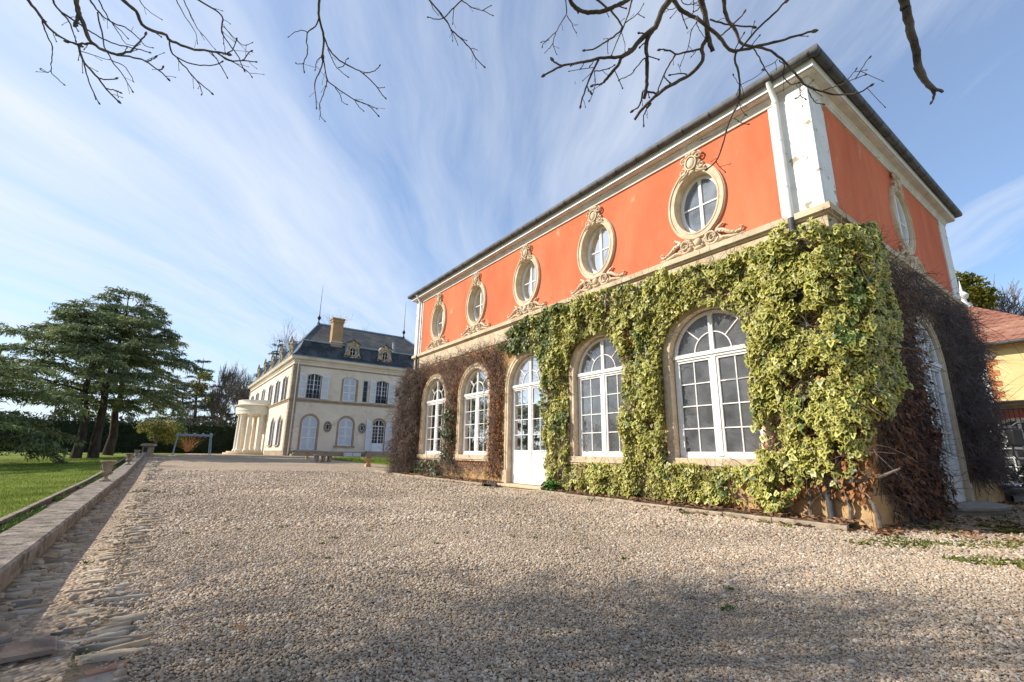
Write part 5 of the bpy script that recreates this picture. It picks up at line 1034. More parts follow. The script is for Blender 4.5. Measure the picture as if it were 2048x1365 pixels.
def bare(base, H, Rad, name, label, group=None, m=None, r0=.22, lv=5, nsplit=3, up=.35, twig=.018, cat='tree', seedd=None, first=.28, spread=.55, K=5, minl=.35):
    root = empty(name, base); tag(root, label, cat, group); segs = {k: ([], []) for k in range(lv+1)}
    def grow(p, d, ln, r, k):
        pts, dd = polyline(p, d, ln, K, 0, .10, up*.12); r1 = max(twig, r*.55); segs[k][0].append(pts); segs[k][1].append(np.linspace(r, r1 if k < lv else twig*.5, K))
        if k == lv: return
        n = nsplit+(1 if rng.random() < .5 else 0)+(1 if k >= 2 else 0)
        for j in range(n):
            u = 1.0 if j == 0 else rng.uniform(.35, 1.0); q = np.array([np.interp(u, np.linspace(0, 1, K), pts[:, z]) for z in range(3)])
            v = rng.normal(0, 1, 3); v -= dd*np.dot(v, dd); v /= np.linalg.norm(v)+1e-9; s_ = spread*(.45 if j == 0 else rng.uniform(.7, 1.5)); nd = dd*1+v*s_; nd[2] += up*.35; nd /= np.linalg.norm(nd)
            grow(q, nd, ln*rng.uniform(.58, .80), r1*(.95 if j == 0 else rng.uniform(.5, .8)), k+1)
    grow(np.array(base)-np.array([0, 0, .1]), np.array([rng.normal(0, .03), rng.normal(0, .03), 1.]), H*first, r0, 0)
    allp = np.concatenate([np.array(segs[k][0]) for k in segs if segs[k][0]]); top = np.array(base)[2]+H; zmax = allp[:, :, 2].max(); B = np.array(base)
    sz = (top-B[2])/(zmax-B[2]); wx = np.percentile(np.abs(allp[:, :, :2]-B[:2]).max(axis=2), 97); sx = Rad/wx
    def fit(A): A = np.array(A); A = A.copy(); A[:, :, 2] = B[2]+(A[:, :, 2]-B[2])*sz; A[:, :, :2] = B[:2]+(A[:, :, :2]-B[:2])*sx; return A
    V, F = tubes_np(fit(segs[0][0]), np.array(segs[0][1]), 9); np_mesh('trunk', V, F, m or m_bark_f, root, smooth=True)
    P_ = np.concatenate([fit(segs[k][0]) for k in range(1, 3)]); R_ = np.concatenate([np.array(segs[k][1]) for k in range(1, 3)]); V, F = tubes_np(P_, R_, 5); np_mesh('limbs', V, F, m or m_bark_f, root)
    P_ = np.concatenate([fit(segs[k][0]) for k in range(3, lv+1)]); R_ = np.concatenate([np.array(segs[k][1]) for k in range(3, lv+1)]); V, F = tubes_np(P_, R_, 3); np_mesh('crown', V, F, m or m_bark_f, root); return root, P_
def leafball(name, cs, n, size, m, parent, flat=.8):
    """leaf clumps around centres: list of (x,y,z,r)"""
    P = []; D = []
    for (x, y, z, r) in cs:
        k = max(8, int(n*r*r)); v = rng.normal(0, 1, (k, 3)); v /= np.linalg.norm(v, axis=1, keepdims=True); rr = r*rng.uniform(.45, 1.05, k)[:, None]*np.array([1, 1, flat])
        P.append(np.array([x, y, z])+v*rr); D.append(v*.7+rng.normal(0, .5, (k, 3)))
    P = np.concatenate(P); D = np.concatenate(D); D /= np.linalg.norm(D, axis=1, keepdims=True); return spray_mesh(name, P, D, size, size*.55, m, parent)
def at(px, py, Y): p = on_y(px, py, Y); return p
def tree_at(px, pyt, Y, gz=-.3): p = on_y(px, 900, Y); top = on_y(px, pyt, Y); return (p[0], Y, gz), top[2]-gz
# far trees beyond the lawn
gB = 'bare trees beyond the lawn'
for px, py, Y, Rr, lb in ((412, 722, 84, 3.2, 'slim bare tree with yellow green mistletoe left of the round portico'), (432, 720, 88, 3.6, 'tall bare tree with upright twigs behind the blue metal frame'), (452, 745, 78, 3.0, 'bare tree standing between the blue frame and the portico'), (474, 728, 92, 4.5, 'bare spreading tree just left of the portico columns'), (345, 800, 80, 4.0, 'low bare tree showing between the cedars and the dark conifer'), (500, 770, 100, 5, 'bare tree tops showing over the portico roof')):
    b, H = tree_at(px, py, Y); bare(b, H, Rr, 'bare_tree', lb, gB, r0=.2, lv=5, twig=.022, first=.30, up=.8, spread=.42)
b, H = tree_at(598, 612, 96); bare(b, H, 9.5, 'bare_tree', 'large round crowned bare tree rising behind the left end of the manor roof', gB, r0=.4, lv=5, twig=.018, up=.5, spread=.6)
b, H = tree_at(700, 640, 98); bare(b, H, 5.5, 'bare_tree', 'bare tree top peeping over the manor roof behind the chimney', gB, r0=.4, lv=5, twig=.022, up=.5)
b, H = tree_at(545, 640, 106); bare(b, H, 8.0, 'bare_tree', 'bare tree behind the dark conifer left of the manor roof', gB, r0=.4, lv=5, twig=.018, up=.5)
b, H = tree_at(376, 706, 96); cedar(b, H, 6.0, 'narrow topped dark conifer between the cedars and the bare trees', name='conifer', nb=34, m=m_cedar2, tr=.35, low=.15, flat=.35, dens=.8)
b, H = tree_at(350, 770, 92); cedar(b, H, 6.6, 'broad low conifer behind the lawn right of the cedars', name='conifer', nb=30, m=m_cedar2, tr=.3, low=.12, flat=.8, dens=.9)
b, H = tree_at(530, 668, 84); cedar(b, H, 4.6, 'dark green conifer rising behind the left wing of the manor', name='conifer', nb=40, m=m_cedar2, tr=.4, low=.1, flat=.25, dens=1.0)
b, H = tree_at(503, 735, 80); cedar(b, H, 4.0, 'dark green conifer directly behind the portico roof', name='conifer', nb=30, m=m_cedar2, tr=.3, low=.08, flat=.5, dens=1.0)
# mistletoe balls
m_mist = foliage_mat('mistletoe_leaf', (.16, .16, .02), (.26, .24, .035), .3)
for q, (px, py, Y, r) in enumerate(((410, 752, 84, .9), (404, 775, 84, .8), (398, 785, 84, .5), (415, 800, 84, .6), (433, 790, 88, .4), (388, 768, 84, .5))):
    p = at(px, py, Y); tag(leafball('mistletoe', [(*p, r)], 380, .30, m_mist, None), ('topmost large yellow green mistletoe clump in the slim bare tree', 'mistletoe clump just below the topmost one in the slim bare tree', 'smallest mistletoe clump at the left of the slim bare tree', 'lowest mistletoe clump, on the slim bare tree under the others', 'lone mistletoe clump in the tall tree right of the slim one', 'mistletoe clump farthest left, beside the dark conifer')[q], 'mistletoe', 'mistletoe clumps in the far bare trees')
# hedge and shrubs
m_hedge = foliage_mat('dark_hedge_leaf', (.018, .035, .015), (.035, .06, .022), .1)
hd = empty('dark_hedge', (0, 72, -.3)); tag(hd, 'long dark evergreen hedge closing off the far end of the lawn', 'hedge')
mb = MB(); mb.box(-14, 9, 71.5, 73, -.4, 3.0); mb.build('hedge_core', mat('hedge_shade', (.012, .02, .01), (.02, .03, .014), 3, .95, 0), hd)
cs = [(x+rng.normal(0, .2), 71.6+rng.normal(0, .2), z+rng.normal(0, .2), rng.uniform(.5, .9)) for x in np.arange(-14.5, 9.5, .75) for z in (.1, 1.0, 2.0, 2.9)]; leafball('foliage', cs, 130, .22, m_hedge, hd)
pk = empty('reflected_tree_belt', (-55, 20, -1.5)); leafball('foliage', [(-52+rng.normal(0, 4), y_, rng.uniform(0, 9), rng.uniform(2.2, 4)) for y_ in np.arange(-70, 60, 1.3)], 16, 1.0, foliage_mat('park_leaf', (.05, .06, .035), (.10, .10, .06), .1), pk); tag(pk, 'unseen grey green tree belt added on the left for the windows to reflect', 'woodland', kind='stuff')  # out of view, added so the window panes reflect trees instead of bright sky
hd = empty('far_tree_belt', (0, 150, -.3)); leafball('foliage', [(x, 150+rng.normal(0, 6), rng.uniform(.3, 6.5), rng.uniform(2.5, 4.5)) for x in np.arange(-90, 90, 2.2)], 16, 1.1, foliage_mat('distant_leaf', (.06, .065, .045), (.10, .10, .07), .1), hd); tag(hd, 'distant low belt of grey green woodland along the horizon', 'woodland', kind='stuff')
def shrub(px, py0, py1, Y, r, m, lb, n=500, size=.14, name='shrub', grp=None, stems_=True):
    top = at(px, py1, Y); bot = at(px, py0, Y); e = empty(name, (bot[0], Y, bot[2])); tag(e, lb, 'shrub', grp); hh = top[2]-bot[2]
    cs = [(bot[0]+rng.normal(0, r*.45), Y+rng.normal(0, r*.4), bot[2]+hh*rng.uniform(.3, .82), r*rng.uniform(.35, .55)) for k in range(9)]; leafball('foliage', cs, n, size, m, e)
    n_ = 30; P = np.tile([bot[0], Y, bot[2]], (n_, 1))+rng.normal(0, .06, (n_, 3)); D = rng.normal(0, .45, (n_, 3)); D[:, 2] = 1; D /= np.linalg.norm(D, axis=1, keepdims=True); twigs('stems', P, D, hh*.8, .02, m_bark_f, e, droop=0, curl=.1)
m_yshrub = foliage_mat('golden_shrub_leaf', (.14, .14, .035), (.30, .26, .06), .3)
shrub(312, 888, 838, 64, 1.9, m_yshrub, 'golden yellow shrub glowing in front of the dark hedge', 260, .2); shrub(338, 888, 850, 66, 1.8, foliage_mat('mid_green_leaf', (.06, .10, .02), (.11, .15, .03), .2), 'mid green shrub right of the golden one', 260, .2)
# orange twiggy shrub inside the frame
p = at(374, 903, 56); sh = empty('twiggy_shrub', tuple(p)); tag(sh, 'small orange brown twiggy shrub seen through the blue metal frame', 'shrub')
n_ = 110; P = np.tile(p, (n_, 1))+rng.normal(0, .10, (n_, 3))*np.array([1, 1, .2]); D = rng.normal(0, .5, (n_, 3)); D[:, 2] = 1.1; D /= np.linalg.norm(D, axis=1, keepdims=True)
twigs('twigs', P, D, 1.5, .009, mat('orange_twig', (.35, .17, .07), (.48, .26, .10), 4, .8, 0), sh, droop=-.1, curl=.12)
# right background trees
def tree_x(px, pyt, X, gz=-1.0): p = on_x(px, 930, X); top = on_x(px, pyt, X); return (X, p[1], gz), top[2]-gz
b, H = tree_x(1922, 505, 44); r_, P_ = bare(b, H, 4.6, 'ivy_clad_tree', 'bare branched tree with a thick yellow green leafy clump behind the tiled roof', r0=.35, lv=5, twig=.02, up=.5)
cs = []
for px, py, r in ((1925, 572, .9), (1940, 585, 1.2), (1955, 595, 1.1), (1915, 560, .7), (1965, 600, .8), (1945, 560, .5), (1908, 585, 1.0), (1930, 605, 1.1), (1950, 618, .9)): p = on_x(px, py, 43.5); cs.append((*p, r))
leafball('leaf_clump', cs, 420, .22, foliage_mat('olive_yellow_leaf', (.10, .105, .012), (.24, .21, .025), .3), r_)
m_bark_r = mat('reddish_far_bark', (.17, .12, .10), (.26, .19, .16), 3, .9, 0)
for px, py, X, lb in ((2010, 552, 50, 'bare reddish twigged tree above the clay tiled roof'), (2060, 538, 47, 'bare tree at the right edge above the tiled roof'), (1975, 590, 56, 'low bare tree between the leafy clump and the right hand bare trees')):
    b, H = tree_x(px, py, X); bare(b, H, 4.6, 'bare_tree', lb, 'bare trees behind the yellow outbuilding', r0=.3, lv=6, twig=.018, up=.5, m=m_bark_r)

# ================================================================== OVERHANGING TREE (trunk outside the left edge)
# strokes: list of (distance m, start px width, end px width, [(x,y),...]) in full-photo pixels, each traced branch gets its own distance
def S4(sc, ox, pts): return [(ox+a/sc, b/sc) for a, b in pts]
A_ = lambda pts: S4(3.793, 0, pts); B_ = lambda pts: S4(4.096, 540, pts); C_ = lambda pts: S4(4.654, 1060, pts); D_ = lambda pts: S4(3.793, 1400, pts)
ST = [
 ('a', 4.3, 7, 3, A_([(190, -60), (210, 0), (300, 120), (370, 210), (440, 270), (530, 320), (600, 350)])), ('a', 4.3, 3, 1.5, A_([(320, 160), (360, 270), (395, 350), (395, 460), (385, 540), (430, 590), (475, 635)])), ('a', 4.3, 2, 1.2, A_([(385, 540), (350, 550), (305, 530)])),
 ('a', 4.6, 5, 2, A_([(380, -60), (400, 0), (450, 80), (520, 160), (555, 240), (575, 305)])), ('a', 4.6, 4, 2, A_([(450, 80), (520, 130), (620, 200), (700, 250), (830, 320), (960, 355), (1030, 370), (1130, 400)])),
 ('a', 3.6, 11, 5, A_([(580, -80), (580, 0), (595, 100), (640, 190), (670, 290), (700, 330), (780, 380), (890, 420)])), ('a', 3.6, 5, 3, A_([(890, 420), (990, 390), (1040, 340), (1105, 265)])), ('a', 3.6, 9, 6, A_([(600, 90), (585, 150), (563, 210)])), ('a', 3.6, 5, 4, A_([(700, 330), (640, 335), (590, 335), (520, 318)])),
 ('a', 3.6, 5, 3, A_([(590, 340), (640, 470), (740, 590), (810, 680), (890, 762)])), ('a', 3.6, 3, 2, A_([(635, 470), (665, 590), (690, 660), (745, 778)])), ('a', 3.6, 3, 2.4, A_([(740, 590), (800, 605), (878, 603)])), ('a', 3.6, 2.6, 2, A_([(805, 672), (860, 685), (908, 702)])), ('a', 3.6, 4, 2.4, A_([(890, 420), (1020, 440), (1110, 470), (1200, 535), (1272, 593)])), ('a', 3.6, 3, 2.4, A_([(1110, 470), (1145, 460), (1175, 438)])), ('a', 3.6, 3, 2.4, A_([(1200, 535), (1238, 518)])),
 ('a', 5.0, 4, 1.6, A_([(670, -60), (690, 10), (750, 90), (830, 160), (960, 215), (1040, 280), (1100, 350), (1152, 362)])), ('a', 5.0, 3.4, 1.6, A_([(740, 90), (770, 250), (800, 370), (850, 460), (930, 570), (1002, 690)])), ('a', 5.2, 3, 1.4, A_([(735, -20), (830, 150), (900, 220), (968, 290)])), ('a', 5.0, 2.2, 1.3, A_([(850, 460), (950, 510), (1012, 615)])), ('a', 5.2, 2, 1.2, A_([(600, 385), (700, 420), (830, 455)])), ('a', 5, 2, 1.3, A_([(850, 180), (900, 250), (950, 330), (1030, 350)])),
 ('a', 3.9, 8, 4, A_([(880, -60), (930, 0), (1040, 100), (1070, 180), (1150, 235), (1250, 260), (1290, 310), (1450, 370), (1600, 390), (1720, 410)])), ('a', 3.9, 3.6, 2, A_([(1640, 395), (1740, 460), (1840, 460), (1938, 472)])), ('a', 3.9, 3.4, 2.2, A_([(1285, 310), (1300, 390), (1340, 440), (1480, 600), (1603, 703)])), ('a', 3.9, 3, 2, A_([(1335, 435), (1450, 485), (1590, 500), (1680, 472)])), ('a', 3.9, 2.6, 1.8, A_([(1600, 390), (1660, 480), (1716, 580)])), ('a', 3.9, 2.6, 2, A_([(1720, 410), (1760, 380), (1798, 305)])), ('a', 3.9, 2.4, 1.6, A_([(1650, 410), (1850, 520), (1910, 580)])), ('a', 3.9, 2.4, 2, A_([(1840, 460), (1905, 388)])), ('a', 3.9, 2, 1.6, A_([(1480, 600), (1520, 660), (1532, 715)])),
 ('a', 4.4, 4, 2, A_([(1440, -50), (1500, 0), (1620, 70), (1690, 135), (1680, 240), (1740, 340), (1800, 420), (1850, 530)])), ('a', 4.4, 2, 1.2, A_([(1690, 200), (1790, 300), (1850, 345), (1912, 328)])), ('a', 4.4, 2, 1.2, A_([(1690, 240), (1700, 330), (1708, 390)])), ('a', 5.2, 2.4, 1.2, A_([(1320, -30), (1420, 150), (1480, 240), (1500, 328)])), ('a', 5.2, 2.4, 1.2, A_([(1380, -30), (1480, 190), (1540, 270), (1630, 375)])), ('a', 5.2, 2, 1.2, A_([(1040, -20), (1110, 70), (1225, 150)])),
 ('b', 4.4, 6, 4, B_([(402, -70), (402, 0), (402, 150), (440, 300), (430, 450)])), ('b', 4.4, 3, 1.8, B_([(430, 450), (420, 560), (370, 670), (375, 780), (380, 880)])), ('b', 4.4, 3, 2, B_([(402, 150), (370, 220), (310, 265), (300, 340), (310, 410), (275, 520), (275, 580)])), ('b', 4.4, 2, 1.2, B_([(310, 265), (250, 250), (185, 275), (155, 305)])), ('b', 4.4, 3.6, 2, B_([(435, 280), (480, 400), (560, 490), (700, 570), (760, 600), (880, 720), (936, 802)])), ('b', 4.4, 2.2, 1.8, B_([(760, 600), (850, 585), (897, 543)])), ('b', 4.4, 3, 1.8, B_([(430, 460), (470, 650), (530, 710), (690, 820), (800, 860), (880, 945)])), ('b', 4.4, 2, 1.4, B_([(690, 820), (790, 855), (872, 892)])), ('b', 4.4, 2, 1.4, B_([(530, 710), (575, 780), (585, 830), (627, 858)])), ('b', 4.4, 2.2, 1.4, B_([(470, 650), (435, 780), (410, 850), (415, 950), (448, 992)])), ('b', 4.4, 2.2, 1.4, B_([(430, 460), (385, 500), (375, 572)])), ('b', 4.4, 2.2, 1.4, B_([(470, 400), (520, 510), (560, 570), (635, 632)])), ('b', 4.4, 2, 1.6, B_([(560, 555), (600, 540), (627, 488)])), ('b', 4.4, 1.8, 1.4, B_([(275, 520), (240, 527), (218, 522)])), ('b', 4.4, 1.8, 1.4, B_([(690, 820), (730, 880), (762, 908)])), ('b', 4.4, 1.8, 1.4, B_([(880, 722), (935, 720)])),
 ('c', 5.0, 4, 2, B_([(1280, -50), (1305, 0), (1430, 150), (1490, 250), (1560, 310), (1640, 400), (1690, 480), (1750, 545)])), ('c', 5.0, 3.4, 1.8, B_([(1600, -40), (1570, 0), (1500, 70), (1420, 150), (1350, 160), (1298, 145)])), ('c', 5.0, 2.4, 1.4, B_([(1570, 5), (1660, 65), (1740, 90), (1820, 125)])), ('c', 5.0, 2, 1.4, B_([(1740, 90), (1805, 50)])), ('c', 5.0, 2, 1.3, B_([(1510, 60), (1495, 195)])), ('c', 5.0, 1.8, 1.2, B_([(1480, 230), (1540, 365)])), ('c', 5.0, 1.8, 1.2, B_([(1640, 400), (1692, 405)])), ('c', 5.0, 1.8, 1.2, B_([(1310, 10), (1340, 80), (1372, 120)])), ('c', 5.0, 1.6, 1.2, B_([(1550, 305), (1610, 335)])), ('c', 5, 1.6, 1.2, B_([(1490, 250), (1495, 330)])),
 ('d', 3.4, 9, 9, C_([(360, -60), (375, 0), (410, 60), (470, 100), (540, 118), (620, 118), (700, 100), (820, 50), (910, 0), (950, -50)])), ('d', 4.6, 3, 1.6, C_([(330, -50), (330, 0), (340, 120), (290, 210), (240, 300), (150, 380), (112, 432)])), ('d', 4.6, 2, 1.4, C_([(345, 150), (390, 220), (425, 300)])), ('d', 4.6, 2, 1.4, C_([(240, 310), (215, 400), (244, 505)])), ('d', 4.6, 2, 1.3, C_([(215, 400), (180, 450), (140, 490)])), ('d', 4.6, 1.8, 1.4, C_([(180, 370), (115, 390)])),
 ('d', 4.2, 5, 3, C_([(590, -40), (620, 0), (760, 110), (840, 220), (850, 280), (720, 380), (590, 460), (515, 470)])), ('d', 4.2, 4, 2, C_([(960, -40), (950, 0), (920, 110), (880, 230), (830, 340), (790, 430), (760, 512)])), ('d', 4.2, 2.4, 1.6, C_([(890, 215), (1000, 130), (1050, 45)])), ('d', 4.2, 2, 1.6, C_([(1000, 130), (1055, 160)])), ('d', 4.2, 2, 1.4, C_([(730, 380), (720, 440), (725, 490)])), ('d', 4.2, 1.8, 1.2, C_([(850, 290), (880, 390), (885, 470)])),
 ('e', 2.8, 14, 9, C_([(1330, -50), (1300, 0), (1230, 100), (1160, 260), (1040, 360), (950, 470), (850, 530)])), ('e', 2.8, 7, 4, C_([(850, 530), (740, 537), (640, 545), (540, 572), (430, 590), (300, 615), (200, 665), (140, 695)])), ('e', 2.8, 4, 4, C_([(300, 615), (250, 595), (213, 565)])), ('e', 2.8, 7, 6, C_([(850, 540), (820, 610), (760, 680), (690, 768)])), ('e', 2.8, 4, 3, C_([(690, 762), (650, 785), (590, 795)])), ('e', 2.8, 5, 3, C_([(640, 560), (580, 670), (520, 820), (470, 985)])), ('e', 2.8, 2.6, 2, C_([(600, 665), (690, 650), (780, 618)])), ('e', 2.8, 2.4, 3.2, C_([(530, 800), (545, 840), (568, 862)])), ('e', 2.8, 1.8, 1.4, C_([(600, 665), (605, 720), (608, 780), (590, 860), (560, 935)])),
 ('e', 2.8, 10, 7, C_([(1150, 270), (1100, 350), (1080, 430), (1090, 540), (1090, 640), (1085, 800), (1062, 922)])), ('e', 2.8, 2.8, 2, C_([(1070, 540), (1000, 620), (940, 690), (835, 745)])), ('e', 2.8, 4, 3.4, C_([(1050, 855), (1020, 980), (960, 1030)])),
 ('f', 3.0, 10, 6, C_([(1300, -60), (1340, 0), (1410, 100), (1560, 180), (1650, 250), (1760, 350), (1850, 460), (1930, 478)])), ('f', 3.3, 13, 10, C_([(1570, -60), (1590, 0), (1630, 150), (1660, 350), (1700, 480)])), ('f', 3.3, 9, 6, C_([(1655, 340), (1600, 460), (1610, 560), (1480, 700), (1300, 800), (1190, 880), (1060, 1000), (975, 1115)])), ('f', 3.3, 5, 3, C_([(1600, 450), (1470, 485), (1360, 500), (1290, 470), (1220, 460)])), ('f', 3.3, 4, 3, C_([(1360, 500), (1270, 650), (1230, 740), (1190, 850)])), ('f', 3.3, 5, 4, C_([(1190, 870), (1140, 865), (1090, 853)])), ('f', 3.3, 3, 2.2, C_([(1130, 960), (1060, 1070), (1060, 1162)])), ('f', 3.3, 3, 2.4, C_([(1460, 690), (1380, 690), (1310, 700)])), ('f', 3.3, 2.6, 3, C_([(1250, 700), (1265, 740), (1300, 770)])), ('f', 3.0, 3, 2, C_([(1410, 120), (1430, 190), (1455, 252)])), ('f', 3.6, 2.2, 1.5, C_([(1570, 180), (1500, 290), (1480, 420), (1440, 510), (1400, 605)])), ('f', 3.6, 2, 1.4, C_([(1550, 200), (1570, 270), (1625, 350)])), ('f', 3.3, 3, 2, C_([(1640, -20), (1560, 90), (1490, 140)])), ('f', 3.6, 2, 1.4, C_([(1520, -20), (1520, 100)])), ('f', 3.6, 2.4, 1.6, C_([(1400, -10), (1440, 40), (1500, 45), (1570, 15)])), ('f', 3.6, 1.8, 1.4, C_([(1370, 60), (1330, 90), (1275, 85)])), ('f', 3.6, 1.6, 1.3, C_([(1375, 90), (1315, 160)])),
 ('g', 3.0, 10, 6, D_([(175, -60), (180, 0), (200, 130), (270, 230), (300, 320)])), ('g', 3.0, 6, 3, D_([(300, 320), (360, 350), (470, 365), (560, 400), (650, 480), (730, 570), (790, 640), (900, 690), (1040, 720), (1200, 705), (1290, 655)])), ('g', 3.0, 2.4, 1.6, D_([(935, 690), (1020, 660), (1100, 628), (1250, 572)])), ('g', 3.0, 2.2, 2, D_([(1180, 602), (1240, 500), (1282, 443)])), ('g', 3.0, 1.8, 1.6, D_([(1120, 612), (1182, 528)])), ('g', 3.0, 5, 3, D_([(290, 380), (268, 410), (265, 470), (295, 560), (295, 760), (215, 940), (160, 1140), (120, 1222), (60, 1282)])), ('g', 3.0, 2, 1.6, D_([(120, 1222), (150, 1270), (192, 1305)])), ('g', 2.6, 8, 4.5, D_([(-30, 130), (40, 190), (150, 280), (230, 380), (290, 385), (450, 350), (650, 300), (850, 240)])), ('g', 2.6, 4.5, 4, D_([(300, 380), (450, 210), (560, 110), (645, 15)])), ('g', 2.9, 3.4, 3, D_([(150, 275), (250, 190), (330, 105)])), ('g', 2.9, 4, 3.4, D_([(70, 150), (160, 175), (280, 200), (402, 205)])), ('g', 3.0, 3.4, 2, D_([(410, 375), (450, 440), (480, 500), (545, 612)])), ('g', 3.0, 2.6, 2, D_([(600, 460), (640, 500), (630, 570), (660, 620), (690, 642), (742, 632)])), ('g', 3.0, 2, 1.6, D_([(760, 640), (760, 720), (800, 752)])), ('g', 3.0, 2, 1.6, D_([(765, 720), (738, 745)])), ('g', 3.0, 2.4, 2, D_([(820, 690), (850, 740), (880, 780), (928, 792)])), ('g', 3.0, 1.8, 1.4, D_([(290, 770), (320, 840), (347, 872)])), ('g', 3.0, 1.8, 1.6, D_([(262, 900), (310, 930), (364, 945)])), ('g', 3.0, 1.8, 1.4, D_([(590, 450), (540, 490), (480, 520)])), ('g', 3.0, 1.6, 1.2, D_([(295, 650), (400, 600), (480, 540)])), ('g', 3.0, 1.6, 1.2, D_([(200, 960), (130, 1010), (20, 1060)])), ('g', 3.0, 1.4, 1.2, D_([(298, 650), (255, 575)])),
 ('h', 2.2, 20, 19, D_([(1535, -80), (1545, 0), (1560, 60)])), ('h', 2.2, 19, 14, D_([(1560, 60), (1590, 200), (1640, 400), (1655, 520)])), ('h', 2.2, 17, 10, D_([(1650, 500), (1685, 570), (1730, 640), (1780, 690)])), ('h', 2.2, 9, 6, D_([(1770, 690), (1800, 685), (1845, 700)])), ('h', 2.2, 8, 3, D_([(1775, 690), (1772, 735), (1763, 770)])),
]
TB = np.array([-6.2, 5.7, zl(-6.2, 5.7)])
ot = empty('overhanging_bare_tree', tuple(TB)); tag(ot, 'bare budding tree whose dark branches hang into the top of the view', 'tree')
tp = np.array([TB+np.array([.12*t, -.1*t*t, 4.2*t]) for t in np.linspace(-.05, 1, 7)]); V, F = tubes_np(tp[None], np.array([[.36, .29, .26, .25, .24, .23, .22]]), 14); np_mesh('trunk', V, F, m_bark, ot, smooth=True)
crown_top = tp[-1]
def smooth_path(pts, n):
    pts = np.array(pts, float); seg = np.r_[0, np.cumsum(np.linalg.norm(np.diff(pts, axis=0), axis=1))]; u = np.linspace(0, seg[-1], n)
    P = [pts[0]]+list(pts)+[pts[-1]]; out_ = []
    for t in u:
        i = min(len(pts)-2, max(0, int(np.searchsorted(seg, t)-1))); f = (t-seg[i])/(seg[i+1]-seg[i]+1e-9); p0, p1, p2, p3 = P[i], P[i+1], P[i+2], P[i+3]
        p0, p1, p2, p3 = map(np.array, (p0, p1, p2, p3)); out_.append(.5*((2*p1)+(-p0+p2)*f+(2*p0-5*p1+4*p2-p3)*f*f+(-p0+3*p1-3*p2+p3)*f**3))
    return np.array(out_)
groups = {}; heads = {}
for gi_, (g, dist, w0, w1, pts) in enumerate(ST):
    mb = groups.setdefault(g, MB()); n = max(6, int(len(pts)*3)); P2 = smooth_path(pts, n); tilt = rng.normal(0, .03)
    mid = np.array([(ray(x, y)) for x, y in P2]); dd = dist*(1+.0*tilt)+np.zeros(n)
    P3 = mid*dd[:, None]; jit = rng.normal(0, .0012*dist/3, P3.shape); P3 = P3+jit
    depth = P3 @ _fw; rr = np.linspace(w0, w1, n)*.5/FPX*depth*.90*(1+rng.normal(0, .05, n)); 
    mb.tube([tuple(p) for p in P3], list(rr), 7)
    tip = P3[-1]; dr = P3[-1]-P3[-2]; dr /= np.linalg.norm(dr); inside = pts[-1][1] > 3
    if inside and w1 < 5:                      # bud at the tip
        br_ = max(rr[-1]*1.9, .0042); mb.tube([tuple(tip-dr*br_*.6), tuple(tip+dr*br_*.6), tuple(tip+dr*br_*1.8), tuple(tip+dr*br_*2.9)], [rr[-1]*.9, br_, br_*.85, .0008], 6)
    for k in range(2, n-1):                    # little side buds and spur twigs
        if rng.random() < (.16 if w1 < 4 else .08) and P2[k][1] > -5 and g != 'h':
            v = rng.normal(0, 1, 3); v -= dr*np.dot(v, dr); v /= np.linalg.norm(v); l_ = rng.uniform(.012, .05) if rng.random() < .75 else rng.uniform(.06, .14)
            e_ = P3[k]+v*l_+(P3[min(k+1, n-1)]-P3[k-1])*.8; q_ = max(.0014, rr[k]*.33); mb.tube([tuple(P3[k]), tuple((P3[k]+e_)/2+v*.004), tuple(e_)], [q_*1.1, q_, q_*.9], 5)
            dv_ = e_-P3[k]; dv_ /= np.linalg.norm(dv_)+1e-9; mb.tube([tuple(e_-dv_*.003), tuple(e_+dv_*.003), tuple(e_+dv_*.009)], [q_, q_*1.9, .0006], 5)
    if pts[0][1] < -3: heads.setdefault(g, []).append((P3[0], rr[0]))
for g, mb in groups.items():
    # gather the strokes of the group on one limb that arches from the trunk over the camera
    hs_ = heads[g]; c = np.mean([h[0] for h in hs_], axis=0); top = c+np.array([0, 0, .9]); top[1] -= .3; mid = (crown_top+top)/2+np.array([0, -.3, 1.0])
    P = smooth_path([tuple(crown_top-np.array([0, 0, .3])), tuple(crown_top*.72+mid*.28+np.array([0, 0, .45])), tuple(mid), tuple(top)], 14); mb.tube([tuple(p) for p in P], list(np.linspace(.12, .035, 14)), 9)
    for h, r_ in hs_:
        Q = smooth_path([tuple(P[-3]), tuple((P[-1]+h)/2+np.array([0, 0, .12])), tuple(h)], 6); mb.tube([tuple(p) for p in Q], list(np.linspace(max(.02, r_*1.1), r_, 6)), 7)
    mb.build('branch', m_bark, ot, smooth=True, angle=180)
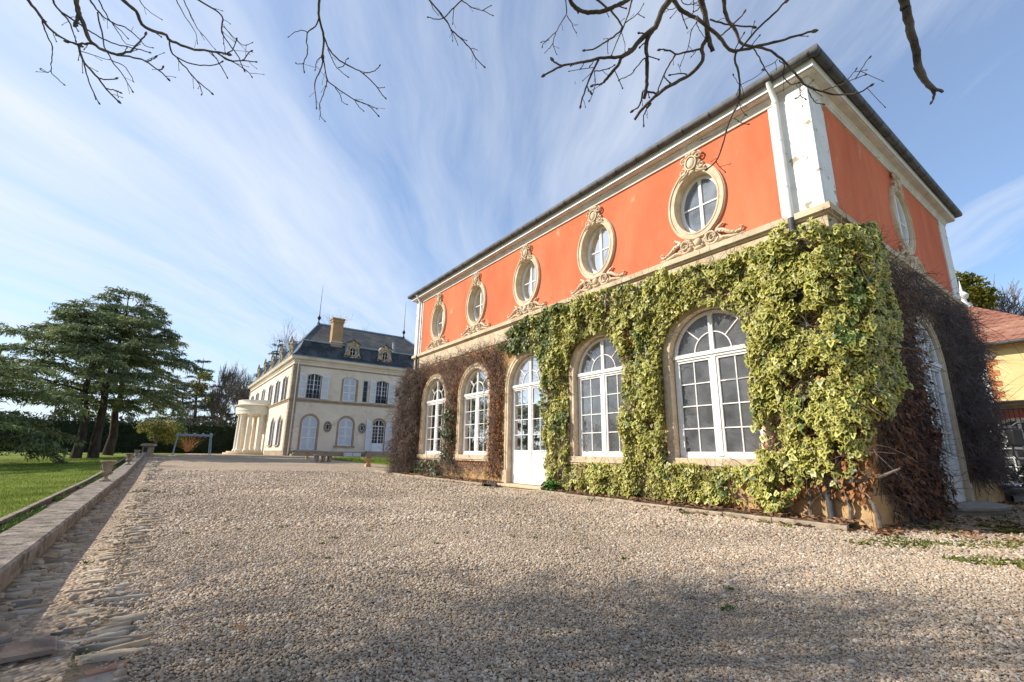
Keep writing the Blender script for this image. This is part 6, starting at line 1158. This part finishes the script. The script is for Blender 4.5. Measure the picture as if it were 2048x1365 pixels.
# upper crown of the same tree, out of the frame, which dapples the gravel
def crown_for(top, parent, n=10, ln=2.2, lv=5, r0=.13):
    SP_, SR_ = [], []
    def grow(p, d, ln, r, k):
        pts, dd = polyline(p, d, ln, 5, 0, .12, .03); r1 = max(.005, r*.62); SP_.append(pts); SR_.append(np.linspace(r, r1, 5))
        if k == lv: return
        for j in range(4 if k < 3 else 3):
            u = 1. if j == 0 else rng.uniform(.4, 1); q = np.array([np.interp(u, np.linspace(0, 1, 5), pts[:, z]) for z in range(3)]); v = rng.normal(0, 1, 3); v -= dd*np.dot(v, dd); v /= np.linalg.norm(v); nd = dd+v*(.35 if j == 0 else rng.uniform(.5, 1.0)); nd /= np.linalg.norm(nd)
            grow(q, nd, ln*rng.uniform(.6, .85), r1*(.95 if j == 0 else .7), k+1)
    for a in range(n):
        an = a*2*PI/n+.3; grow(top-np.array([0, 0, .1]), np.array([math.cos(an)*.9, math.sin(an)*.9, rng.uniform(.1, .9)]), ln, r0, 0)
    P_ = np.array(SP_); R_ = np.array(SR_); rel = P_.reshape(-1, 3); dep = rel @ _fw
    sx_ = 1024+FPX*(rel @ _r2)/np.maximum(dep, .01); sy_ = 682.5-FPX*(rel @ _u2)/np.maximum(dep, .01)
    vis = ((dep > .1) & (sx_ > -25) & (sx_ < 2073) & (sy_ > -25) & (sy_ < 1390)).reshape(P_.shape[:2]).any(axis=1)
    P_, R_ = P_[~vis], R_[~vis]; V, F = tubes_np(P_, R_, 4); return np_mesh('crown', V, F, m_bark, parent)
crown_for(crown_top, ot, n=9, ln=1.75, lv=5, r0=.11)
for (x_, y_, h_, lb) in ((-10.0, 6.2, 3.6, 'unseen bare tree added left of the view to dapple the foreground'),):  # unseen second tree, added to thicken the branch shade on gravel and coping
    e = empty('bare_tree', (x_, y_, zl(x_, y_))); tag(e, lb, 'tree'); tp = np.array([[x_+.1*math.sin(t*3), y_, zl(x_, y_)+h_*t] for t in np.linspace(-.05, 1, 6)]); V, F = tubes_np(tp[None], np.array([[.34, .28, .25, .24, .22, .2]]), 12); np_mesh('trunk', V, F, m_bark, e, smooth=True); crown_for(tp[-1], e, n=9, ln=2.3)
# ================================================================== GARDEN THINGS
m_urn = mat('lichened_stone_urn', (.24, .19, .145), (.40, .33, .26), 9, .9, .6, 40, .15, c3=(.12, .10, .075), s3=14, p3=(.52, .64), dist=.01)
def urn(x, y, z, h, label, grp='stone urns along the terrace wall'):
    e = empty('stone_urn', (x, y, z)); tag(e, label, 'urn', grp); k = h
    b = MB(); w = .20*k; b.box(x-w, x+w, y-w, y+w, z, z+.05*k); b.build('foot', m_urn, e, bevel=.006)
    b = MB(); b.lathe([(.19*k, .05*k), (.18*k, .075*k), (.13*k, .10*k), (.085*k, .16*k), (.07*k, .22*k), (.10*k, .25*k), (.105*k, .27*k), (.09*k, .285*k)], (x, y, z), 24); b.build('stem', m_urn, e, smooth=True)
    b = MB(); n = 32
    prof = [(.09, .28), (.17, .31), (.22, .36), (.235, .41), (.225, .45), (.185, .475), (.18, .50), (.205, .60), (.235, .74), (.27, .86), (.335, .915), (.345, .935), (.345, .955), (.315, .97), (.30, .965), (.27, .93), (.22, .80), (.10, .78)]
    rows = [[(x+k*r*(1+(.035*math.cos(12*2*PI*q/n*1.0) if .29 < zz < .46 else 0))*math.cos(2*PI*q/n), y+k*r*(1+(.035*math.cos(12*2*PI*q/n) if .29 < zz < .46 else 0))*math.sin(2*PI*q/n), z+k*zz) for q in range(n)] for r, zz in prof]
    b.grid(rows); b.build('bowl', m_urn, e, smooth=True, angle=50)
    for s_ in (-1, 1):
        b = MB(); b.tube([(x+s_*k*a, y, z+k*c) for a, c in ((.205, .55), (.25, .57), (.265, .63), (.25, .69), (.225, .70))], .018*k, 6); b.build('handle', m_urn, e, smooth=True)
def coping_at(py_px, px):   # point on the coping's centre line
    for Y in np.linspace(5, 37, 3201):
        x, y_ = proj(( -.86, Y, zg(Y)+.22))
        if y_ < py_px: return (-.86, Y, zg(Y)+.22)
def proj(P): P = np.array(P); d = P @ _fw; return 1024+FPX*(P @ _r2)/d, 682.5-FPX*(P @ _u2)/d
def size_at(p, dpx): return dpx/FPX*(np.array(p) @ _fw)
p = coping_at(963, 195); urn(*p, size_at(p, 41)*1.0, 'nearest weathered stone urn on the wall coping, with flared rim and gadrooned bowl')
p = coping_at(930, 253); urn(*p, size_at(p, 23), 'second stone urn along the wall coping, slimmer and paler')
p = coping_at(916.5, 272); urn(*p, size_at(p, 16), 'third small stone urn near the far end of the wall coping')
# square planter on the pier at the end of the wall
p = np.array((-.62, 38.6, zg(38.6))); pe = empty('stone_pier', tuple(p)); tag(pe, 'pale square stone pier with overhanging top ending the terrace wall', 'pier')
b = MB(); b.box(p[0]-.30, p[0]+.30, p[1]-.30, p[1]+.30, p[2]-.1, p[2]+.62); b.build('block', m_kerb, pe, bevel=.02); b = MB(); b.box(p[0]-.42, p[0]+.42, p[1]-.42, p[1]+.42, p[2]+.62, p[2]+.74); b.box(p[0]-.36, p[0]+.36, p[1]-.36, p[1]+.36, p[2]+.74, p[2]+.78); b.build('cap', m_kerb, pe, bevel=.02)
b = MB(); b.box(p[0]-.42, p[0]+.42, p[1]-.44, p[1]+.42, p[2]-.1, p[2]+.12); b.build('base', m_kerb, pe, bevel=.02)
b = MB(); b.box(p[0]-.22, p[0]-.02, p[1]-.315, p[1]-.295, p[2]+.25, p[2]+.55); b.build('dark_panel', m_dark, pe)  # thin dark panel standing slightly proud of the pier's face
# bowls on square pedestals
def bowl(px, py, hpx, label):
    p = on_ground(px, py); k = size_at(p, hpx); e = empty('stone_bowl', tuple(p)); tag(e, label, 'planter', 'stone bowls on the gravel edge'); x, y, z = p
    m_ = mat('ochre_stone_bowl', (.38, .26, .13), (.52, .38, .22), 8, .9, .4, 30) if 'm_obowl' not in globals() else m_obowl
    globals()['m_obowl'] = m_
    b = MB(); w = .26*k; b.grid([[(x-w*s, y-w*s, z+zz*k), (x+w*s, y-w*s, z+zz*k), (x+w*s, y+w*s, z+zz*k), (x-w*s, y+w*s, z+zz*k)] for s, zz in ((1.15, -.02), (1.1, .10), (.85, .30), (1.0, .33))]); b.build('pedestal', m_, e, bevel=.01)
    b = MB(); b.lathe([(.16*k, .33*k), (.14*k, .42*k), (.26*k, .50*k), (.50*k, .72*k), (.66*k, .84*k), (.68*k, .90*k), (.62*k, .90*k), (.5*k, .80*k), (.1*k, .74*k)], (x, y, z), 24); b.build('bowl', m_, e, smooth=True, angle=50)
    n_ = 40; a = rng.uniform(0, 2*PI, n_); rr = rng.uniform(0, .28, n_)*k; P = np.stack([x+rr*np.cos(a), y+rr*np.sin(a), np.full(n_, z+.80*k)], 1); D = rng.normal(0, .5, (n_, 3)); D[:, 2] = .8; D /= np.linalg.norm(D, axis=1, keepdims=True); spray_mesh('plant', P, D, .25*k, .05*k, m_hedge, e)
bowl(735, 934, 19, 'low stone bowl on a square foot standing by the grass near the red building'); bowl(614, 918, 11, 'small low stone bowl left of the stone bench')
p = on_ground(645, 925); kk = size_at(p, 12); e = empty('stone_bench', tuple(p)); tag(e, 'backless stone bench with three short carved legs on the gravel', 'bench'); x, y, z = p
w_ = size_at(p, 34)/2; b = MB(); b.box(x-w_*1.05, x+w_*1.05, y-.22, y+.22, z+.36, z+.46); b.build('seat', m_urn, e, bevel=.01)
for s_ in (-.72, .05, .75):
    b = MB(); b.prism([(a, c) for a, c in ((x+s_*w_-.12, z-.02), (x+s_*w_+.12, z-.02), (x+s_*w_+.10, z+.08), (x+s_*w_+.06, z+.16), (x+s_*w_+.11, z+.36), (x+s_*w_-.11, z+.36), (x+s_*w_-.06, z+.16), (x+s_*w_-.10, z+.08))], -.17, .17); b.v = [(a, y+c, d) for a, d, c in b.v]; b.build('leg', m_urn, e, bevel=.008)
p = on_ground(390, 899, zl); x, y, z = p; e = empty('stone_trough', tuple(p)); tag(e, 'low dark stone trough on the lawn beyond the blue frame', 'trough')
b = MB(); b.box(x-.8, x+.8, y-.25, y+.25, z+.28, z+.42); b.build('top', m_slate, e, bevel=.02); 
for s_ in (-.5, .5): b = MB(); b.box(x+s_-.18, x+s_+.18, y-.2, y+.2, z-.05, z+.28); b.build('leg', m_slate, e)
# blue grey metal frame with a rolled canopy
fr = on_ground(345, 911); fl_ = on_y(419, 908, fr[1]+1.0); y0 = fr[1]; xa, xb = fr[0], fl_[0]; zt = on_y(350, 869, y0)[2]; z0 = zg(y0)
m_bl = mat('blue_grey_metal', (.22, .29, .35), (.32, .39, .45), 5, .5, 0, spec=.5)
e = empty('canopy_frame', ((xa+xb)/2, y0, z0)); tag(e, 'blue grey metal pergola frame with a bunched fabric roof on the gravel', 'pergola')
for x, dx in ((xa, .12), (xb, -.12)):
    for dy in (0, 1.6): b = MB(); b.tube([(x, y0+dy, z0-.05), (x+dx, y0+.25+dy*.7, zt)], .034, 8); b.build('leg', m_bl, e)
b = MB(); b.box(xa+.02, xb-.02, y0+.20, y0+.28, zt-.06, zt+.06); b.build('top_rail', m_bl, e); b = MB(); b.box(xa+.02, xb-.02, y0+1.32, y0+1.40, zt-.06, zt+.06); b.build('top_rail', m_bl, e)
for k in range(5): x = xa+.1+(xb-xa-.2)*k/4; b = MB(); b.tube([(x, y0+.1, zt+.10), (x, y0+1.5, zt+.10)], .05, 6); b.build('cross_bar', m_bl, e)
b = MB(); n = 24; b.grid([[(xa+.12+(xb-xa-.24)*k/n, yy, zt-.02-.13*abs(math.sin(PI*2*k/n))-.03*math.sin(k*2.3)) for k in range(n+1)] for yy in (y0+.3, y0+.8, y0+1.3)], closed=False, cap=False); b.build('fabric', mat('grey_blue_fabric', (.22, .26, .32), (.30, .34, .40), 4, .8, 0), e)
# right-hand side: bush, sheets of scrap, mirror of a parked truck
p = on_x(2015, 968, 24.5); bb = empty('evergreen_bush', (24.5, p[1], -.97)); tag(bb, 'dark evergreen bush in front of the white arched window on the right', 'bush')
leafball('foliage', [(24.5+rng.normal(0, .3), p[1]+rng.normal(0, .5), -.70+rng.uniform(0, .55), .38) for k in range(8)], 900, .10, m_hedge, bb)
for nm, px, py, sx, sy, tl, mt, lb in (('metal_sheet', 2040, 985, .55, .35, .22, mat('pale_grey_sheet', (.38, .42, .46), (.48, .52, .56), 3, .35, 0, spec=.6), 'pale grey metal sheet lying tilted on the scrap heap'), ('dark_slab', 2010, 978, .7, .45, .12, mat('dark_board_paint', (.05, .055, .06), (.09, .10, .11), 3, .5, 0), 'dark flat board under the pale metal sheet'), ('folded_board', 1998, 970, .45, .3, .1, mat('blue_white_board', (.45, .52, .60), (.55, .6, .66), 3, .5, 0), 'thin whitish board on top of the dark board by the bush')):
    g0 = on_x(px, py, 17.5 if nm != 'folded_board' else 19.2); b = MB(); b.box(-sx, sx, -sy, sy, -.02, .02); T = Matrix.Translation(Vector((g0[0], g0[1], g0[2]))) @ Matrix.Rotation(.5, 4, 'Z') @ Matrix.Rotation(tl, 4, 'Y'); b.v = [tuple(T @ Vector(q)) for q in b.v]
    b.box(g0[0]-.2, g0[0]+.2, g0[1]-.15, g0[1]+.15, -1.0, g0[2]-.08); tag(b.build(nm, mt), lb, 'sheet' if 'sheet' in nm else 'board')
# truck
tx, ty = 9.9, -.95; tk = empty('parked_truck', (tx+1.8, ty-1.1, -1.0)); tag(tk, 'truck parked beyond the right edge, only its black wing mirror in view', 'truck')
m_tk = mat('truck_white', (.7, .71, .72), (.76, .77, .78), 2, .35, 0, spec=.5); m_blk = mat('black_plastic', (.012, .012, .014), (.02, .02, .022), 20, .45, .1, 60)
mp = on_x(2031, 876, 9.4); d_ = size_at(mp, 1.0)
b = MB(); cx_, cy_, cz_ = mp
def rbox(mb_, c, hx, hy, hz, r, n=5):
    pts = []; 
    for sx, sz, a0 in ((1, 1, 0), (-1, 1, 90), (-1, -1, 180), (1, -1, 270)):
        for k in range(n+1): a = R(a0+90*k/n); pts.append((sx*(hx-r)+r*math.cos(a), sz*(hz-r)+r*math.sin(a)))
    rows = [[(c[0]+q*.7071*s_-o*.7071, c[1]-q*.7071*s_-o*.7071, c[2]+w*s_) for q, w in pts] for o, s_ in ((-hy, .92), (-hy*.6, 1), (hy*.6, 1), (hy, .9))]
    mb_.grid(rows)
rbox(b, mp, 9.5*d_, .05, 17*d_, 4*d_); b.build('wing_mirror', m_blk, tk, smooth=True, angle=40)
b = MB(); q = lambda px, py: tuple(on_x(px, py, 9.45)); b.tube([q(2026, 862), q(2025, 852), q(2034, 846), q(2060, 844), q(2120, 846)], .014, 8); b.tube([q(2026, 893), q(2026, 910), q(2036, 919), q(2060, 922), q(2120, 924)], .014, 8); b.build('mirror_arm', m_blk, tk, smooth=True)
fx = on_x(2120, 885, 9.45); X0_, Y0_ = fx[0], fx[1]
b = MB(); b.v = []; prof = [(0, -.55), (0, .25), (.35, 1.15), (1.9, 1.2), (1.9, -.55)]
b.grid([[(X0_-.15+a, yy, z_) for a, z_ in prof] for yy in (Y0_, Y0_-2.0)]); b.build('cab', m_tk, tk, bevel=.05)
b = MB(); b.box(X0_+1.9, X0_+5.6, Y0_-2.05, Y0_+.02, -.25, 1.7); b.build('cargo_box', m_tk, tk, bevel=.03)
b = MB(); b.prism([(X0_+.12, .3), (X0_+.30, 1.0), (X0_+1.4, 1.0), (X0_+1.4, .3)], 0, .01); b.v = [(a, Y0_+.002+c, z_) for a, z_, c in b.v]; b.build('side_window', m_wing, tk)
for wx in (.55, 4.3):
    for wy in (.0, -1.85): b = MB(); b.tube([(X0_+wx, Y0_-.12+wy, -.62), (X0_+wx, Y0_+.02+wy, -.62)], .36, 20); w_ = b.build('wheel', m_blk, tk); b = MB(); b.tube([(X0_+wx, Y0_-.12+wy, -.62), (X0_+wx, Y0_+.035+wy, -.62)], .19, 16); b.build('rim', m_zinc, w_)
# ================================================================== PEBBLES (loose gravel near the camera)
m_peb = bpy.data.materials.new('river_pebble'); m_peb.use_nodes = True; t = m_peb.node_tree; b = t.nodes['Principled BSDF']; b.inputs['Roughness'].default_value = .72; b.inputs['Specular IOR Level'].default_value = .3
oi = N(t, 'ShaderNodeObjectInfo'); r = N(t, 'ShaderNodeValToRGB'); L(t, oi.outputs['Random'], r.inputs[0]); e = r.color_ramp.elements; PC = [(.20, .145, .10), (.53, .40, .265), (.34, .25, .175), (.61, .51, .385), (.27, .22, .18), (.55, .41, .26), (.44, .35, .255), (.70, .61, .49), (.48, .32, .185), (.35, .30, .25)]
e[0].color = (*PC[0], 1); e[1].color = (*PC[-1], 1)
for k, c in enumerate(PC[1:-1]): q = e.new((k+1)/(len(PC)-1)); q.color = (*c, 1)
g = N(t, 'ShaderNodeTexCoord'); n = N(t, 'ShaderNodeTexNoise', Scale=2.5, Detail=4.); L(t, g.outputs['Object'], n.inputs['Vector']); mr = N(t, 'ShaderNodeMapRange'); L(t, n.outputs[0], mr.inputs[0]); mr.inputs[3].default_value = .7; mr.inputs[4].default_value = 1.3
hs = N(t, 'ShaderNodeHueSaturation'); gw = N(t, 'ShaderNodeNewGeometry'); nw = N(t, 'ShaderNodeTexNoise', Scale=.45, Detail=5.); L(t, gw.outputs['Position'], nw.inputs['Vector']); mw = N(t, 'ShaderNodeMapRange'); L(t, nw.outputs[0], mw.inputs[0]); mw.inputs[1].default_value = .35; mw.inputs[2].default_value = .65; mw.inputs[3].default_value = .72; mw.inputs[4].default_value = 1.04
mm = N(t, 'ShaderNodeMath', operation='MULTIPLY'); L(t, mr.outputs[0], mm.inputs[0]); L(t, mw.outputs[0], mm.inputs[1])
L(t, mm.outputs[0], hs.inputs['Value']); L(t, r.outputs[0], hs.inputs['Color']); L(t, hs.outputs[0], b.inputs['Base Color'])
pc_ = bpy.data.collections.new('pebble_shapes')
for k in range(5):
    bm = bmesh.new(); bmesh.ops.create_icosphere(bm, subdivisions=2, radius=.5); sd_ = k*7.3
    for v in bm.verts: v.co *= 1+.30*mnoise.noise(v.co*1.6+Vector((sd_, 0, 0))); 
    for v in bm.verts: v.co.z *= .62; v.co.y *= .78
    me = bpy.data.meshes.new('pebble'); bm.to_mesh(me); bm.free(); me.materials.append(m_peb); me.polygons.foreach_set('use_smooth', [True]*len(me.polygons)); po_ = bpy.data.objects.new('pebble', me); pc_.objects.link(po_)
def visible(x, y, z, pad=60):
    P = np.stack([x, y, z], 1); d = P @ _fw; sx = 1024+FPX*(P @ _r2)/np.maximum(d, .05); sy = 682.5-FPX*(P @ _u2)/np.maximum(d, .05); return (d > .1) & (sx > -pad*5) & (sx < 2048+pad*5) & (sy < 1365+pad*7)
PX, PY, PS = [], [], []
for r0, r1, st_, sz_ in ((.8, 4.0, .0120, .0148), (4.0, 7.0, .0165, .0196), (7.0, 12.0, .029, .033), (12.0, 22, .050, .050)):
    gx = np.arange(-.2, 16, st_); gy = np.arange(-1.5, 24, st_); X_, Y_ = np.meshgrid(gx, gy); X_ = X_.ravel()+rng.uniform(-.45, .45, X_.size)*st_; Y_ = Y_.ravel()+rng.uniform(-.45, .45, Y_.size)*st_
    rr = np.hypot(X_, Y_)+rng.normal(0, .25, X_.size); k = (rr > r0) & (rr <= r1); X_, Y_ = X_[k], Y_[k]; k = visible(X_, Y_, np.full(len(X_), -.95)); X_, Y_ = X_[k], Y_[k]
    kxx = np.where(Y_ < 14, 7.80, 7.80-.2*(Y_-14)/6)
    k = ~((X_ > kxx-.01) & (Y_ > 2.72)) & (X_ > -.02+.08*np.sin(Y_*.9)+.10*rng.normal(0, 1, len(X_)))
    X_, Y_ = X_[k], Y_[k]; PX.append(X_); PY.append(Y_); PS.append(sz_*rng.lognormal(0, .26, len(X_)))
PX, PY, PS = map(np.concatenate, (PX, PY, PS))
# some strays on the cobbles
n_ = 2600; sx_ = rng.uniform(-.66, .05, n_); sy_ = rng.uniform(1.5, 14, n_); k = rng.random(n_) < (.05+.95*((sx_+.66)/.71)**6+.5*(sx_ < -.58)); PX = np.r_[PX, sx_[k]]; PY = np.r_[PY, sy_[k]]; PS = np.r_[PS, .024*rng.lognormal(0, .3, k.sum())]
n_ = len(PX); zz_ = np.interp(PY, [a for a, b in GP], [b for a, b in GP])
und = np.array([mnoise.noise(Vector((a*1.3, b*1.3, 0)))*.012+mnoise.noise(Vector((a*.35, b*.35, 4)))*.02 for a, b in zip(PX, PY)])
PZ = zz_+PS*.16+rng.uniform(-.004, .007, n_)+np.maximum(und, -.004)+np.where(PX < -.1, .022, 0)
me = bpy.data.meshes.new('gravel_pebbles'); me.vertices.add(n_); me.vertices.foreach_set('co', np.stack([PX, PY, PZ], 1).astype(np.float32).ravel())
a = me.attributes.new('rot', 'FLOAT_VECTOR', 'POINT'); a.data.foreach_set('vector', np.stack([rng.normal(0, .35, n_), rng.normal(0, .35, n_), rng.uniform(0, 6.283, n_)], 1).astype(np.float32).ravel())
a = me.attributes.new('siz', 'FLOAT_VECTOR', 'POINT'); a.data.foreach_set('vector', (PS[:, None]*np.stack([rng.uniform(.85, 1.35, n_), rng.uniform(.85, 1.2, n_), rng.uniform(.7, 1.2, n_)], 1)).astype(np.float32).ravel())
go = bpy.data.objects.new('gravel_pebbles', me); COL.objects.link(go); tag(go, 'loose pale river gravel covering the drive', 'gravel', kind='stuff')
ng = bpy.data.node_groups.new('pebble_scatter', 'GeometryNodeTree'); ng.interface.new_socket('Geometry', in_out='INPUT', socket_type='NodeSocketGeometry'); ng.interface.new_socket('Geometry', in_out='OUTPUT', socket_type='NodeSocketGeometry')
gi_, gout = ng.nodes.new('NodeGroupInput'), ng.nodes.new('NodeGroupOutput'); ci = ng.nodes.new('GeometryNodeCollectionInfo'); ci.inputs['Collection'].default_value = pc_; ci.inputs['Separate Children'].default_value = True; ci.inputs['Reset Children'].default_value = True
ip = ng.nodes.new('GeometryNodeInstanceOnPoints'); ip.inputs['Pick Instance'].default_value = True
ar = ng.nodes.new('GeometryNodeInputNamedAttribute'); ar.data_type = 'FLOAT_VECTOR'; ar.inputs['Name'].default_value = 'rot'; asz = ng.nodes.new('GeometryNodeInputNamedAttribute'); asz.data_type = 'FLOAT_VECTOR'; asz.inputs['Name'].default_value = 'siz'
m2p = ng.nodes.new('GeometryNodeMeshToPoints'); ng.links.new(gi_.outputs[0], m2p.inputs['Mesh'])
ng.links.new(m2p.outputs[0], ip.inputs['Points']); ng.links.new(ci.outputs[0], ip.inputs['Instance']); 
e2r = ng.nodes.new('FunctionNodeEulerToRotation'); ng.links.new(ar.outputs['Attribute'], e2r.inputs[0]); ng.links.new(e2r.outputs[0], ip.inputs['Rotation']); ng.links.new(asz.outputs['Attribute'], ip.inputs['Scale']); ng.links.new(ip.outputs[0], gout.inputs[0])
md = go.modifiers.new('scatter', 'NODES'); md.node_group = ng
print('pebbles', n_)
# ================================================================== GRASS
m_blade = foliage_mat('grass_blade', (.145, .205, .025), (.25, .31, .055), .3)
m_weed = foliage_mat('weed_leaf', (.05, .10, .02), (.10, .15, .04), .25)
m_moss = foliage_mat('moss_tuft', (.10, .12, .015), (.17, .18, .03), .1)
def blades(name, x, y, z, h, w, m, label, cat, spread=.35):
    n = len(x); P = np.stack([x, y, z], 1); D = rng.normal(0, spread, (n, 3)); D[:, 2] = 1; D /= np.linalg.norm(D, axis=1, keepdims=True); return tag(spray_mesh(name, P, D, h, w, m, None), label, cat, kind='stuff')
def zlv(x, y): g_ = np.interp(y, [a for a, b in GP], [b for a, b in GP]); return np.where(x > -1.0, g_-.06, g_-.10-.035*np.minimum(-1.0-x, 12))
n_ = 150000; y = 6+34*rng.random(n_)**1.6; x = -1.55-(.05+.42*(y+4))*rng.random(n_); blades('lawn_grass', x, y, zlv(x, y)-.005, .05, .009, m_blade, 'short green lawn grass left of the terrace wall', 'grass')
n_ = 30000; y = 3+30*rng.random(n_)**1.5; x = rng.uniform(-1.43, -1.04, n_); k = np.array([mnoise.noise(Vector((a*2, b*.9, 3))) for a, b in zip(x, y)]) > -.12; x, y = x[k], y[k]
blades('strip_weeds', x, y, np.interp(y, [a for a, b in GP], [b for a, b in GP])-.02, .055, .02, m_weed, 'patchy green weeds growing in the strip behind the coping', 'weeds', .8)
n_ = 26000; bx = rng.uniform(9.6, 22, n_); by = rng.uniform(23.5, 38, n_); k = inpoly(bx, by, bed); bx, by = bx[k], by[k]; blades('bed_grass', bx, by, np.interp(by, [a for a, b in GP], [b for a, b in GP])+.045, .09, .02, m_blade, 'bright grass patch in front of the manor house', 'grass')
# moss and weeds on the gravel at the right and along the kerb
n_ = 60000; x = np.r_[rng.uniform(6.6, 15, n_), 7.72-np.abs(rng.normal(0, .14, n_//6))]; y = np.r_[rng.uniform(.0, 2.6, n_), rng.uniform(2.8, 19, n_//6)]
k = np.array([mnoise.noise(Vector((a*1.1, b*1.6, 9)))+.5*mnoise.noise(Vector((a*4, b*4, 2))) for a, b in zip(x, y)]) > np.where(y < 2.7, .0+.25*rng.random(len(x)), .22); k &= rng.random(len(x)) < .5; x, y = x[k], y[k]
blades('gravel_weeds', x, y, np.interp(y, [a for a, b in GP], [b for a, b in GP])+.01, .035, .022, m_moss, 'thin moss and weeds creeping over the gravel by the near corner', 'weeds', .9)

n_ = 90; a = rng.uniform(-.15, 1.25, n_); r_ = rng.uniform(1.8, 12, n_)**1; x = r_*np.sin(a); y = r_*np.cos(a); k = (x > 0) & (x < 7.6); x, y = x[k], y[k]
P = np.stack([x, y, np.interp(y, [q for q, b in GP], [b for q, b in GP])+.022], 1)
tag(leaf_mesh('fallen_leaves', P, np.tile([0, 0, 1.5], (len(P), 1)), .05, litter_m, None, np.zeros(len(P)), droop=.1, lobed=False, spread=.45), 'few brown fallen leaves scattered over the gravel drive', 'fallen leaves', kind='stuff')
cx_ = rng.uniform(-.6, 5, 34); cy_ = rng.uniform(1.9, 8, 34); x = np.repeat(cx_, 26)+rng.normal(0, .022, 34*26); y = np.repeat(cy_, 26)+rng.normal(0, .022, 34*26)
blades('gravel_sprouts', x, y, np.interp(y, [q for q, b in GP], [b for q, b in GP])+.008, .024, .008, m_weed, 'tiny green weeds sprouting between the pebbles and cobbles', 'weeds', .8)
